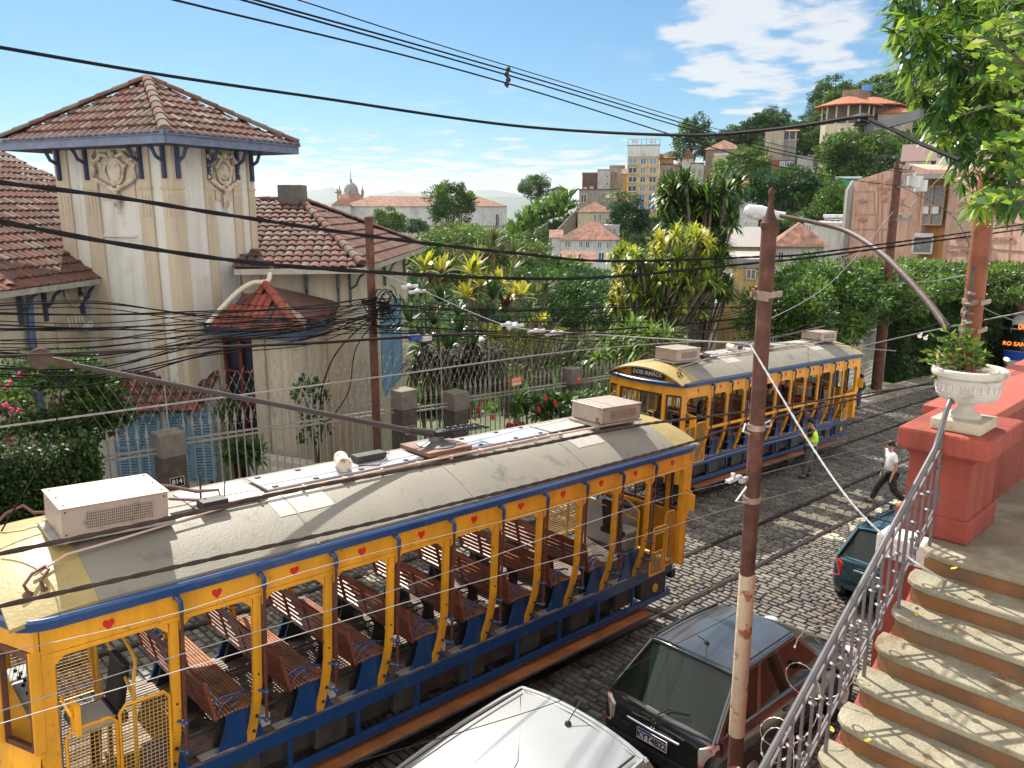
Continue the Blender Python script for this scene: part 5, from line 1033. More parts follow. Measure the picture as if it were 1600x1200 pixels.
def tile_face(b, P, w=.215, row=.36, amp=.045, wts=(.5, .25, .17, .08)):
    """P: planar polygon, first edge = eave. fills it with overlapping half-round tiles"""
    o = P[0]; e = (P[1]-P[0]).normalized(); n = None
    for q in P[2:]:
        n = e.cross(q-o)
        if n.length > .01: break
    n.normalize(); n = n if n.z > 0 else -n; u = n.cross(e); u = u if u.dot(P[2]-o) > 0 else -u
    Q = [((p-o).dot(e), (p-o).dot(u)) for p in P]; b.add([p-n*.03 for p in P], [tuple(range(len(P)))], 2)
    x0 = min(q[0] for q in Q); x1 = max(q[0] for q in Q); y1 = max(q[1] for q in Q); j = 0
    v = -.06
    while v < y1:
        x = x0
        while x < x1:
            if inpoly((x+w/2, v+row*.55), Q) or (v < 0 and inpoly((x+w/2, .1), Q)):
                m = random.choices((0, 1, 2, 3), wts)[0]; vs = []; ja = random.uniform(-.008, .008); jb = random.uniform(0, .012)
                for vv, lift in ((v, .045+jb), (v+row*1.02, .012)):
                    for t in (0, .2, .5, .8, 1): a = math.pi*t; vs.append(o+e*(x+ja+w*(.03+.94*t))+u*vv+n*(lift+amp*math.sin(a)))
                b.add(vs, [(i, i+1, i+6, i+5) for i in range(4)]+[(0, 4, 3, 2, 1)], m)
            x += w
        v += row; j += 1
def ridge_caps(b, a, c, r=.11, L_=.36, m=(0, 1, 3)):
    a = Vector(a); c = Vector(c); n = max(1, int((c-a).length/L_)); d = (c-a)/n; t = d.normalized(); s = t.cross(Vector((0, 0, 1))).normalized(); u = s.cross(t)
    for i in range(n):
        p = a+d*i; q = p+d*1.08; vs = []
        for pp, rr_ in ((p, r*1.12), (q, r*.92)):
            for k in range(7): an = math.pi*k/6; vs.append(pp+s*rr_*math.cos(an)+u*(rr_*math.sin(an)*.9+.03))
        b.add(vs, [(k, k+1, k+8, k+7) for k in range(6)]+[(0, 6, 5, 4, 3, 2, 1)], random.choice(m))
HS = thing('tower_house', 'cream villa with square tower, carved cartouches and brown tiled hip roofs', 'house', atR(264, 600, 19)*1)
C1 = atR(264, 217, 19.0); dR = azd(26); dL = azd(-64); ZT = C1.z
CL = onP(87, 241, C1, dL); CR = onP(393, 277, C1, dR); tb_ = (CL-C1).xy.length; ta_ = (CR-C1).xy.length
ZB = -2.2
def P3(u, w, z): return Vector((C1.x, C1.y, 0))+dR*u+dL*w+Vector((0, 0, z))
b = MB(HS); b.prism([(0, 0), (ta_, 0), (ta_, tb_), (0, tb_)], (C1.x, C1.y, ZB), dR, dL, ZT+.1-ZB); b.build('tower_wall', WHP, HS)
def strip(b, face, t0, t1, z0, z1, th=.05):
    if face == 'L': a, c = P3(0, tb_*(1-t0), 0), P3(0, tb_*(1-t1), 0); nn = -dR
    else: a, c = P3(ta_*t0, 0, 0), P3(ta_*t1, 0, 0); nn = -dL
    v = [a, c, c+nn*th, a+nn*th]; b.add([p+Vector((0, 0, z0)) for p in v]+[p+Vector((0, 0, z1)) for p in v], [(0, 1, 2, 3), (4, 7, 6, 5), (0, 4, 5, 1), (1, 5, 6, 2), (2, 6, 7, 3), (3, 7, 4, 0)])
SP = {'L': [(-.01, .11), (.24, .37), (.72, .83), (.92, 1.012)], 'R': [(-.012, .10), (.36, .47), (.72, .83), (.93, 1.012)]}
for f in 'LR':
    for t0, t1 in SP[f]:
        b = MB(HS); strip(b, f, t0, t1, ZB, ZT); b.build('pilaster', TANP, HS)
    for t0, t1 in SP[f]:
        b = MB(HS); strip(b, f, t0-.004, t1+.004, ZT-1.02, ZT-.97, .075)
        for k in range(3): t = t0+(t1-t0)*(.25+.25*k); strip(b, f, t-.008, t+.008, ZT-1.6, ZT-1.15, .06)
        b.build('moulding', TANP, HS)
    b = MB(HS); t0, t1 = (.40, .69) if f == 'L' else (.49, .71); strip(b, f, t0, t1, ZT-1.25, ZT-.15, .03); b.build('cartouche_panel', TANP, HS)
    # carved cartouche: shield, frame swags, pendant
    b = MB(HS); tm = (t0+t1)/2; o_ = P3(0, tb_*(1-tm), 0) if f == 'L' else P3(ta_*tm, 0, 0); nn = -dR if f == 'L' else -dL; ee = -dL if f == 'L' else dR; o_ = o_+nn*.05+Vector((0, 0, ZT-.62)); wS = .74 if f == 'L' else .50
    U = Vector((0, 0, 1)); pt = lambda x, y, d=.0: o_+ee*x*wS/.6+U*y+nn*d
    Mx = Matrix((ee, nn, U)).transposed()
    b.lathe(o_+U*.0, [(.001, 0), (.16*wS/.6+.03, 0), (.15*wS/.6+.02, .05), (.09, .085), (.001, .095)], 18, M=Mx@Matrix.Rotation(-math.pi/2, 3, 'X')@Matrix.Diagonal((1, 1.2, 1)))
    ring_ = [pt(.24*math.cos(t)*(1+.08*math.sin(5*t)), .27*math.sin(t)*(1+.05*math.sin(4*t)), .03) for t in [i*.2618 for i in range(25)]]; b.tube(ring_, .038, 7)
    for s in (-1, 1):
        b.tube([pt(s*.1, .30, .05), pt(s*.28, .36, .06), pt(s*.42, .22, .05), pt(s*.52, .24, .05), pt(s*.56, .34, .05), pt(s*.48, .40, .05)], [.04, .05, .045, .04, .035, .02], 7)
        b.tube([pt(s*.55, .15, .05), pt(s*.50, .0, .05), pt(s*.56, -.14, .05), pt(s*.42, -.22, .05), pt(s*.2, -.33, .05), pt(0, -.42, .06)], [.03, .05, .035, .055, .045, .05], 7)
    for x, y, r_ in ((0, .36, .09), (0, -.26, .08), (-.1, -.34, .05), (.1, -.34, .05), (0, -.48, .06), (.3, .1, .045), (-.3, .1, .045)): b.ball(pt(x, y, .05), r_, 0, 8)
    for x in (-.07, 0, .07): b.tube([pt(x, -.50, .04), pt(x*.8, -.95+abs(x)*2.5, .04)], [.035, .025], 6)
    b.build('cartouche', WHP if False else mat('carved_stucco', (.50, .44, .34), .8, var=.1, c2=(.28, .24, .2), c2s=5), HS, smooth=True)
    # eave brackets
    for t in ((.045, .30, .775, .965) if f == 'L' else (.04, .41, .775, .97)):
        b = MB(HS); o_ = P3(0, tb_*(1-t), 0) if f == 'L' else P3(ta_*t, 0, 0); o_ = o_+nn*.05
        q = lambda d, z: o_+nn*d+U*(ZT+z)
        b.beam(q(.04, -.02), q(.04, -.80), .07, .08, up=nn); 
        for k in range(5): b.ball(q(.06, -.45-.08*k), .045, 0, 6)
        b.tube([q(.05, -.45), q(.22, -.36), q(.30, -.20), (q(.42, -.10)), q(.62, -.02)], [.035, .04, .04, .04, .045], 6); b.build('eave_bracket', FASC, HS)
b = MB(HS); strip(b, 'L', .38, .66, ZT-2.05, ZT-2.0, .06); strip(b, 'L', .60, .72, ZT-2.12, ZT-2.09, .03); b.build('plaster_patch', WHP, HS)
OV = .78; ZE = ZT+.02
cor = [P3(-OV, tb_+OV, ZE), P3(-OV, -OV, ZE), P3(ta_+OV, -OV, ZE), P3(ta_+OV, tb_+OV, ZE)]
cen = P3(ta_/2, tb_/2, 0); q = ray(231, 128); ap = Vector((cen.x, cen.y, CAM.z+q.z*(cen-CAM).xy.length/math.hypot(q.x, q.y)))
b = MB(HS)
for i in range(4): tile_face(b, [cor[i], cor[(i+1) % 4], ap])
for c_ in cor: ridge_caps(b, c_+Vector((0, 0, .04)), ap+Vector((0, 0, .04)))
b.build('tower_roof', TILES, HS)
b = MB(HS)
for i in range(4): a, c_ = cor[i], cor[(i+1) % 4]; b.beam(a-U*.09, c_-U*.09, .05, .17); b.beam(a-U*.02+(a-cen).normalized()*.06, c_-U*.02+(c_-cen).normalized()*.06, .11, .09)
b.build('gutter', mat('gutter_blue_grey', (.10, .13, .20), .5, var=.2), HS)
b = MB(HS); b.add([c_-U*.16 for c_ in cor], [(0, 1, 2, 3)]); b.build('soffit', FASC, HS)
# wings ------------------------------------------------------------
E0 = atV(566, 418, 18.9); zE = E0.z; Ea = onZ(366, 420, zE); E1 = onZ(662, 386, zE); back = E1-E0
A0 = atV(470, 316, 23.4); A1 = atV(398, 317, 23.4); A1.z = A0.z
b = MB(HS); tile_face(b, [Ea, E0, A0, A1]); tile_face(b, [E0, E1, A0]); bk = Ea+back; tile_face(b, [E1, bk, A1, A0])
ridge_caps(b, E0+U*.05, A0+U*.05); ridge_caps(b, E1+U*.05, A0+U*.05); ridge_caps(b, A0+U*.03, A1+U*.03); b.build('wing_roof', TILES, HS)
b = MB(HS); q = A0+Vector((0, 0, .1)); b.box(q-RT*.22, (.7, .55, .75), rz=math.atan2(RT.y, RT.x)); b.build('chimney', mat('chimney_grey', (.13, .12, .11), .9, var=.2, bump=.4), HS, bevel=.02)
b = MB(HS); b.beam(Ea-U*.07, E0-U*.07, .12, .13); b.beam(E0-U*.07, E1-U*.07, .12, .13); b.build('wing_gutter', mat('gutter_cream', (.35, .33, .28), .6, var=.2), HS)
w0 = E0-RT*.62+azd(3)*.6; w0.z = 0; wl_ = Ea+azd(3)*.6; wl_.z = 0; w1 = w0+back.normalized()*9.5; w1.z = 0
d1 = (w0-wl_).normalized(); d2 = (w1-w0).normalized()
b = MB(HS); b.wallh((wl_.x, wl_.y, ZB), d1, (w0-wl_).length, zE-ZB, .2, []); sh0 = onP(596, 560, w0, d2); sh1 = onP(628, 560, w0, d2); s0 = (sh0-w0).xy.length; s1 = (sh1-w0).xy.length; sz1 = onP(612, 474, w0, d2).z; sz0 = onP(612, 604, w0, d2).z
b.wallh((w0.x, w0.y, ZB), d2, 9.5, zE-ZB, .2, [(s0, s1, sz0-ZB, sz1-ZB)]); b.build('wing_wall', CREAM, HS)
SHUT = mat('shutter_blue', (.13, .24, .34), .6, var=.12)
def shutter(o, e, W_, z0, z1, nm='shutter', mt=None, n=None):
    """louvred pair of shutters"""
    b = MB(HS); o = Vector((o.x, o.y, 0)); nn = n or Vector((e.y, -e.x, 0))
    for k in range(2):
        a = o+e*(W_*.5*k+.03); c_ = o+e*(W_*.5*(k+1)-.03)
        for p in (a, c_): b.beam(p+U*z0, p+U*z1, .07, .05, up=nn)
        for z in (z0, (z0+z1)/2, z1): b.beam(a+U*z, c_+U*z, .05, .08, up=U)
        z = z0+.08
        while z < z1-.05: b.beam(a+U*z+nn*.0, c_+U*z, .045, .012, up=(nn+U)); z += .065
        b.add([a+U*z0-nn*.04, c_+U*z0-nn*.04, c_+U*z1-nn*.04, a+U*z1-nn*.04], [(0, 1, 2, 3)])
    return b.build(nm, mt or SHUT, HS)
shutter(w0+d2*s0, d2, s1-s0, sz0, sz1)
for pos in (w0-d1*.12, w0+d2*.4, wl_+d1*(w0-wl_).length*.62, w0+d2*5, w0+d2*8.6):
    nn = Vector((d1.y, -d1.x, 0)) if (pos-w0).dot(d2) < .2 else Vector((d2.y, -d2.x, 0)); b = MB(HS); q = lambda d, z: Vector((pos.x, pos.y, 0))+nn*(d+.03)+U*(zE+z)
    b.beam(q(.03, -.1), q(.03, -.95), .07, .07, up=nn); b.tube([q(.05, -.6), q(.2, -.5), q(.28, -.32), q(.5, -.12)], .035, 6)
    for k in range(4): b.ball(q(.05, -.6-.09*k), .04, 0, 6)
    b.build('wing_bracket', mat('bracket_grey', (.10, .10, .10), .7), HS)
for k, (o_, e_, t) in enumerate(((w0, d2, .02), (w0, -d1, .02), (w0, -d1, 1.9))): b = MB(HS); a = o_+e_*t; c_ = o_+e_*(t+.42); nn = Vector((d2.y, -d2.x, 0)) if k == 0 else Vector((d1.y, -d1.x, 0)); b.add([p+nn*dd+U*z for p in (a, c_) for dd in (-.02, .04) for z in (ZB, zE-.1)], [(0, 1, 3, 2), (4, 6, 7, 5), (2, 3, 7, 6), (0, 4, 5, 1), (1, 5, 7, 3)]); b.build('pilaster', TANP, HS)
# left wing
zL = onP(190, 431, CL, dL).z if False else 4.80
Lr = onZ(192, 430, zL); Ll = onZ(-160, 478, zL); Tl = atV(-160, 212, 24.5); Tr = atV(120, 296, 24.5)
b = MB(HS); tile_face(b, [Ll, Lr, Tr, Tl]); ridge_caps(b, Tl, Tr); ridge_caps(b, atV(-20, 352, 21.7), onZ(16, 452, zL+.02), r=.12); b.build('left_roof', TILES, HS)
b = MB(HS); b.beam(Ll-U*.06, Lr-U*.06, .12, .12); b.build('left_gutter', mat('gutter_pale', (.30, .29, .26), .6, var=.2), HS)
dl = (Lr-Ll).normalized(); nl = Vector((dl.y, -dl.x, 0)); wA = Ll-nl*.65; wB = Lr-nl*.65+dl*1.2; Wl = (wB-wA).length
b = MB(HS); b.wallh((wA.x, wA.y, ZB), dl, Wl, zL-ZB, .2, []); b.build('left_wall', CREAM, HS)
for px in (70, 128, 150, 30): 
    o_ = onP(px, 500, wA, dl); o_.z = 0; b = MB(HS); q = lambda d, z: o_+nl*(d+.02)+U*(zL+z); b.beam(q(.03, -.1), q(.03, -.85), .07, .07, up=nl); b.tube([q(.05, -.55), q(.2, -.45), q(.28, -.28), q(.55, -.1)], .035, 6); b.build('wing_bracket', FASC, HS)
b = MB(HS); o_ = onP(46, 560, wA, dl); o_.z = 0; b.tube([o_+nl*.2+U*(zL-.1), o_+nl*.15+U*(zL-.7), o_+nl*.12+U*(zL-1.1), o_+nl*.12+U*ZB], .075, 8); b.build('drainpipe', mat('pipe_blue', (.06, .10, .20), .5), HS, smooth=True)
b = MB(HS); o_ = onP(112, 448, wA, dl)+nl*.06
for k in range(9): a = k*.7; b.ball(o_+dl*.28*math.cos(a)+U*(.3*math.sin(a)-.1), .08, 0, 6)
b.tube([o_+dl*.3*math.cos(t)+U*.34*math.sin(t)-U*.1 for t in [i*.45 for i in range(15)]], .04, 6); b.build('relief', mat('carved_stucco', (.50, .44, .34), .8, var=.1), HS, smooth=True)
for x0, x1 in ((58, 82), (92, 120), (128, 146)):
    a = onP(x0, 560, wA, dl); c_ = onP(x1, 560, wA, dl); b = MB(HS); b.add([Vector((p.x, p.y, 0))+nl*dd+U*z for p in (a, c_) for dd in (-.02, .05) for z in (ZB, zL-.9)], [(0, 1, 3, 2), (4, 6, 7, 5), (2, 3, 7, 6), (0, 4, 5, 1), (1, 5, 7, 3)]); b.build('pilaster', TANP, HS)
an = onP(88, 505, wA, dl); b = MB(HS)
for k in range(5): b.beam(an+nl*.3+dl*(.12*k)+U*.12, an+nl*.3+dl*(.12*k+.04)-U*.1, .02, .02)
b.beam(an+nl*.1, an+nl*.3+dl*.7-U*.1, .03, .03); b.beam(an+nl*.3+dl*.55-U*.2, an+nl*.3+dl*.8-U*.1, .10, .12); b.build('tv_antenna', mat('antenna_white', (.6, .6, .6), .4), HS)
# porch with red tiles
F0 = atV(468, 519, 16.9); zP = F0.z; PL = onZ(321, 508, zP); PR = onZ(534, 489, zP); PA0 = atV(412, 444, 18.3); PB = atV(533, 472, 19.6)
b = MB(HS); tile_face(b, [PL, F0, PA0], .19, .32, wts=(.45, .3, .1, .15)); tile_face(b, [F0, PR, PB, PA0], .19, .32, wts=(.45, .3, .1, .15)); ridge_caps(b, F0+U*.03, PA0+U*.03, .10, .32, (0, 1)); b.build('porch_roof', TILR, HS)
b = MB(HS); b.beam(PL-U*.10, F0-U*.10, .08, .20); b.beam(F0-U*.10, PR-U*.10, .08, .20); b.add([PL-U*.12, F0-U*.12, PR-U*.12, PB-U*.6, PA0-U*.8], [(0, 1, 2, 3, 4)]); b.build('porch_fascia', FASC, HS)
dp = (F0-PL).normalized(); dq = (PR-F0).normalized(); npn = Vector((dp.y, -dp.x, 0)); p0 = PL+dq*.35+dp*.1; p0.z = 0; p1 = F0+dq*.35-dp*.35; p1.z = 0
dr0 = onP(346, 600, p0, dp); dr1 = onP(398, 600, p0, dp); a0 = (dr0-p0).dot(dp); a1 = (dr1-p0).dot(dp)
b = MB(HS); b.wallh((p0.x, p0.y, ZB), dp, (p1-p0).length, zP-ZB, .25, [(a0, a1, 0, zP-.25-ZB)]); b.wallh((p1.x, p1.y, ZB), dq, 3.2, zP-ZB, .25, []); b.build('porch_wall', CREAM, HS)
b = MB(HS); b.add([Vector((p.x, p.y, 0))-npn*.25+U*z for p, z in ((dr0, ZB), (dr1, ZB), (dr1, zP-.2), (dr0, zP-.2))], [(0, 1, 2, 3)]); o_ = Vector((dr0.x, dr0.y, 0)); wd = a1-a0
for t in (0.03, .5, .97): b.beam(o_+dp*wd*t+npn*-.18+U*ZB, o_+dp*wd*t+npn*-.18+U*(zP-.2), .09, .08, 1, up=npn)
for z in np.arange(ZB+.4, zP-.2, .75): b.beam(o_+dp*.02-npn*.18+U*z, o_+dp*(wd-.02)-npn*.18+U*z, .05, .06, 1)
b.build('door', [mat('door_dark_blue', (.02, .025, .045), .3, var=.2), mat('door_maroon', (.12, .025, .02), .5, var=.2)], HS)
for t in (a1+.04, (p1-p0).length-.35): b = MB(HS); a = p0+dp*t; c_ = a+dp*.34; b.add([p+npn*dd+U*z for p in (a, c_) for dd in (-.02, .05) for z in (ZB, zP-.15)], [(0, 1, 3, 2), (4, 6, 7, 5), (2, 3, 7, 6), (0, 4, 5, 1), (1, 5, 7, 3)]); b.build('pilaster', TANP, HS)
b = MB(HS); b.tube(spline([onP(428, 425, Ea, d1)+azd(180)*.3, onP(427, 436, Ea, d1)+azd(180)*.4, atV(410, 441, 18.2), atV(392, 443, 18), atV(365, 462, 17.9), atV(322, 508, 17.4)], 5), .055, 8); b.build('drainpipe', mat('pipe_cream', (.55, .50, .40), .5), HS, smooth=True)
# awning and blue shutters low on the left
v0 = atV(150, 645, 16.8); v1 = atV(312, 645, 17.0); v1.z = v0.z; v2 = v0+azd(2)*1.2+U*.55; v3 = v1+azd(2)*1.2+U*.55
b = MB(HS); tile_face(b, [v0, v1, v3, v2], .19, .3); b.build('window_awning', [TILES[0], TILR[1], TILES[2], TILES[1]], HS)
ds = (v1-v0); ds.z = 0; ds.normalize(); ns = Vector((ds.y, -ds.x, 0)); b0 = v0+ns*-.35; b0.z = 0; Ls = (v1-v0).xy.length
b = MB(HS); b.wallh((b0.x, b0.y, ZB), ds, Ls, v0.z-ZB, .25, []); b.wallh((b0.x, b0.y, ZB), -ns, 2.6, v0.z-ZB, .25, []); e_ = b0+ds*Ls; b.wallh((e_.x, e_.y, ZB), -ns, 2.6, v0.z-ZB, .25, []); b.build('bay_wall', WHP, HS)
zt = v0.z-.15; shutter(b0+ds*.2+ns*.05, ds, 1.0, zt-1.5, zt, n=ns); shutter(b0+ds*1.35+ns*.05, ds, 1.0, zt-1.5, zt, n=ns)
# garden steps between fence and porch
gs = thing('garden_steps', 'pale stone garden steps climbing from the fence gate to the porch', 'steps', (6.2, 8.2, -.5)); b = MB(gs)
for k in range(7): q = atV(500-8*k, 700, 15.2+.28*k); b.box((q.x, q.y, .05+.15*k-.6), (2.0, .34, 1.3), rz=math.atan2(dp.y, dp.x))
b.build('step_block', mat('pale_stone', (.42, .40, .34), .85, var=.15, bump=.3), gs, bevel=.01)
# ------------------------------------------------------------------ fence with spears
FY = 6.8; PILM = mat('mossy_pillar', (.065, .055, .045), .9, var=.3, bump=.6, bs=20); CAPM = mat('bare_concrete_cap', (.15, .135, .115), .9, var=.2, bump=.5, bs=25)
SPW = mat('fence_grey_white', (.24, .235, .22), .55, var=.15, c2=(.2, .12, .08), c2s=8, c2t=(.62, .75))
def pillar(px, py, h, w, lab, num=None):
    q = onY(px, py, FY); T = thing('fence_pillar', lab, 'pillar', (q.x, FY, G(q.x)))
    b = MB(); b.bx(-w/2, w/2, -w/2, w/2, -.5, h-.42); b.build('shaft', PILM, T, bevel=.015); b = MB(); b.bx(-w/2-.015, w/2+.015, -w/2-.015, w/2+.015, h-.42, h); b.build('cap', CAPM, T, bevel=.02)
    if num:
        b = MB(); b.bx(-.13, .13, -w/2-.012, -w/2-.001, h-.95, h-.77); p = b.build('number_plate', mat('plate_black', (.01, .01, .012), .3), T, bevel=.01)
        b = MB(); z0 = h-.945; z1 = h-.775; y = -w/2-.014
        for a, c_ in (((-.12, z0), (.12, z0)), ((-.12, z1), (.12, z1)), ((-.12, z0), (-.12, z1)), ((.12, z0), (.12, z1))): b.beam((a[0], y, a[1]), (c_[0], y, c_[1]), .004, .008)
        b.build('plate_border', WHITE, p); text_obj(num, 'house_number', WHITE, .12, p, frame((0, -w/2-.014, h-.855), (1, 0, 0), (0, 0, 1)), bold=.002)
    return q.x
xs = [pillar(262, 674, 2.80, .40, 'dark mossy fence pillar with black plate 814 before the blue shutters', '814'), pillar(630, 606, 3.02, .40, 'dark fence pillar with black plate 104 just right of the thin utility pole', '104'),
      pillar(712, 612, 2.82, .42, 'dark mossy fence pillar in front of the dry leaves, without any plate'), pillar(893, 572, 3.03, .36, 'tallest dark fence pillar just left of the farther tram'), pillar(1300, 470, 3.9, .5, 'pale concrete fence pillar rising behind the rear of the farther tram')]
sp_ = MB(); sp_.cyl((0, 0, .1), (0, 0, 2.72), .013, 6); sp_.lathe((0, 0, 2.66), [(.013, 0), (.03, .01), (.016, .03), (.016, .05), (.034, .075), (.036, .095), (.02, .17), (.012, .23), (.006, .30), (.001, .33)], 6)
b = MB(); proto = None
def fence(x0, x1, lab, h=0.0, dx=.155):
    global proto
    T = thing('spear_fence', lab, 'fence', (x0, FY, G(x0))); n = int((x1-x0)/dx)
    for z in (.30, 2.44, 2.52): b = MB(); b.beam((0, 0, z+h), (x1-x0, 0, z+h+G(x1)-G(x0)), .022, .035); b.build('rail', SPW, T)
    for k in range(n):
        x = dx*(k+.5)
        if proto is None: proto = sp_.build('spear_bar', SPW, T, smooth=True); o_ = proto
        else: o_ = proto.copy(); col.objects.link(o_); o_.parent = T
        o_.location = (x, 0, h+G(x))
fence(1.55, xs[0]-.2, 'short bay of spear topped fence between the ivy and the plate 814 pillar')
fence(xs[0]+.2, xs[1]-.25, 'long bay of spear topped fence in front of the garden steps', .10)
fence(xs[1]+.2, xs[2]-.21, 'narrow spear topped gate bay between two dark pillars', .05)
fence(xs[2]+.21, xs[3]-.18, 'spear topped fence bay in front of the lush garden with an orange sign', .12)
fence(xs[3]+.18, xs[3]+8, 'spear topped fence behind the front half of the farther tram', .15)
fence(xs[3]+8.1, 27.5, 'spear topped fence behind the rear half of the farther tram', .3, .2)
b = MB(); c_ = onY(807, 596, FY-.06); sg = thing('warning_sign', 'small orange sign reading PERIGO wired to the fence', 'sign', c_); b.bx(-.17, .17, -.008, .008, -.10, .10); b.bx(-.15, .15, -.012, -.008, -.09, -.02, 1); p_ = b.build('panel', [mat('sign_orange', (.75, .16, .04), .5, var=.03), mat('sign_cream', (.6, .5, .4), .5, var=.03)], sg)
text_obj('PERIGO', 'lettering', WHITE, .085, p_, frame((0, -.010, .035), (1, 0, 0), (0, 0, 1)), bold=.002)
# diamond razor mesh above the fence
def razor(x0, x1, z0, z1, lab):
    T = thing('razor_mesh', lab, 'razor mesh', (x0, FY, G(x0))); b = MB(T); st_ = .17; H_ = z1-z0; n = int((x1-x0)/st_); rs4 = random.Random(9)
    for k in range(n):
        x = x0+k*st_
        for s in (-1, 1):
            lean = H_*.5*s; a = Vector((x, FY, G(x)+z0+rs4.uniform(-.05, .05))); c_ = Vector((x+lean, FY+.02*s, G(x)+z1+rs4.uniform(-.06, .06))); b.beam(a, c_, .004, .004)
            m = 7
            for j in range(m): p = a.lerp(c_, (j+.5)/m); d = (c_-a).normalized(); b.beam(p-d*.016, p+d*.016, .022, .005)
    b.build('blades', mat('razor_galvanised', (.24, .23, .21), .6, var=.2), T)
    for k in range(3): x = x0+(x1-x0)*(k+.5)/3; b = MB(T); b.cyl((x, FY, G(x)+z0-.4), (x, FY, G(x)+z1+.1), .012, 6); b.build('upright', SPW, T)
razor(1.7, 7.2, 2.75, 3.75, 'diamond razor mesh standing above the spears in front of the porch')
razor(7.9, 12.2, 2.95, 3.85, 'diamond razor mesh above the spears in front of the dry leaves')
# ------------------------------------------------------------------ vegetation
def gm(n, c, r=.5, t=.35): return mat(n, c, r, var=.25, vs=1.5, transl=t)
GD = gm('leaf_dark', (.028, .066, .018)); GM_ = gm('leaf_mid', (.055, .125, .022)); GL = gm('leaf_light', (.12, .22, .028)); GY = gm('leaf_yellow', (.32, .33, .03), .45, .4)
GB = gm('leaf_blue_green', (.026, .068, .040)); GO = gm('leaf_olive', (.075, .095, .028)); DRY = gm('leaf_dry', (.055, .04, .025), .8, .15); BARK = mat('bark', (.10, .075, .055), .9, var=.3, bump=.6, bs=20); RED_ = mat('flower_red', (.55, .03, .02), .6); PNK = mat('flower_pink', (.6, .03, .18), .6)
def leaf_arrays(P, Dv, L, Wd, rs, bend=.25):
    """rhombic bent leaves: P (n,3) base, Dv (n,3) direction, L,Wd arrays"""
    n = len(P); Dv = Dv/np.maximum(1e-6, np.linalg.norm(Dv, axis=1))[:, None]; rv = rs.normal(size=(n, 3)); S = np.cross(Dv, rv); S /= np.maximum(1e-6, np.linalg.norm(S, axis=1))[:, None]; Nn = np.cross(S, Dv)
    L = np.asarray(L)[:, None]; Wd = np.asarray(Wd)[:, None]; mid = P+Dv*L*.45+Nn*L*bend*.25
    V = np.stack([P, mid-S*Wd*.5, P+Dv*L+Nn*0-Nn*L*bend*.15, mid+S*Wd*.5], 1).reshape(-1, 3); return V, np.arange(4*n).reshape(-1, 4)
def rnd_dir(n, rs, up=.3):
    d = rs.normal(size=(n, 3)); d[:, 2] += up; return d
def crown_pts(C, rad, nc, nl, rs, cr=.30, inner=.55, floor=-.55):
    """clumps spread through an uneven ellipsoid; returns leaf positions and outward vectors"""
    C = np.array(C); rad = np.array(rad); d = rs.normal(size=(nc*3, 3)); d /= np.linalg.norm(d, axis=1)[:, None]; d = d[d[:, 2] > floor][:nc]; nc = len(d)
    rr_ = (inner+(1-inner)*rs.rand(nc)**.6)*(1+.22*np.sin(d[:, 0]*5+rs.rand()*6)*np.cos(d[:, 1]*4+rs.rand()*6)); cc = d*rr_[:, None]
    e = rs.normal(size=(nc, nl, 3)); e /= np.linalg.norm(e, axis=2)[..., None]; k = cr*(.6+.7*rs.rand(nc, 1, 1)); e *= k*(rs.rand(nc, nl, 1)**.35); e[:, :, 2] *= .7
    p = (cc[:, None, :]+e).reshape(-1, 3); out = (cc[:, None, :]*.5+e*1.5).reshape(-1, 3); return C+p*rad, out*rad, np.repeat(np.arange(nc), nl)
def foliage(name, parent, C, rad, nc, nl, L, Wd, mats, wts, seed=1, cr=.30, inner=.5, floor=-.55, droop=0.0, clumpcol=True):
    rs = np.random.RandomState(seed); P, out, ci = crown_pts(C, rad, nc, nl, rs, cr, inner, floor); n = len(P); D_ = out/np.maximum(1e-6, np.linalg.norm(out, axis=1))[:, None]+rs.normal(size=(n, 3))*.7; D_[:, 2] -= droop
    V, F = leaf_arrays(P, D_, L*rs.uniform(.6, 1.3, n), Wd*rs.uniform(.7, 1.2, n), rs); w = np.array(wts)/sum(wts); mi = rs.choice(len(mats), n, p=w)
    if clumpcol: base = rs.choice(len(mats), ci.max()+1, p=w); k = rs.rand(n) < .6; mi[k] = base[ci[k]]
    return npmesh(name, V, F, mats, mi, parent)
def trunk(parent, h, r, limbs=4, spread=1.0, seed=1, m=BARK, z0=-.5):
    rs = random.Random(seed); b = MB(); b.tube([(0, 0, z0), (.04*h*rs.uniform(-1, 1), .04*h*rs.uniform(-1, 1), h*.5), (0, 0, h)], [r*1.25, r, r*.7], 8)
    for k in range(limbs): a = 6.28*k/limbs+rs.uniform(-.4, .4); s = spread*rs.uniform(.6, 1); b.tube([(0, 0, h*rs.uniform(.55, .9)), (s*.5*math.cos(a), s*.5*math.sin(a), h*1.05+s*.35), (s*math.cos(a), s*math.sin(a), h+s*.9)], [r*.55, r*.35, r*.12], 6)
    return b.build('trunk', m, parent, smooth=True)
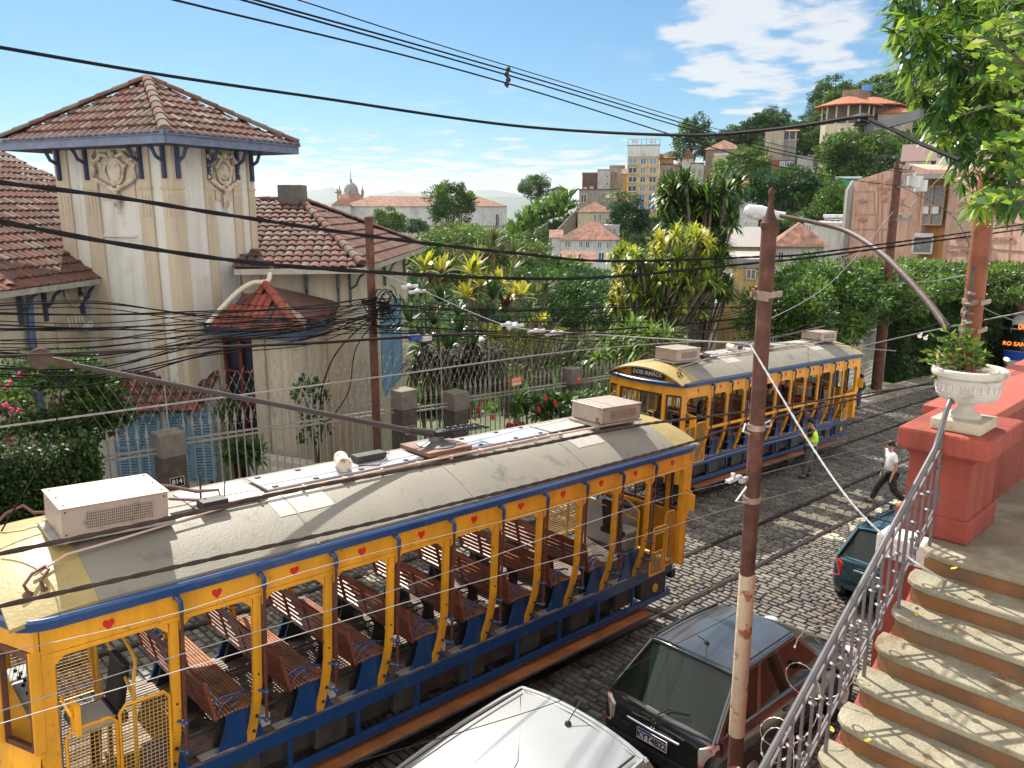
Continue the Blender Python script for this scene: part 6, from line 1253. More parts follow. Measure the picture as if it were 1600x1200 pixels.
# prototypes for distant trees: unit-ish crown radius 1, base at z=0
def far_proto(kind, seed):
    T = thing('tree', '', 'tree', (0, 0, 0))
    if kind == 'round': trunk(T, .9, .07, 4, .5, seed); foliage('crown', T, (0, 0, 1.55), (1, 1, 1.15), 80, 95, .105, .07, [GD, GM_, GL], [.4, .45, .15], seed, .30)
    if kind == 'dark': trunk(T, .8, .07, 4, .5, seed); foliage('crown', T, (0, 0, 1.35), (1.05, 1.05, .9), 85, 95, .11, .07, [GD, GB, GM_], [.5, .3, .2], seed, .28)
    if kind == 'tall': trunk(T, 1.2, .07, 4, .5, seed); foliage('crown', T, (0, 0, 2.1), (.85, .85, 1.5), 80, 95, .10, .07, [GD, GB, GM_, GL], [.4, .2, .3, .1], seed, .28)
    if kind == 'light': trunk(T, .8, .06, 4, .5, seed); foliage('crown', T, (0, 0, 1.3), (1.05, 1.05, .85), 80, 90, .11, .07, [GM_, GL, GO], [.4, .4, .2], seed, .28)
    if kind == 'wide': trunk(T, .8, .08, 6, .8, seed); foliage('crown', T, (0, 0, 1.25), (1.3, 1.3, .62), 110, 90, .10, .065, [GD, GB, GM_], [.45, .2, .35], seed, .24, floor=-.25)
    if kind == 'pine':
        b = MB(); b.tube([(0, 0, -.3), (0, 0, 3.6)], [.06, .015], 6); b.build('trunk', BARK, T); rs = np.random.RandomState(seed); P = []; D_ = []
        for k in range(15):
            z = .9+.18*k; r_ = .85*(1-k/16.0)+.06
            for j in range(11):
                a = j*.571+k*.7
                for q in range(9): t = (q+1)/9; P.append((r_*t*math.cos(a), r_*t*math.sin(a), z-.10*t+rs.uniform(-.03, .03))); D_.append((math.cos(a)+rs.normal()*.6, math.sin(a)+rs.normal()*.6, -.1+rs.normal()*.3))
        P = np.array(P); D_ = np.array(D_); V, F = leaf_arrays(P, D_, np.full(len(P), .16), np.full(len(P), .05), rs); npmesh('crown', V, F, [GD, GB], rs.randint(0, 2, len(P)), T)
    if kind == 'palm':
        b = MB(); b.tube([(0, 0, -.3), (.05, 0, 1.2), (0, 0, 2.2)], [.07, .05, .045], 7); b.build('trunk', BARK, T); rs = np.random.RandomState(seed); P = []; D_ = []
        for j in range(17):
            a = j*.37*2.4; up = rs.uniform(.1, 1.0)
            for q in range(16):
                t = (q+1)/16; x = 1.0*t; z = 2.2+up*t*.8-1.0*t*t; c_ = np.array((x*math.cos(a), x*math.sin(a), z))
                for s in (-1, 1): P.append(c_); D_.append((-math.sin(a)*s+math.cos(a)*.7, math.cos(a)*s+math.sin(a)*.7, -.5))
        P = np.array(P); D_ = np.array(D_, float); V, F = leaf_arrays(P, D_, np.full(len(P), .30), np.full(len(P), .05), rs); npmesh('crown', V, F, [GM_, GL, GO], rs.randint(0, 3, len(P)), T)
    return T
PROTO = {}
def far_tree(kind, px, ytop, wpx, Rr, label, group=None, squash=1.0, base=None, name='tree'):
    key = (kind, (int(px) % 2))
    if key not in PROTO: PROTO[key] = far_proto(kind, 3+len(PROTO)); t = PROTO[key]; fresh = True
    else: t = copy_tree(PROTO[key]); fresh = False
    top = {'round': 2.75, 'dark': 2.3, 'tall': 3.65, 'light': 2.2, 'wide': 1.9, 'pine': 3.6, 'palm': 2.6}[kind]; hw_ = {'round': 1.12, 'dark': 1.15, 'tall': .95, 'light': 1.15, 'wide': 1.45, 'pine': .85, 'palm': 1.0}[kind]
    q = atR(px, ytop, Rr); dist = (q-CAM).length; s = wpx/2/FPX*dist/hw_
    zs = s*squash; t.location = (q.x, q.y, q.z-top*zs); t.scale = (s, s, zs); t.rotation_euler = (0, 0, (px*.37) % 6.28); t.name = name
    t['label'] = label; t['category'] = 'tree'
    if group: t['group'] = group
    elif 'group' in t: del t['group']
    return t
FT = [('round', 706, 283, 72, 175, 'big round dark tree standing in front of the long convent', 1.0), ('light', 604, 326, 62, 165, 'low pale green tree before the convent wall', 1.0), ('dark', 653, 342, 36, 150, 'small blue green tree left of the big round tree', .9),
      ('round', 838, 272, 50, 235, 'lone round tree against the sky left of the banana slope', .9), ('tall', 1085, 178, 60, 185, 'tall solitary leafy tree rising above the skyline beside the apartment block', .80),
      ('wide', 1222, 262, 120, 112, 'broad dark umbrella tree behind the lamp head', 1.35), ('light', 1168, 230, 84, 150, 'light green tree below the terracotta roofed villas', .9), ('round', 1328, 128, 84, 215, 'rounded green tree on the very top of the hill', .8),
      ('pine', 1267, 150, 20, 205, 'slender conifer standing alone on the hill crest', 1.0), ('wide', 1196, 180, 72, 210, 'flat topped dark tree on the skyline ridge', 1.0), ('light', 1345, 198, 104, 135, 'bright green spreading tree under the round hilltop restaurant', 1.1),
      ('light', 1310, 285, 66, 95, 'leafy light tree just left of the pink building', 1.2), ('dark', 982, 308, 66, 120, 'dark blue green tree below the yellow apartment block', 1.3), ('palm', 966, 292, 46, 140, 'small feathery palm left of the apartment block base', .8),
      ('palm', 1352, 122, 18, 215, 'tiny palm poking above the hilltop trees', 1.0), ('palm', 1052, 232, 30, 180, 'bending palm beside the tall solitary tree', .9), ('tall', 1250, 192, 60, 170, 'dark upright tree right of the concrete tower', .8), ('round', 1290, 170, 50, 190, 'green tree climbing the crest left of the restaurant', .9)]
for k, px, yt, w, Rr, lab, sq in FT: far_tree(k, px, yt, w, Rr, lab, squash=sq)
rs5 = random.Random(77); kinds = ['dark', 'round', 'wide', 'tall', 'light']
def hillz(px, Rr): return terr(px, Rr)
# crowded woods: (px range, y range of tops, R range, count)
KEEP = [(905, 985, 258, 332, 190), (900, 960, 328, 365, 150), (862, 970, 350, 408, 115), (878, 928, 400, 424, 78), (980, 1032, 222, 335, 170), (1030, 1102, 245, 290, 178), (1100, 1162, 224, 270, 165), (1194, 1248, 195, 262, 152), (1244, 1274, 243, 268, 138), (1154, 1188, 322, 385, 92), (1158, 1186, 283, 300, 118), (1304, 1346, 272, 292, 108), (1208, 1292, 352, 400, 60), (1256, 1332, 340, 395, 74), (1118, 1194, 368, 440, 58), (1298, 1428, 155, 212, 160), (519, 792, 300, 345, 212), (1328, 1640, 255, 420, 62)]
for x0, x1, f0, f1, n, w0_, w1_ in ((1120, 1460, 170, 235, 46, 34, 62), (1380, 1640, 120, 200, 16, 50, 90), (1040, 1330, 110, 165, 44, 30, 56), (820, 1050, 130, 230, 40, 20, 40), (700, 860, 90, 140, 16, 30, 50), (1150, 1340, 70, 100, 22, 30, 60), (560, 900, 150, 260, 16, 18, 34)):
    for k in range(n):
        px = rs5.uniform(x0, x1); Rr = rs5.uniform(f0, f1); x, y, z = terr(px, Rr); kd = rs5.choice(kinds); w = rs5.uniform(w0_, w1_); s = w/2/FPX*Rr*1.05; top = {'round': 2.75, 'dark': 2.3, 'tall': 3.65, 'light': 2.2, 'wide': 1.9}[kd]
        zt_ = z+top*s*.80; yy = 326-(zt_-CAM.z)/Rr*1286; yb_ = 326-(z-CAM.z)/Rr*1286
        if any(px+w*.45 > q[0] and px-w*.45 < q[1] and yy < q[3] and yb_ > q[2] and Rr < q[4]+6 for q in KEEP): continue
        far_tree(kd, px, yy, w, Rr, 'green tree among many crowded together on the hillside', 'trees crowded on the hillside', .8)
# undergrowth on the hillside: one mass
rs = np.random.RandomState(4); n = 60000; U_ = rs.rand(n); px = rs.uniform(480, 1760, n); Rr = 55*(300/55)**rs.rand(n); zz = np.zeros((n, 3))
gx_ = np.linspace(470, 1770, 60); gr_ = np.exp(np.linspace(np.log(50), np.log(320), 30)); GZ = np.array([[terr(a, r_)[2] for a in gx_] for r_ in gr_])
ix = np.interp(px, gx_, np.arange(60)); ir = np.interp(Rr, gr_, np.arange(30)); i0 = np.clip(ix.astype(int), 0, 58); j0 = np.clip(ir.astype(int), 0, 28); fx = ix-i0; fr = ir-j0
z_ = (GZ[j0, i0]*(1-fx)+GZ[j0, i0+1]*fx)*(1-fr)+(GZ[j0+1, i0]*(1-fx)+GZ[j0+1, i0+1]*fx)*fr
X = (px-800)/FPX/math.cos(PIT)*1.0; dx_ = RT.x*X+FW.x; dy_ = RT.y*X+FW.y; nn_ = np.hypot(dx_, dy_); P = np.stack([CAM.x+dx_/nn_*Rr, CAM.y+dy_/nn_*Rr, z_+rs.rand(n)*.012*Rr], 1); S_ = .010*Rr
V, F = leaf_arrays(P, rnd_dir(n, rs, 1.0), S_*rs.uniform(.6, 1.5, n), S_*.7, rs); mi = rs.choice(4, n, p=[.35, .3, .2, .15])
tag(npmesh('undergrowth', V, F, [GD, GM_, GO, GL], mi), 'dense scrub covering the hillside between houses', 'undergrowth', kind='stuff')
# banana slope
rs = np.random.RandomState(8); P = []; D_ = []
for k in range(60):
    px = rs.uniform(800, 890); yy = np.interp(px, [800, 840, 890], [352, 330, 305])+rs.uniform(0, 26); q = atR(px, yy, rs.uniform(185, 200))
    for j in range(9): a = rs.rand()*6.28; P.append(np.array(q)); D_.append((math.cos(a)*.6, math.sin(a)*.6, rs.uniform(.3, 1)))
V, F = leaf_arrays(np.array(P), np.array(D_), rs.uniform(2.5, 4.2, len(P)), rs.uniform(.8, 1.2, len(P)), rs, .6); tag(npmesh('banana_plants', V, F, [GL, GM_, gm('leaf_bright', (.12, .22, .03))], rs.randint(0, 3, len(P))), 'bright banana plants covering the slope above the diagonal wall', 'banana plants', kind='stuff')

# ---- strap-leaf plants (dracaena, cordyline, agave)
def strap(P, D0, L, Wd, droop, rs, seg=4):
    """drooping strap leaves: quads per leaf = seg"""
    n = len(P); D_ = D0/np.linalg.norm(D0, axis=1)[:, None]; S = np.cross(D_, np.array([0, 0, 1.0]))+1e-4; S /= np.linalg.norm(S, axis=1)[:, None]; rows = []; pos = P.copy(); d = D_.copy()
    for k in range(seg+1):
        t = k/seg; w = Wd*np.interp(t, [0, .35, .75, 1], [.45, 1, .7, .06]); rows.append(pos-S*w[:, None]*.5); rows.append(pos+S*w[:, None]*.5)
        pos = pos+d*(L/seg)[:, None]; d = d+np.array([0, 0, -1.0])*(droop*(.4+t))[:, None]; d /= np.linalg.norm(d, axis=1)[:, None]
    V = np.stack(rows, 1).reshape(-1, 3); b0 = np.arange(n)[:, None]*(2*(seg+1)); F = np.concatenate([np.stack([b0[:, 0]+2*k, b0[:, 0]+2*k+1, b0[:, 0]+2*k+3, b0[:, 0]+2*k+2], 1) for k in range(seg)]); return V, F
def rosettes(name, parent, heads, nleaf, L, Wd, droop, mats, wts, seed, spread=(-.3, 1.1), topmat=None, seg=4):
    rs = np.random.RandomState(seed); P = []; D_ = []; M_ = []; Ls = []
    for hi, h in enumerate(heads):
        s = h[3] if len(h) > 3 else 1
        for k in range(nleaf):
            a = rs.rand()*6.283; e = rs.uniform(*spread); P.append((h[0]+.03*math.cos(a), h[1]+.03*math.sin(a), h[2]-.10*(1-(e-spread[0])/(spread[1]-spread[0]))*L)); D_.append((math.cos(a)*math.cos(e), math.sin(a)*math.cos(e), math.sin(e))); Ls.append(L*s*rs.uniform(.75, 1.15))
            M_.append(h[4] if len(h) > 4 and rs.rand() < .75 else rs.choice(len(mats), p=np.array(wts)/sum(wts)))
    P = np.array(P, float); D_ = np.array(D_, float); Ls = np.array(Ls); V, F = strap(P, D_, Ls, Wd*np.ones(len(P))*rs.uniform(.8, 1.2, len(P)), droop*rs.uniform(.6, 1.4, len(P)), rs, seg); return npmesh(name, V, F, mats, np.tile(np.array(M_), seg), parent)
# yellow green dracaena tree
Yg = gm('strap_yellow_green', (.46, .44, .045), .4, .35); Yl = gm('strap_lime', (.20, .30, .03), .4, .35); Yd = gm('strap_deep', (.035, .075, .015), .4, .3); Yb = gm('strap_blue_green', (.022, .06, .025), .35, .3)
def draca(label, heads, base, Rr, nleaf, L, Wd, mats, wts, seed, droop=.35):
    bq = atR(base[0], base[1], Rr); T = thing('dracaena_tree', label, 'tree', bq); inv = wmat(T).inverted(); H_ = []
    rs = random.Random(seed)
    for (px, py, s, *m) in heads: q = inv@atR(px, py, Rr+rs.uniform(-1.2, 1.2)); H_.append((q.x, q.y, q.z, s, *m))
    rosettes('crown', T, H_, nleaf, L, Wd, droop, mats, wts, seed, (-.5, 1.4)); b = MB()
    for k, h in enumerate(H_):
        m_ = Vector((h[0]*.35+rs.uniform(-.2, .2), h[1]*.35, h[2]*.4)); b.tube(spline([(rs.uniform(-.25, .25), rs.uniform(-.25, .25), -1), m_, (h[0], h[1], h[2])], 5), [.07-.004*min(k, 5)]*11, 6)
    b.build('trunk', mat('dracaena_stem', (.14, .115, .085), .85, var=.3, bump=.4), T, smooth=True); return T
hd_ = []
rs6 = random.Random(2)
for cx_, cy_, rx_, ry_, n in ((1062, 385, 50, 26, 26), (988, 408, 34, 26, 18), (1040, 428, 72, 26, 30), (1100, 432, 40, 24, 14), (1000, 468, 46, 32, 24), (1062, 472, 40, 26, 14), (1008, 508, 40, 18, 10)):
    for k in range(n):
        a = rs6.uniform(0, 6.28); q = rs6.random()**.5; px = cx_+rx_*q*math.cos(a); py = cy_+ry_*q*math.sin(a); hd_.append((px, py, rs6.uniform(.8, 1.15), 0 if (py < 400 or px < 985) and rs6.random() < .6 else rs6.choice([1, 1, 2])))
draca('bushy yellow green dracaena tree glowing in front of the darker one', hd_, (1015, 600), 27, 48, .46, .07, [Yg, Yl, Yd], [.42, .42, .16], 5, .55)
hd_ = []
for cx_, cy_, rx_, ry_, n in ((1085, 302, 50, 26, 24), (1060, 330, 32, 24, 14), (1115, 345, 30, 28, 14), (1105, 400, 36, 30, 13), (1120, 450, 24, 30, 10), (1140, 288, 14, 14, 5)):
    for k in range(n): a = rs6.uniform(0, 6.28); q = rs6.random()**.5; hd_.append((cx_+rx_*q*math.cos(a), cy_+ry_*q*math.sin(a), rs6.uniform(.85, 1.15)))
draca('tall dark green dracaena tree with drooping straps behind the yellow one', hd_, (1090, 600), 34, 56, .78, .10, [Yd, Yb, Yl], [.40, .35, .25], 6, .5)
# garden cordylines in front of the dry leaves
CY = gm('cordyline_yellow', (.42, .40, .04), .35, .4); CG = gm('cordyline_green', (.035, .085, .022), .35, .3); CP = gm('cordyline_purple', (.10, .045, .03), .4, .3)
def cordy(label, heads, base, Rr, L, Wd, seed, mats=None, wts=(.2, .6, .2), nleaf=24, droop=.22, nm='cordyline', cat='shrub'):
    T = thing(nm, label, cat, atR(base[0], base[1], Rr)); inv = wmat(T).inverted(); rs = random.Random(seed); H_ = []
    for h in heads: q = inv@atR(h[0], h[1], Rr+rs.uniform(-.5, .5)); H_.append((q.x, q.y, q.z, rs.uniform(.8, 1.15), *h[2:]))
    rosettes('leaves', T, H_, nleaf, L, Wd, droop, mats or [CY, CG, CP], wts, seed, (-.1, 1.35)); b = MB()
    for h in H_: b.tube([(h[0]*.4, h[1]*.4, min(-.2, h[2]-1.5)), (h[0]*.8, h[1]*.8, h[2]-.5), (h[0], h[1], h[2])], [.028, .022, .018], 5)
    b.build('stems', mat('dracaena_stem', (.14, .115, .085), .85, var=.3, bump=.4), T, smooth=True)
cordy('cordyline with yellow sunlit tips at the right corner of the house roof', [(663, 420, 0), (690, 425, 0), (655, 455, 1), (690, 470, 1)], (670, 640), 19.2, .50, .12, 11)
cordy('tallest yellow tipped cordyline in the middle of the garden', [(738, 425, 0), (752, 445, 0), (728, 462, 0), (770, 465, 1), (715, 490, 1)], (735, 640), 19.8, .52, .13, 12)
cordy('cordyline with yellow and copper leaves right of the garden middle', [(782, 442, 0), (806, 465, 0), (790, 478, 2), (818, 458, 0), (770, 490, 1)], (795, 640), 20.3, .48, .12, 13)
cordy('dark leaved cordyline filling the garden below the yellow tips', [(640, 500, 1), (680, 505, 1), (720, 515, 1), (755, 500, 1), (790, 512, 1), (660, 540, 1), (700, 545, 1), (740, 540, 1)], (710, 640), 19.0, .52, .12, 14)
cordy('small red and green cordyline above the slatted fence', [(848, 500, 0), (838, 515, 2), (862, 508, 1)], (850, 620), 20.8, .36, .08, 15, nleaf=20)
SPK = [gm('spiky_grey_green', (.11, .13, .055), .5, .25), GO, Yl]
cordy('thin stemmed spiky dracaena standing high left of the garden', [(771, 375), (768, 390)], (778, 560), 24, .55, .035, 16, SPK, (.5, .3, .2), 60, .08, 'spiky_dracaena')
cordy('spiky pale dracaena clump in the middle distance of the garden', [(803, 395), (800, 420), (742, 400), (712, 405), (795, 440)], (800, 560), 24.5, .50, .035, 17, SPK, (.5, .3, .2), 60, .08, 'spiky_dracaena')
cordy('spiky dracaena with bare stems right of the yellow cordylines', [(836, 462), (828, 480), (850, 448), (852, 450)], (845, 570), 22.5, .45, .035, 18, SPK, (.5, .3, .2), 60, .10, 'spiky_dracaena')
cordy('row of wispy pale spiky plants behind the spear fence', [(875, 545), (900, 540), (855, 555), (925, 548), (890, 560), (840, 560), (865, 530), (915, 532), (820, 585), (830, 565)], (880, 620), 21.5, .50, .022, 19, [gm('straw_green', (.22, .21, .10), .6, .3), SPK[0], GO], (.4, .4, .2), 60, .12, 'spiky_dracaena')
cordy('green strap leaved shrub beside the front of the farther tram', [(950, 545), (975, 540), (935, 560), (960, 565), (985, 560), (1000, 545), (1015, 530), (990, 520), (1040, 530)], (965, 640), 23, .75, .07, 20, [GL, GM_, Yl], (.4, .3, .3), 46, .5, 'strap_leaf_shrub')
for cx_, lab in ((880, 'low green lily clump behind the middle fence bars'), (925, 'low green lily clump just left of the farther tram'), (830, 'low green lily clump below the orange sign'), (680, 'bright green lily clump between two fence pillars'), (380, 'dark leafy clump growing behind the long spear fence')):
    hh = [(cx_+dx, (628 if cx_ > 600 else 700)+dy, 1) for dx in (-22, -8, 8, 22) for dy in (0, 18)]
    cordy(lab, hh, (cx_, 690 if cx_ > 600 else 730), 18.8 if cx_ > 600 else 16.2, .42, .07, 30+cx_, [GL, GM_, GD] if cx_ != 380 else [GD, GM_, GB], (.35, .4, .25), 30, .45, 'lily_clump', 'plant')
b = MB()
for px, py in ((757, 628), (842, 640), (852, 622), (868, 630), (905, 595), (770, 652), (748, 640)): q = atR(px, py, 18.4); b.ball(q, .045, 0, 6, (1, 1, 1.8))
tag(b.build('red_flowers', RED_), 'few small red flowers dotted among the lily clumps', 'flowers', kind='stuff')
# dry leaf mass under the cordylines
T = thing('dry_leaf_shrub', 'mass of dark drooping dry leaves behind the diamond razor mesh', 'shrub', atR(705, 600, 19.4)); rosettes('leaves', T, [tuple(wmat(T).inverted()@atR(rs6.uniform(645, 775), rs6.uniform(540, 585), 19.3+rs6.uniform(-.4, .5))) for k in range(46)], 26, .62, .05, .75, [DRY, GD, gm('leaf_dry_light', (.12, .09, .05), .8, .2)], (.6, .25, .15), 41, (-1.3, .6))
# bushes and mid-ground trees
def bush(label, px, py, Rr, rad, nc, nl, L, Wd, mats, wts, seed, nm='bush', cat='bush', tr=None, cr=.3, inner=.5, floor=-.8):
    q = atR(px, py, Rr); T = thing(nm, label, cat, (q.x, q.y, q.z-rad[2])); foliage('crown' if tr else 'leaves', T, (0, 0, rad[2]), rad, nc, nl, L, Wd, mats, wts, seed, cr, inner, floor)
    if tr: trunk(T, rad[2]*.8, tr, 5, rad[0]*.5, seed, z0=-5)
    else:
        b = MB(); r7 = random.Random(seed)
        for k in range(7): a = r7.uniform(0, 6.28); b.tube([(0, 0, -.6), (rad[0]*.4*math.cos(a), rad[1]*.4*math.sin(a), rad[2]*.8), (rad[0]*.7*math.cos(a), rad[1]*.7*math.sin(a), rad[2]*1.3)], [.03, .02, .008], 5)
        b.build('stems', BARK, T)
    return T
bush('sunlit mango tree with coppery new leaves behind the right end of the house', 738, 404, 47, (3.9, 3.5, 1.9), 120, 150, .30, .10, [GL, GM_, GO, gm('leaf_copper', (.28, .13, .06))], [.42, .38, .13, .07], 51, 'mango_tree', 'tree', .25)
bush('lower green tree right of the mango tree below the white house', 835, 445, 50, (3.2, 3, 1.7), 110, 140, .32, .11, [GM_, GD, GL], [.45, .35, .2], 52, 'tree', 'tree', .25)
bush('dark bamboo like thicket in the shade left of the yellow dracaena', 900, 492, 38, (3.3, 3, 2.1), 120, 170, .26, .06, [GD, GM_, GB], [.5, .3, .2], 53, 'tree', 'tree', .2)
bush('bright leafy tree just under the small terracotta garage roof', 925, 448, 46, (2.6, 2.5, 1.0), 80, 140, .28, .10, [GL, GM_, GD], [.4, .4, .2], 54, 'tree', 'tree', .2)
bush('shaded green tree between garden and dark thicket', 855, 510, 33, (2.6, 2.4, 2.2), 90, 150, .22, .07, [GD, GM_, GL], [.5, .35, .15], 55, 'tree', 'tree', .2)
bush('yellow flecked shrub behind the dry leaves', 800, 560, 22.5, (1.5, 1.3, 1.1), 60, 130, .14, .05, [GY, GL, GO, GD], [.25, .3, .25, .2], 56)
bush('small shrub with round leaves by the garden steps', 492, 640, 17.2, (.42, .4, .80), 22, 20, .11, .075, [GD, GM_, GL], [.5, .35, .15], 57)
bush('small dark green shrub growing at the foot of the maroon door', 352, 632, 16.4, (.28, .25, .45), 16, 26, .10, .05, [GD, GM_], [.6, .4], 58)
bush('leafy green tree behind the spear fence right of the rusty pole', 1268, 476, 34, (2.2, 2.2, 1.75), 110, 150, .20, .085, [GM_, GL, GD], [.42, .30, .28], 59, 'tree', 'tree', .2)
bush('glossy green tree beside the pale fence pillar', 1232, 500, 31, (1.7, 1.6, 1.5), 80, 150, .18, .08, [GM_, GL, GD], [.4, .3, .3], 60, 'tree', 'tree', .15)
bush('tall shrub hanging over the arched white gate', 1350, 462, 40, (2.6, 2.2, 1.5), 110, 150, .20, .09, [GL, GM_, GO, GD], [.35, .30, .15, .2], 61, 'tree', 'tree', .15)
# ivy wall on the right, ivy by the left gate
def ivy(label, x0, x1, y, zt, n, L, seed, mats, wts, dark=GD, thick=.35, y1=None):
    y1 = y if y1 is None else y1; T = thing('ivy_wall', label, 'ivy wall', (x0, y, G(x0))); L_ = math.hypot(x1-x0, y1-y); d = Vector(((x1-x0)/L_, (y1-y)/L_, 0)); nn = Vector((d.y, -d.x, 0)); b = MB(T)
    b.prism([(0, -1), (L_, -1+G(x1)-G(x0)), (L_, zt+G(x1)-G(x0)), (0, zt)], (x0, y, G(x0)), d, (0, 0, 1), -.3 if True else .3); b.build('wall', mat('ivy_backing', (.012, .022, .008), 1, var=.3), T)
    rs = np.random.RandomState(seed); u = rs.rand(n)*L_; v = rs.rand(n)**.85*(zt+.35); off = .04+thick*rs.rand(n)*(.4+.6*np.sin(u*1.3+v)**2)
    P = np.stack([d.x*u+nn.x*off, d.y*u+nn.y*off, v+(G(x1)-G(x0))*u/L_], 1); top = rs.rand(n) < .12; P[top, 2] = zt+rs.rand(top.sum())*.5+(G(x1)-G(x0))*u[top]/L_; P[top, 0] -= nn.x*rs.rand(top.sum())*1.2; P[top, 1] -= nn.y*rs.rand(top.sum())*1.2
    D_ = rs.normal(size=(n, 3))*.6+np.array([nn.x, nn.y, -.5]); V, F = leaf_arrays(P, D_, L*rs.uniform(.6, 1.3, n), L*.7*rs.uniform(.7, 1.2, n), rs); mi = rs.choice(len(mats), n, p=np.array(wts)/sum(wts)); npmesh('leaves', V, F, mats, mi, T); return T
ivy('very tall ivy covered wall following the street bend behind the bus', 38.6, 66, 8.3, 5.2, 42000, .20, 71, [GD, GM_, GO], (.5, .38, .12), y1=3.0, thick=.7)
bush('sunlit leafy top of the ivy wall below the pink building', 1440, 440, 48, (8.0, 2.5, 1.0), 150, 130, .24, .12, [GL, GM_, GO], [.42, .36, .22], 73, 'hedge', 'hedge')
bush('bright hedge top at the right behind the orange pole', 1570, 440, 52, (6.0, 2.5, .9), 110, 130, .24, .12, [GL, GM_, GO], [.42, .36, .22], 74, 'hedge', 'hedge')
ivy('square block of clipped ivy beside the dark garage gate', -.9, 1.45, 6.75, 2.55, 16000, .075, 72, [GD, GM_, GO], (.55, .30, .15), thick=.28)
bush('bougainvillea and creeper spilling over the ivy block', 62, 625, 15.2, (1.3, .7, .75), 60, 90, .10, .07, [GM_, GL, GD, PNK], [.42, .2, .365, .012], 75)
bush('second creeper mass with pale leaves above the ivy', 130, 640, 15.0, (.75, .6, .6), 40, 90, .10, .07, [GM_, GO, GD], [.4, .3, .3], 76)
b = MB()
for px, py in ((12, 600), (5, 635), (22, 640), (68, 562), (14, 690), (30, 585)):
    q = atR(px, py, 14.2)
    for k in range(7): b.ball(q+Vector((random.uniform(-.06, .06), random.uniform(-.06, .06), random.uniform(-.05, .05))), .022, 0, 6)
tag(b.build('pink_flowers', PNK), 'pink bougainvillea flowers at the left picture edge', 'flowers', kind='stuff')
gg = thing('garage_gate', 'dark louvred garage gate in the ivy at the left edge', 'gate', (-2.6, 6.85, 0)); b = MB(gg); b.bx(-4.2, -.95, 6.8, 6.9, -.4, 2.3)
b.build('panel', mat('gate_dark', (.035, .028, .026), .6, var=.3), gg); b = MB(gg)
for k in range(7): b.bx(-4.2+k*.5, -4.12+k*.5, 6.74, 6.8, -.4, 2.3, 0)
b.bx(-4.2, -.95, 6.73, 6.79, 1.5, 1.75, 1); b.build('frame', [DARKM, mat('gate_tan', (.22, .16, .12), .7)], gg)
# ---- near tree, top right: long drooping leaves
NM = [gm('mango_leaf_dark', (.030, .080, .022), .35, .35), gm('mango_leaf_mid', (.055, .13, .025), .35, .4), gm('mango_leaf_bright', (.16, .28, .03), .4, .5), gm('mango_leaf_lime', (.30, .40, .04), .4, .5)]
T = thing('leafy_tree', 'near leafy tree with long drooping leaves hanging in the upper right corner', 'tree', atR(1620, 400, 8.0)); inv = wmat(T).inverted(); rs = np.random.RandomState(91)
L0 = [(0, 1378), (40, 1372), (80, 1385), (120, 1382), (150, 1408), (190, 1432), (240, 1452), (280, 1470), (320, 1490), (345, 1530)]
P = []; D_ = []; Ls = []; M_ = []; tw = []; k = 0
while k < 900:
    py = rs.uniform(-60, 330); px = rs.uniform(1370, 1720); lx = np.interp(py, [a for a, _ in L0], [c_ for _, c_ in L0])+18
    if px < lx or (py > 295 and px > 1640) or (px > 1500 and py > 220 and py < 300 and rs.rand() < .35): continue
    k += 1; q = inv@atR(px, py, rs.uniform(5.6, 8.6)); tw.append(q); edge = px < lx+70; br = rs.rand() < (.35 if py < 60 or edge else .10) or (px > 1500 and 60 < py < 240 and rs.rand() < .25)
    for j in range(9):
        a = rs.rand()*6.283; e = rs.uniform(-1.2, .35); P.append(tuple(q)); D_.append((math.cos(a)*math.cos(e), math.sin(a)*math.cos(e), math.sin(e))); Ls.append(rs.uniform(.11, .21)); M_.append(rs.choice([2, 3], p=[.7, .3]) if br else rs.choice([0, 1, 2], p=[.5, .38, .12]))
P = np.array(P, float); V, F = strap(P, np.array(D_, float), np.array(Ls), np.full(len(P), .029)*rs.uniform(.8, 1.25, len(P)), rs.uniform(.08, .4, len(P)), rs, 3); npmesh('crown', V, F, NM, np.tile(np.array(M_), 3), T)
b = MB(); root = inv@atR(1760, 260, 8.2)
for i in range(0, len(tw), 7): q = tw[i]; b.tube([root.lerp(q, .25)+Vector((0, 0, .3)), root.lerp(q, .7)+Vector((0, 0, .15)), q], [.022, .012, .004], 5)
b.tube([root+Vector((0, 0, -6)), root, root+Vector((0, 0, 2))], [.16, .13, .08], 8); b.build('trunk', BARK, T, smooth=True)
T = thing('small_leaved_tree', 'nearer twig cluster with small rounded lime leaves at the right edge', 'tree', atR(1640, 300, 5)); inv = wmat(T).inverted(); P = []; D_ = []; b = MB(); rs = np.random.RandomState(92)
for k in range(46):
    x0, y0 = rs.uniform(1590, 1680), rs.uniform(20, 330); x1 = x0-rs.uniform(50, 130)*(1 if y0 < 200 else .6); y1 = y0-rs.uniform(-20, 50); R1 = rs.uniform(3.6, 5.2); a = inv@atR(x0, y0, R1); c_ = inv@atR(x1, y1, R1+rs.uniform(-.3, .3)); b.tube([a, a.lerp(c_, .5)+Vector((0, 0, .04)), c_], [.006, .004, .002], 5)
    for j in range(24): t = (j+1)/24; q = a.lerp(c_, t)+Vector((0, 0, .04*4*t*(1-t))); P.append(tuple(q)); d = (c_-a).normalized(); s = 1 if j % 2 else -1; w = d.cross(Vector((0, 0, 1))); D_.append(tuple(d*.6+w*s+Vector((0, 0, rs.uniform(-.3, .4)))))
P = np.array(P); V, F = leaf_arrays(P, np.array(D_), rs.uniform(.045, .075, len(P)), rs.uniform(.028, .04, len(P)), rs); npmesh('crown', V, F, NM, rs.choice(4, len(P), p=[.1, .3, .35, .25]), T); b.build('twigs', BARK, T)
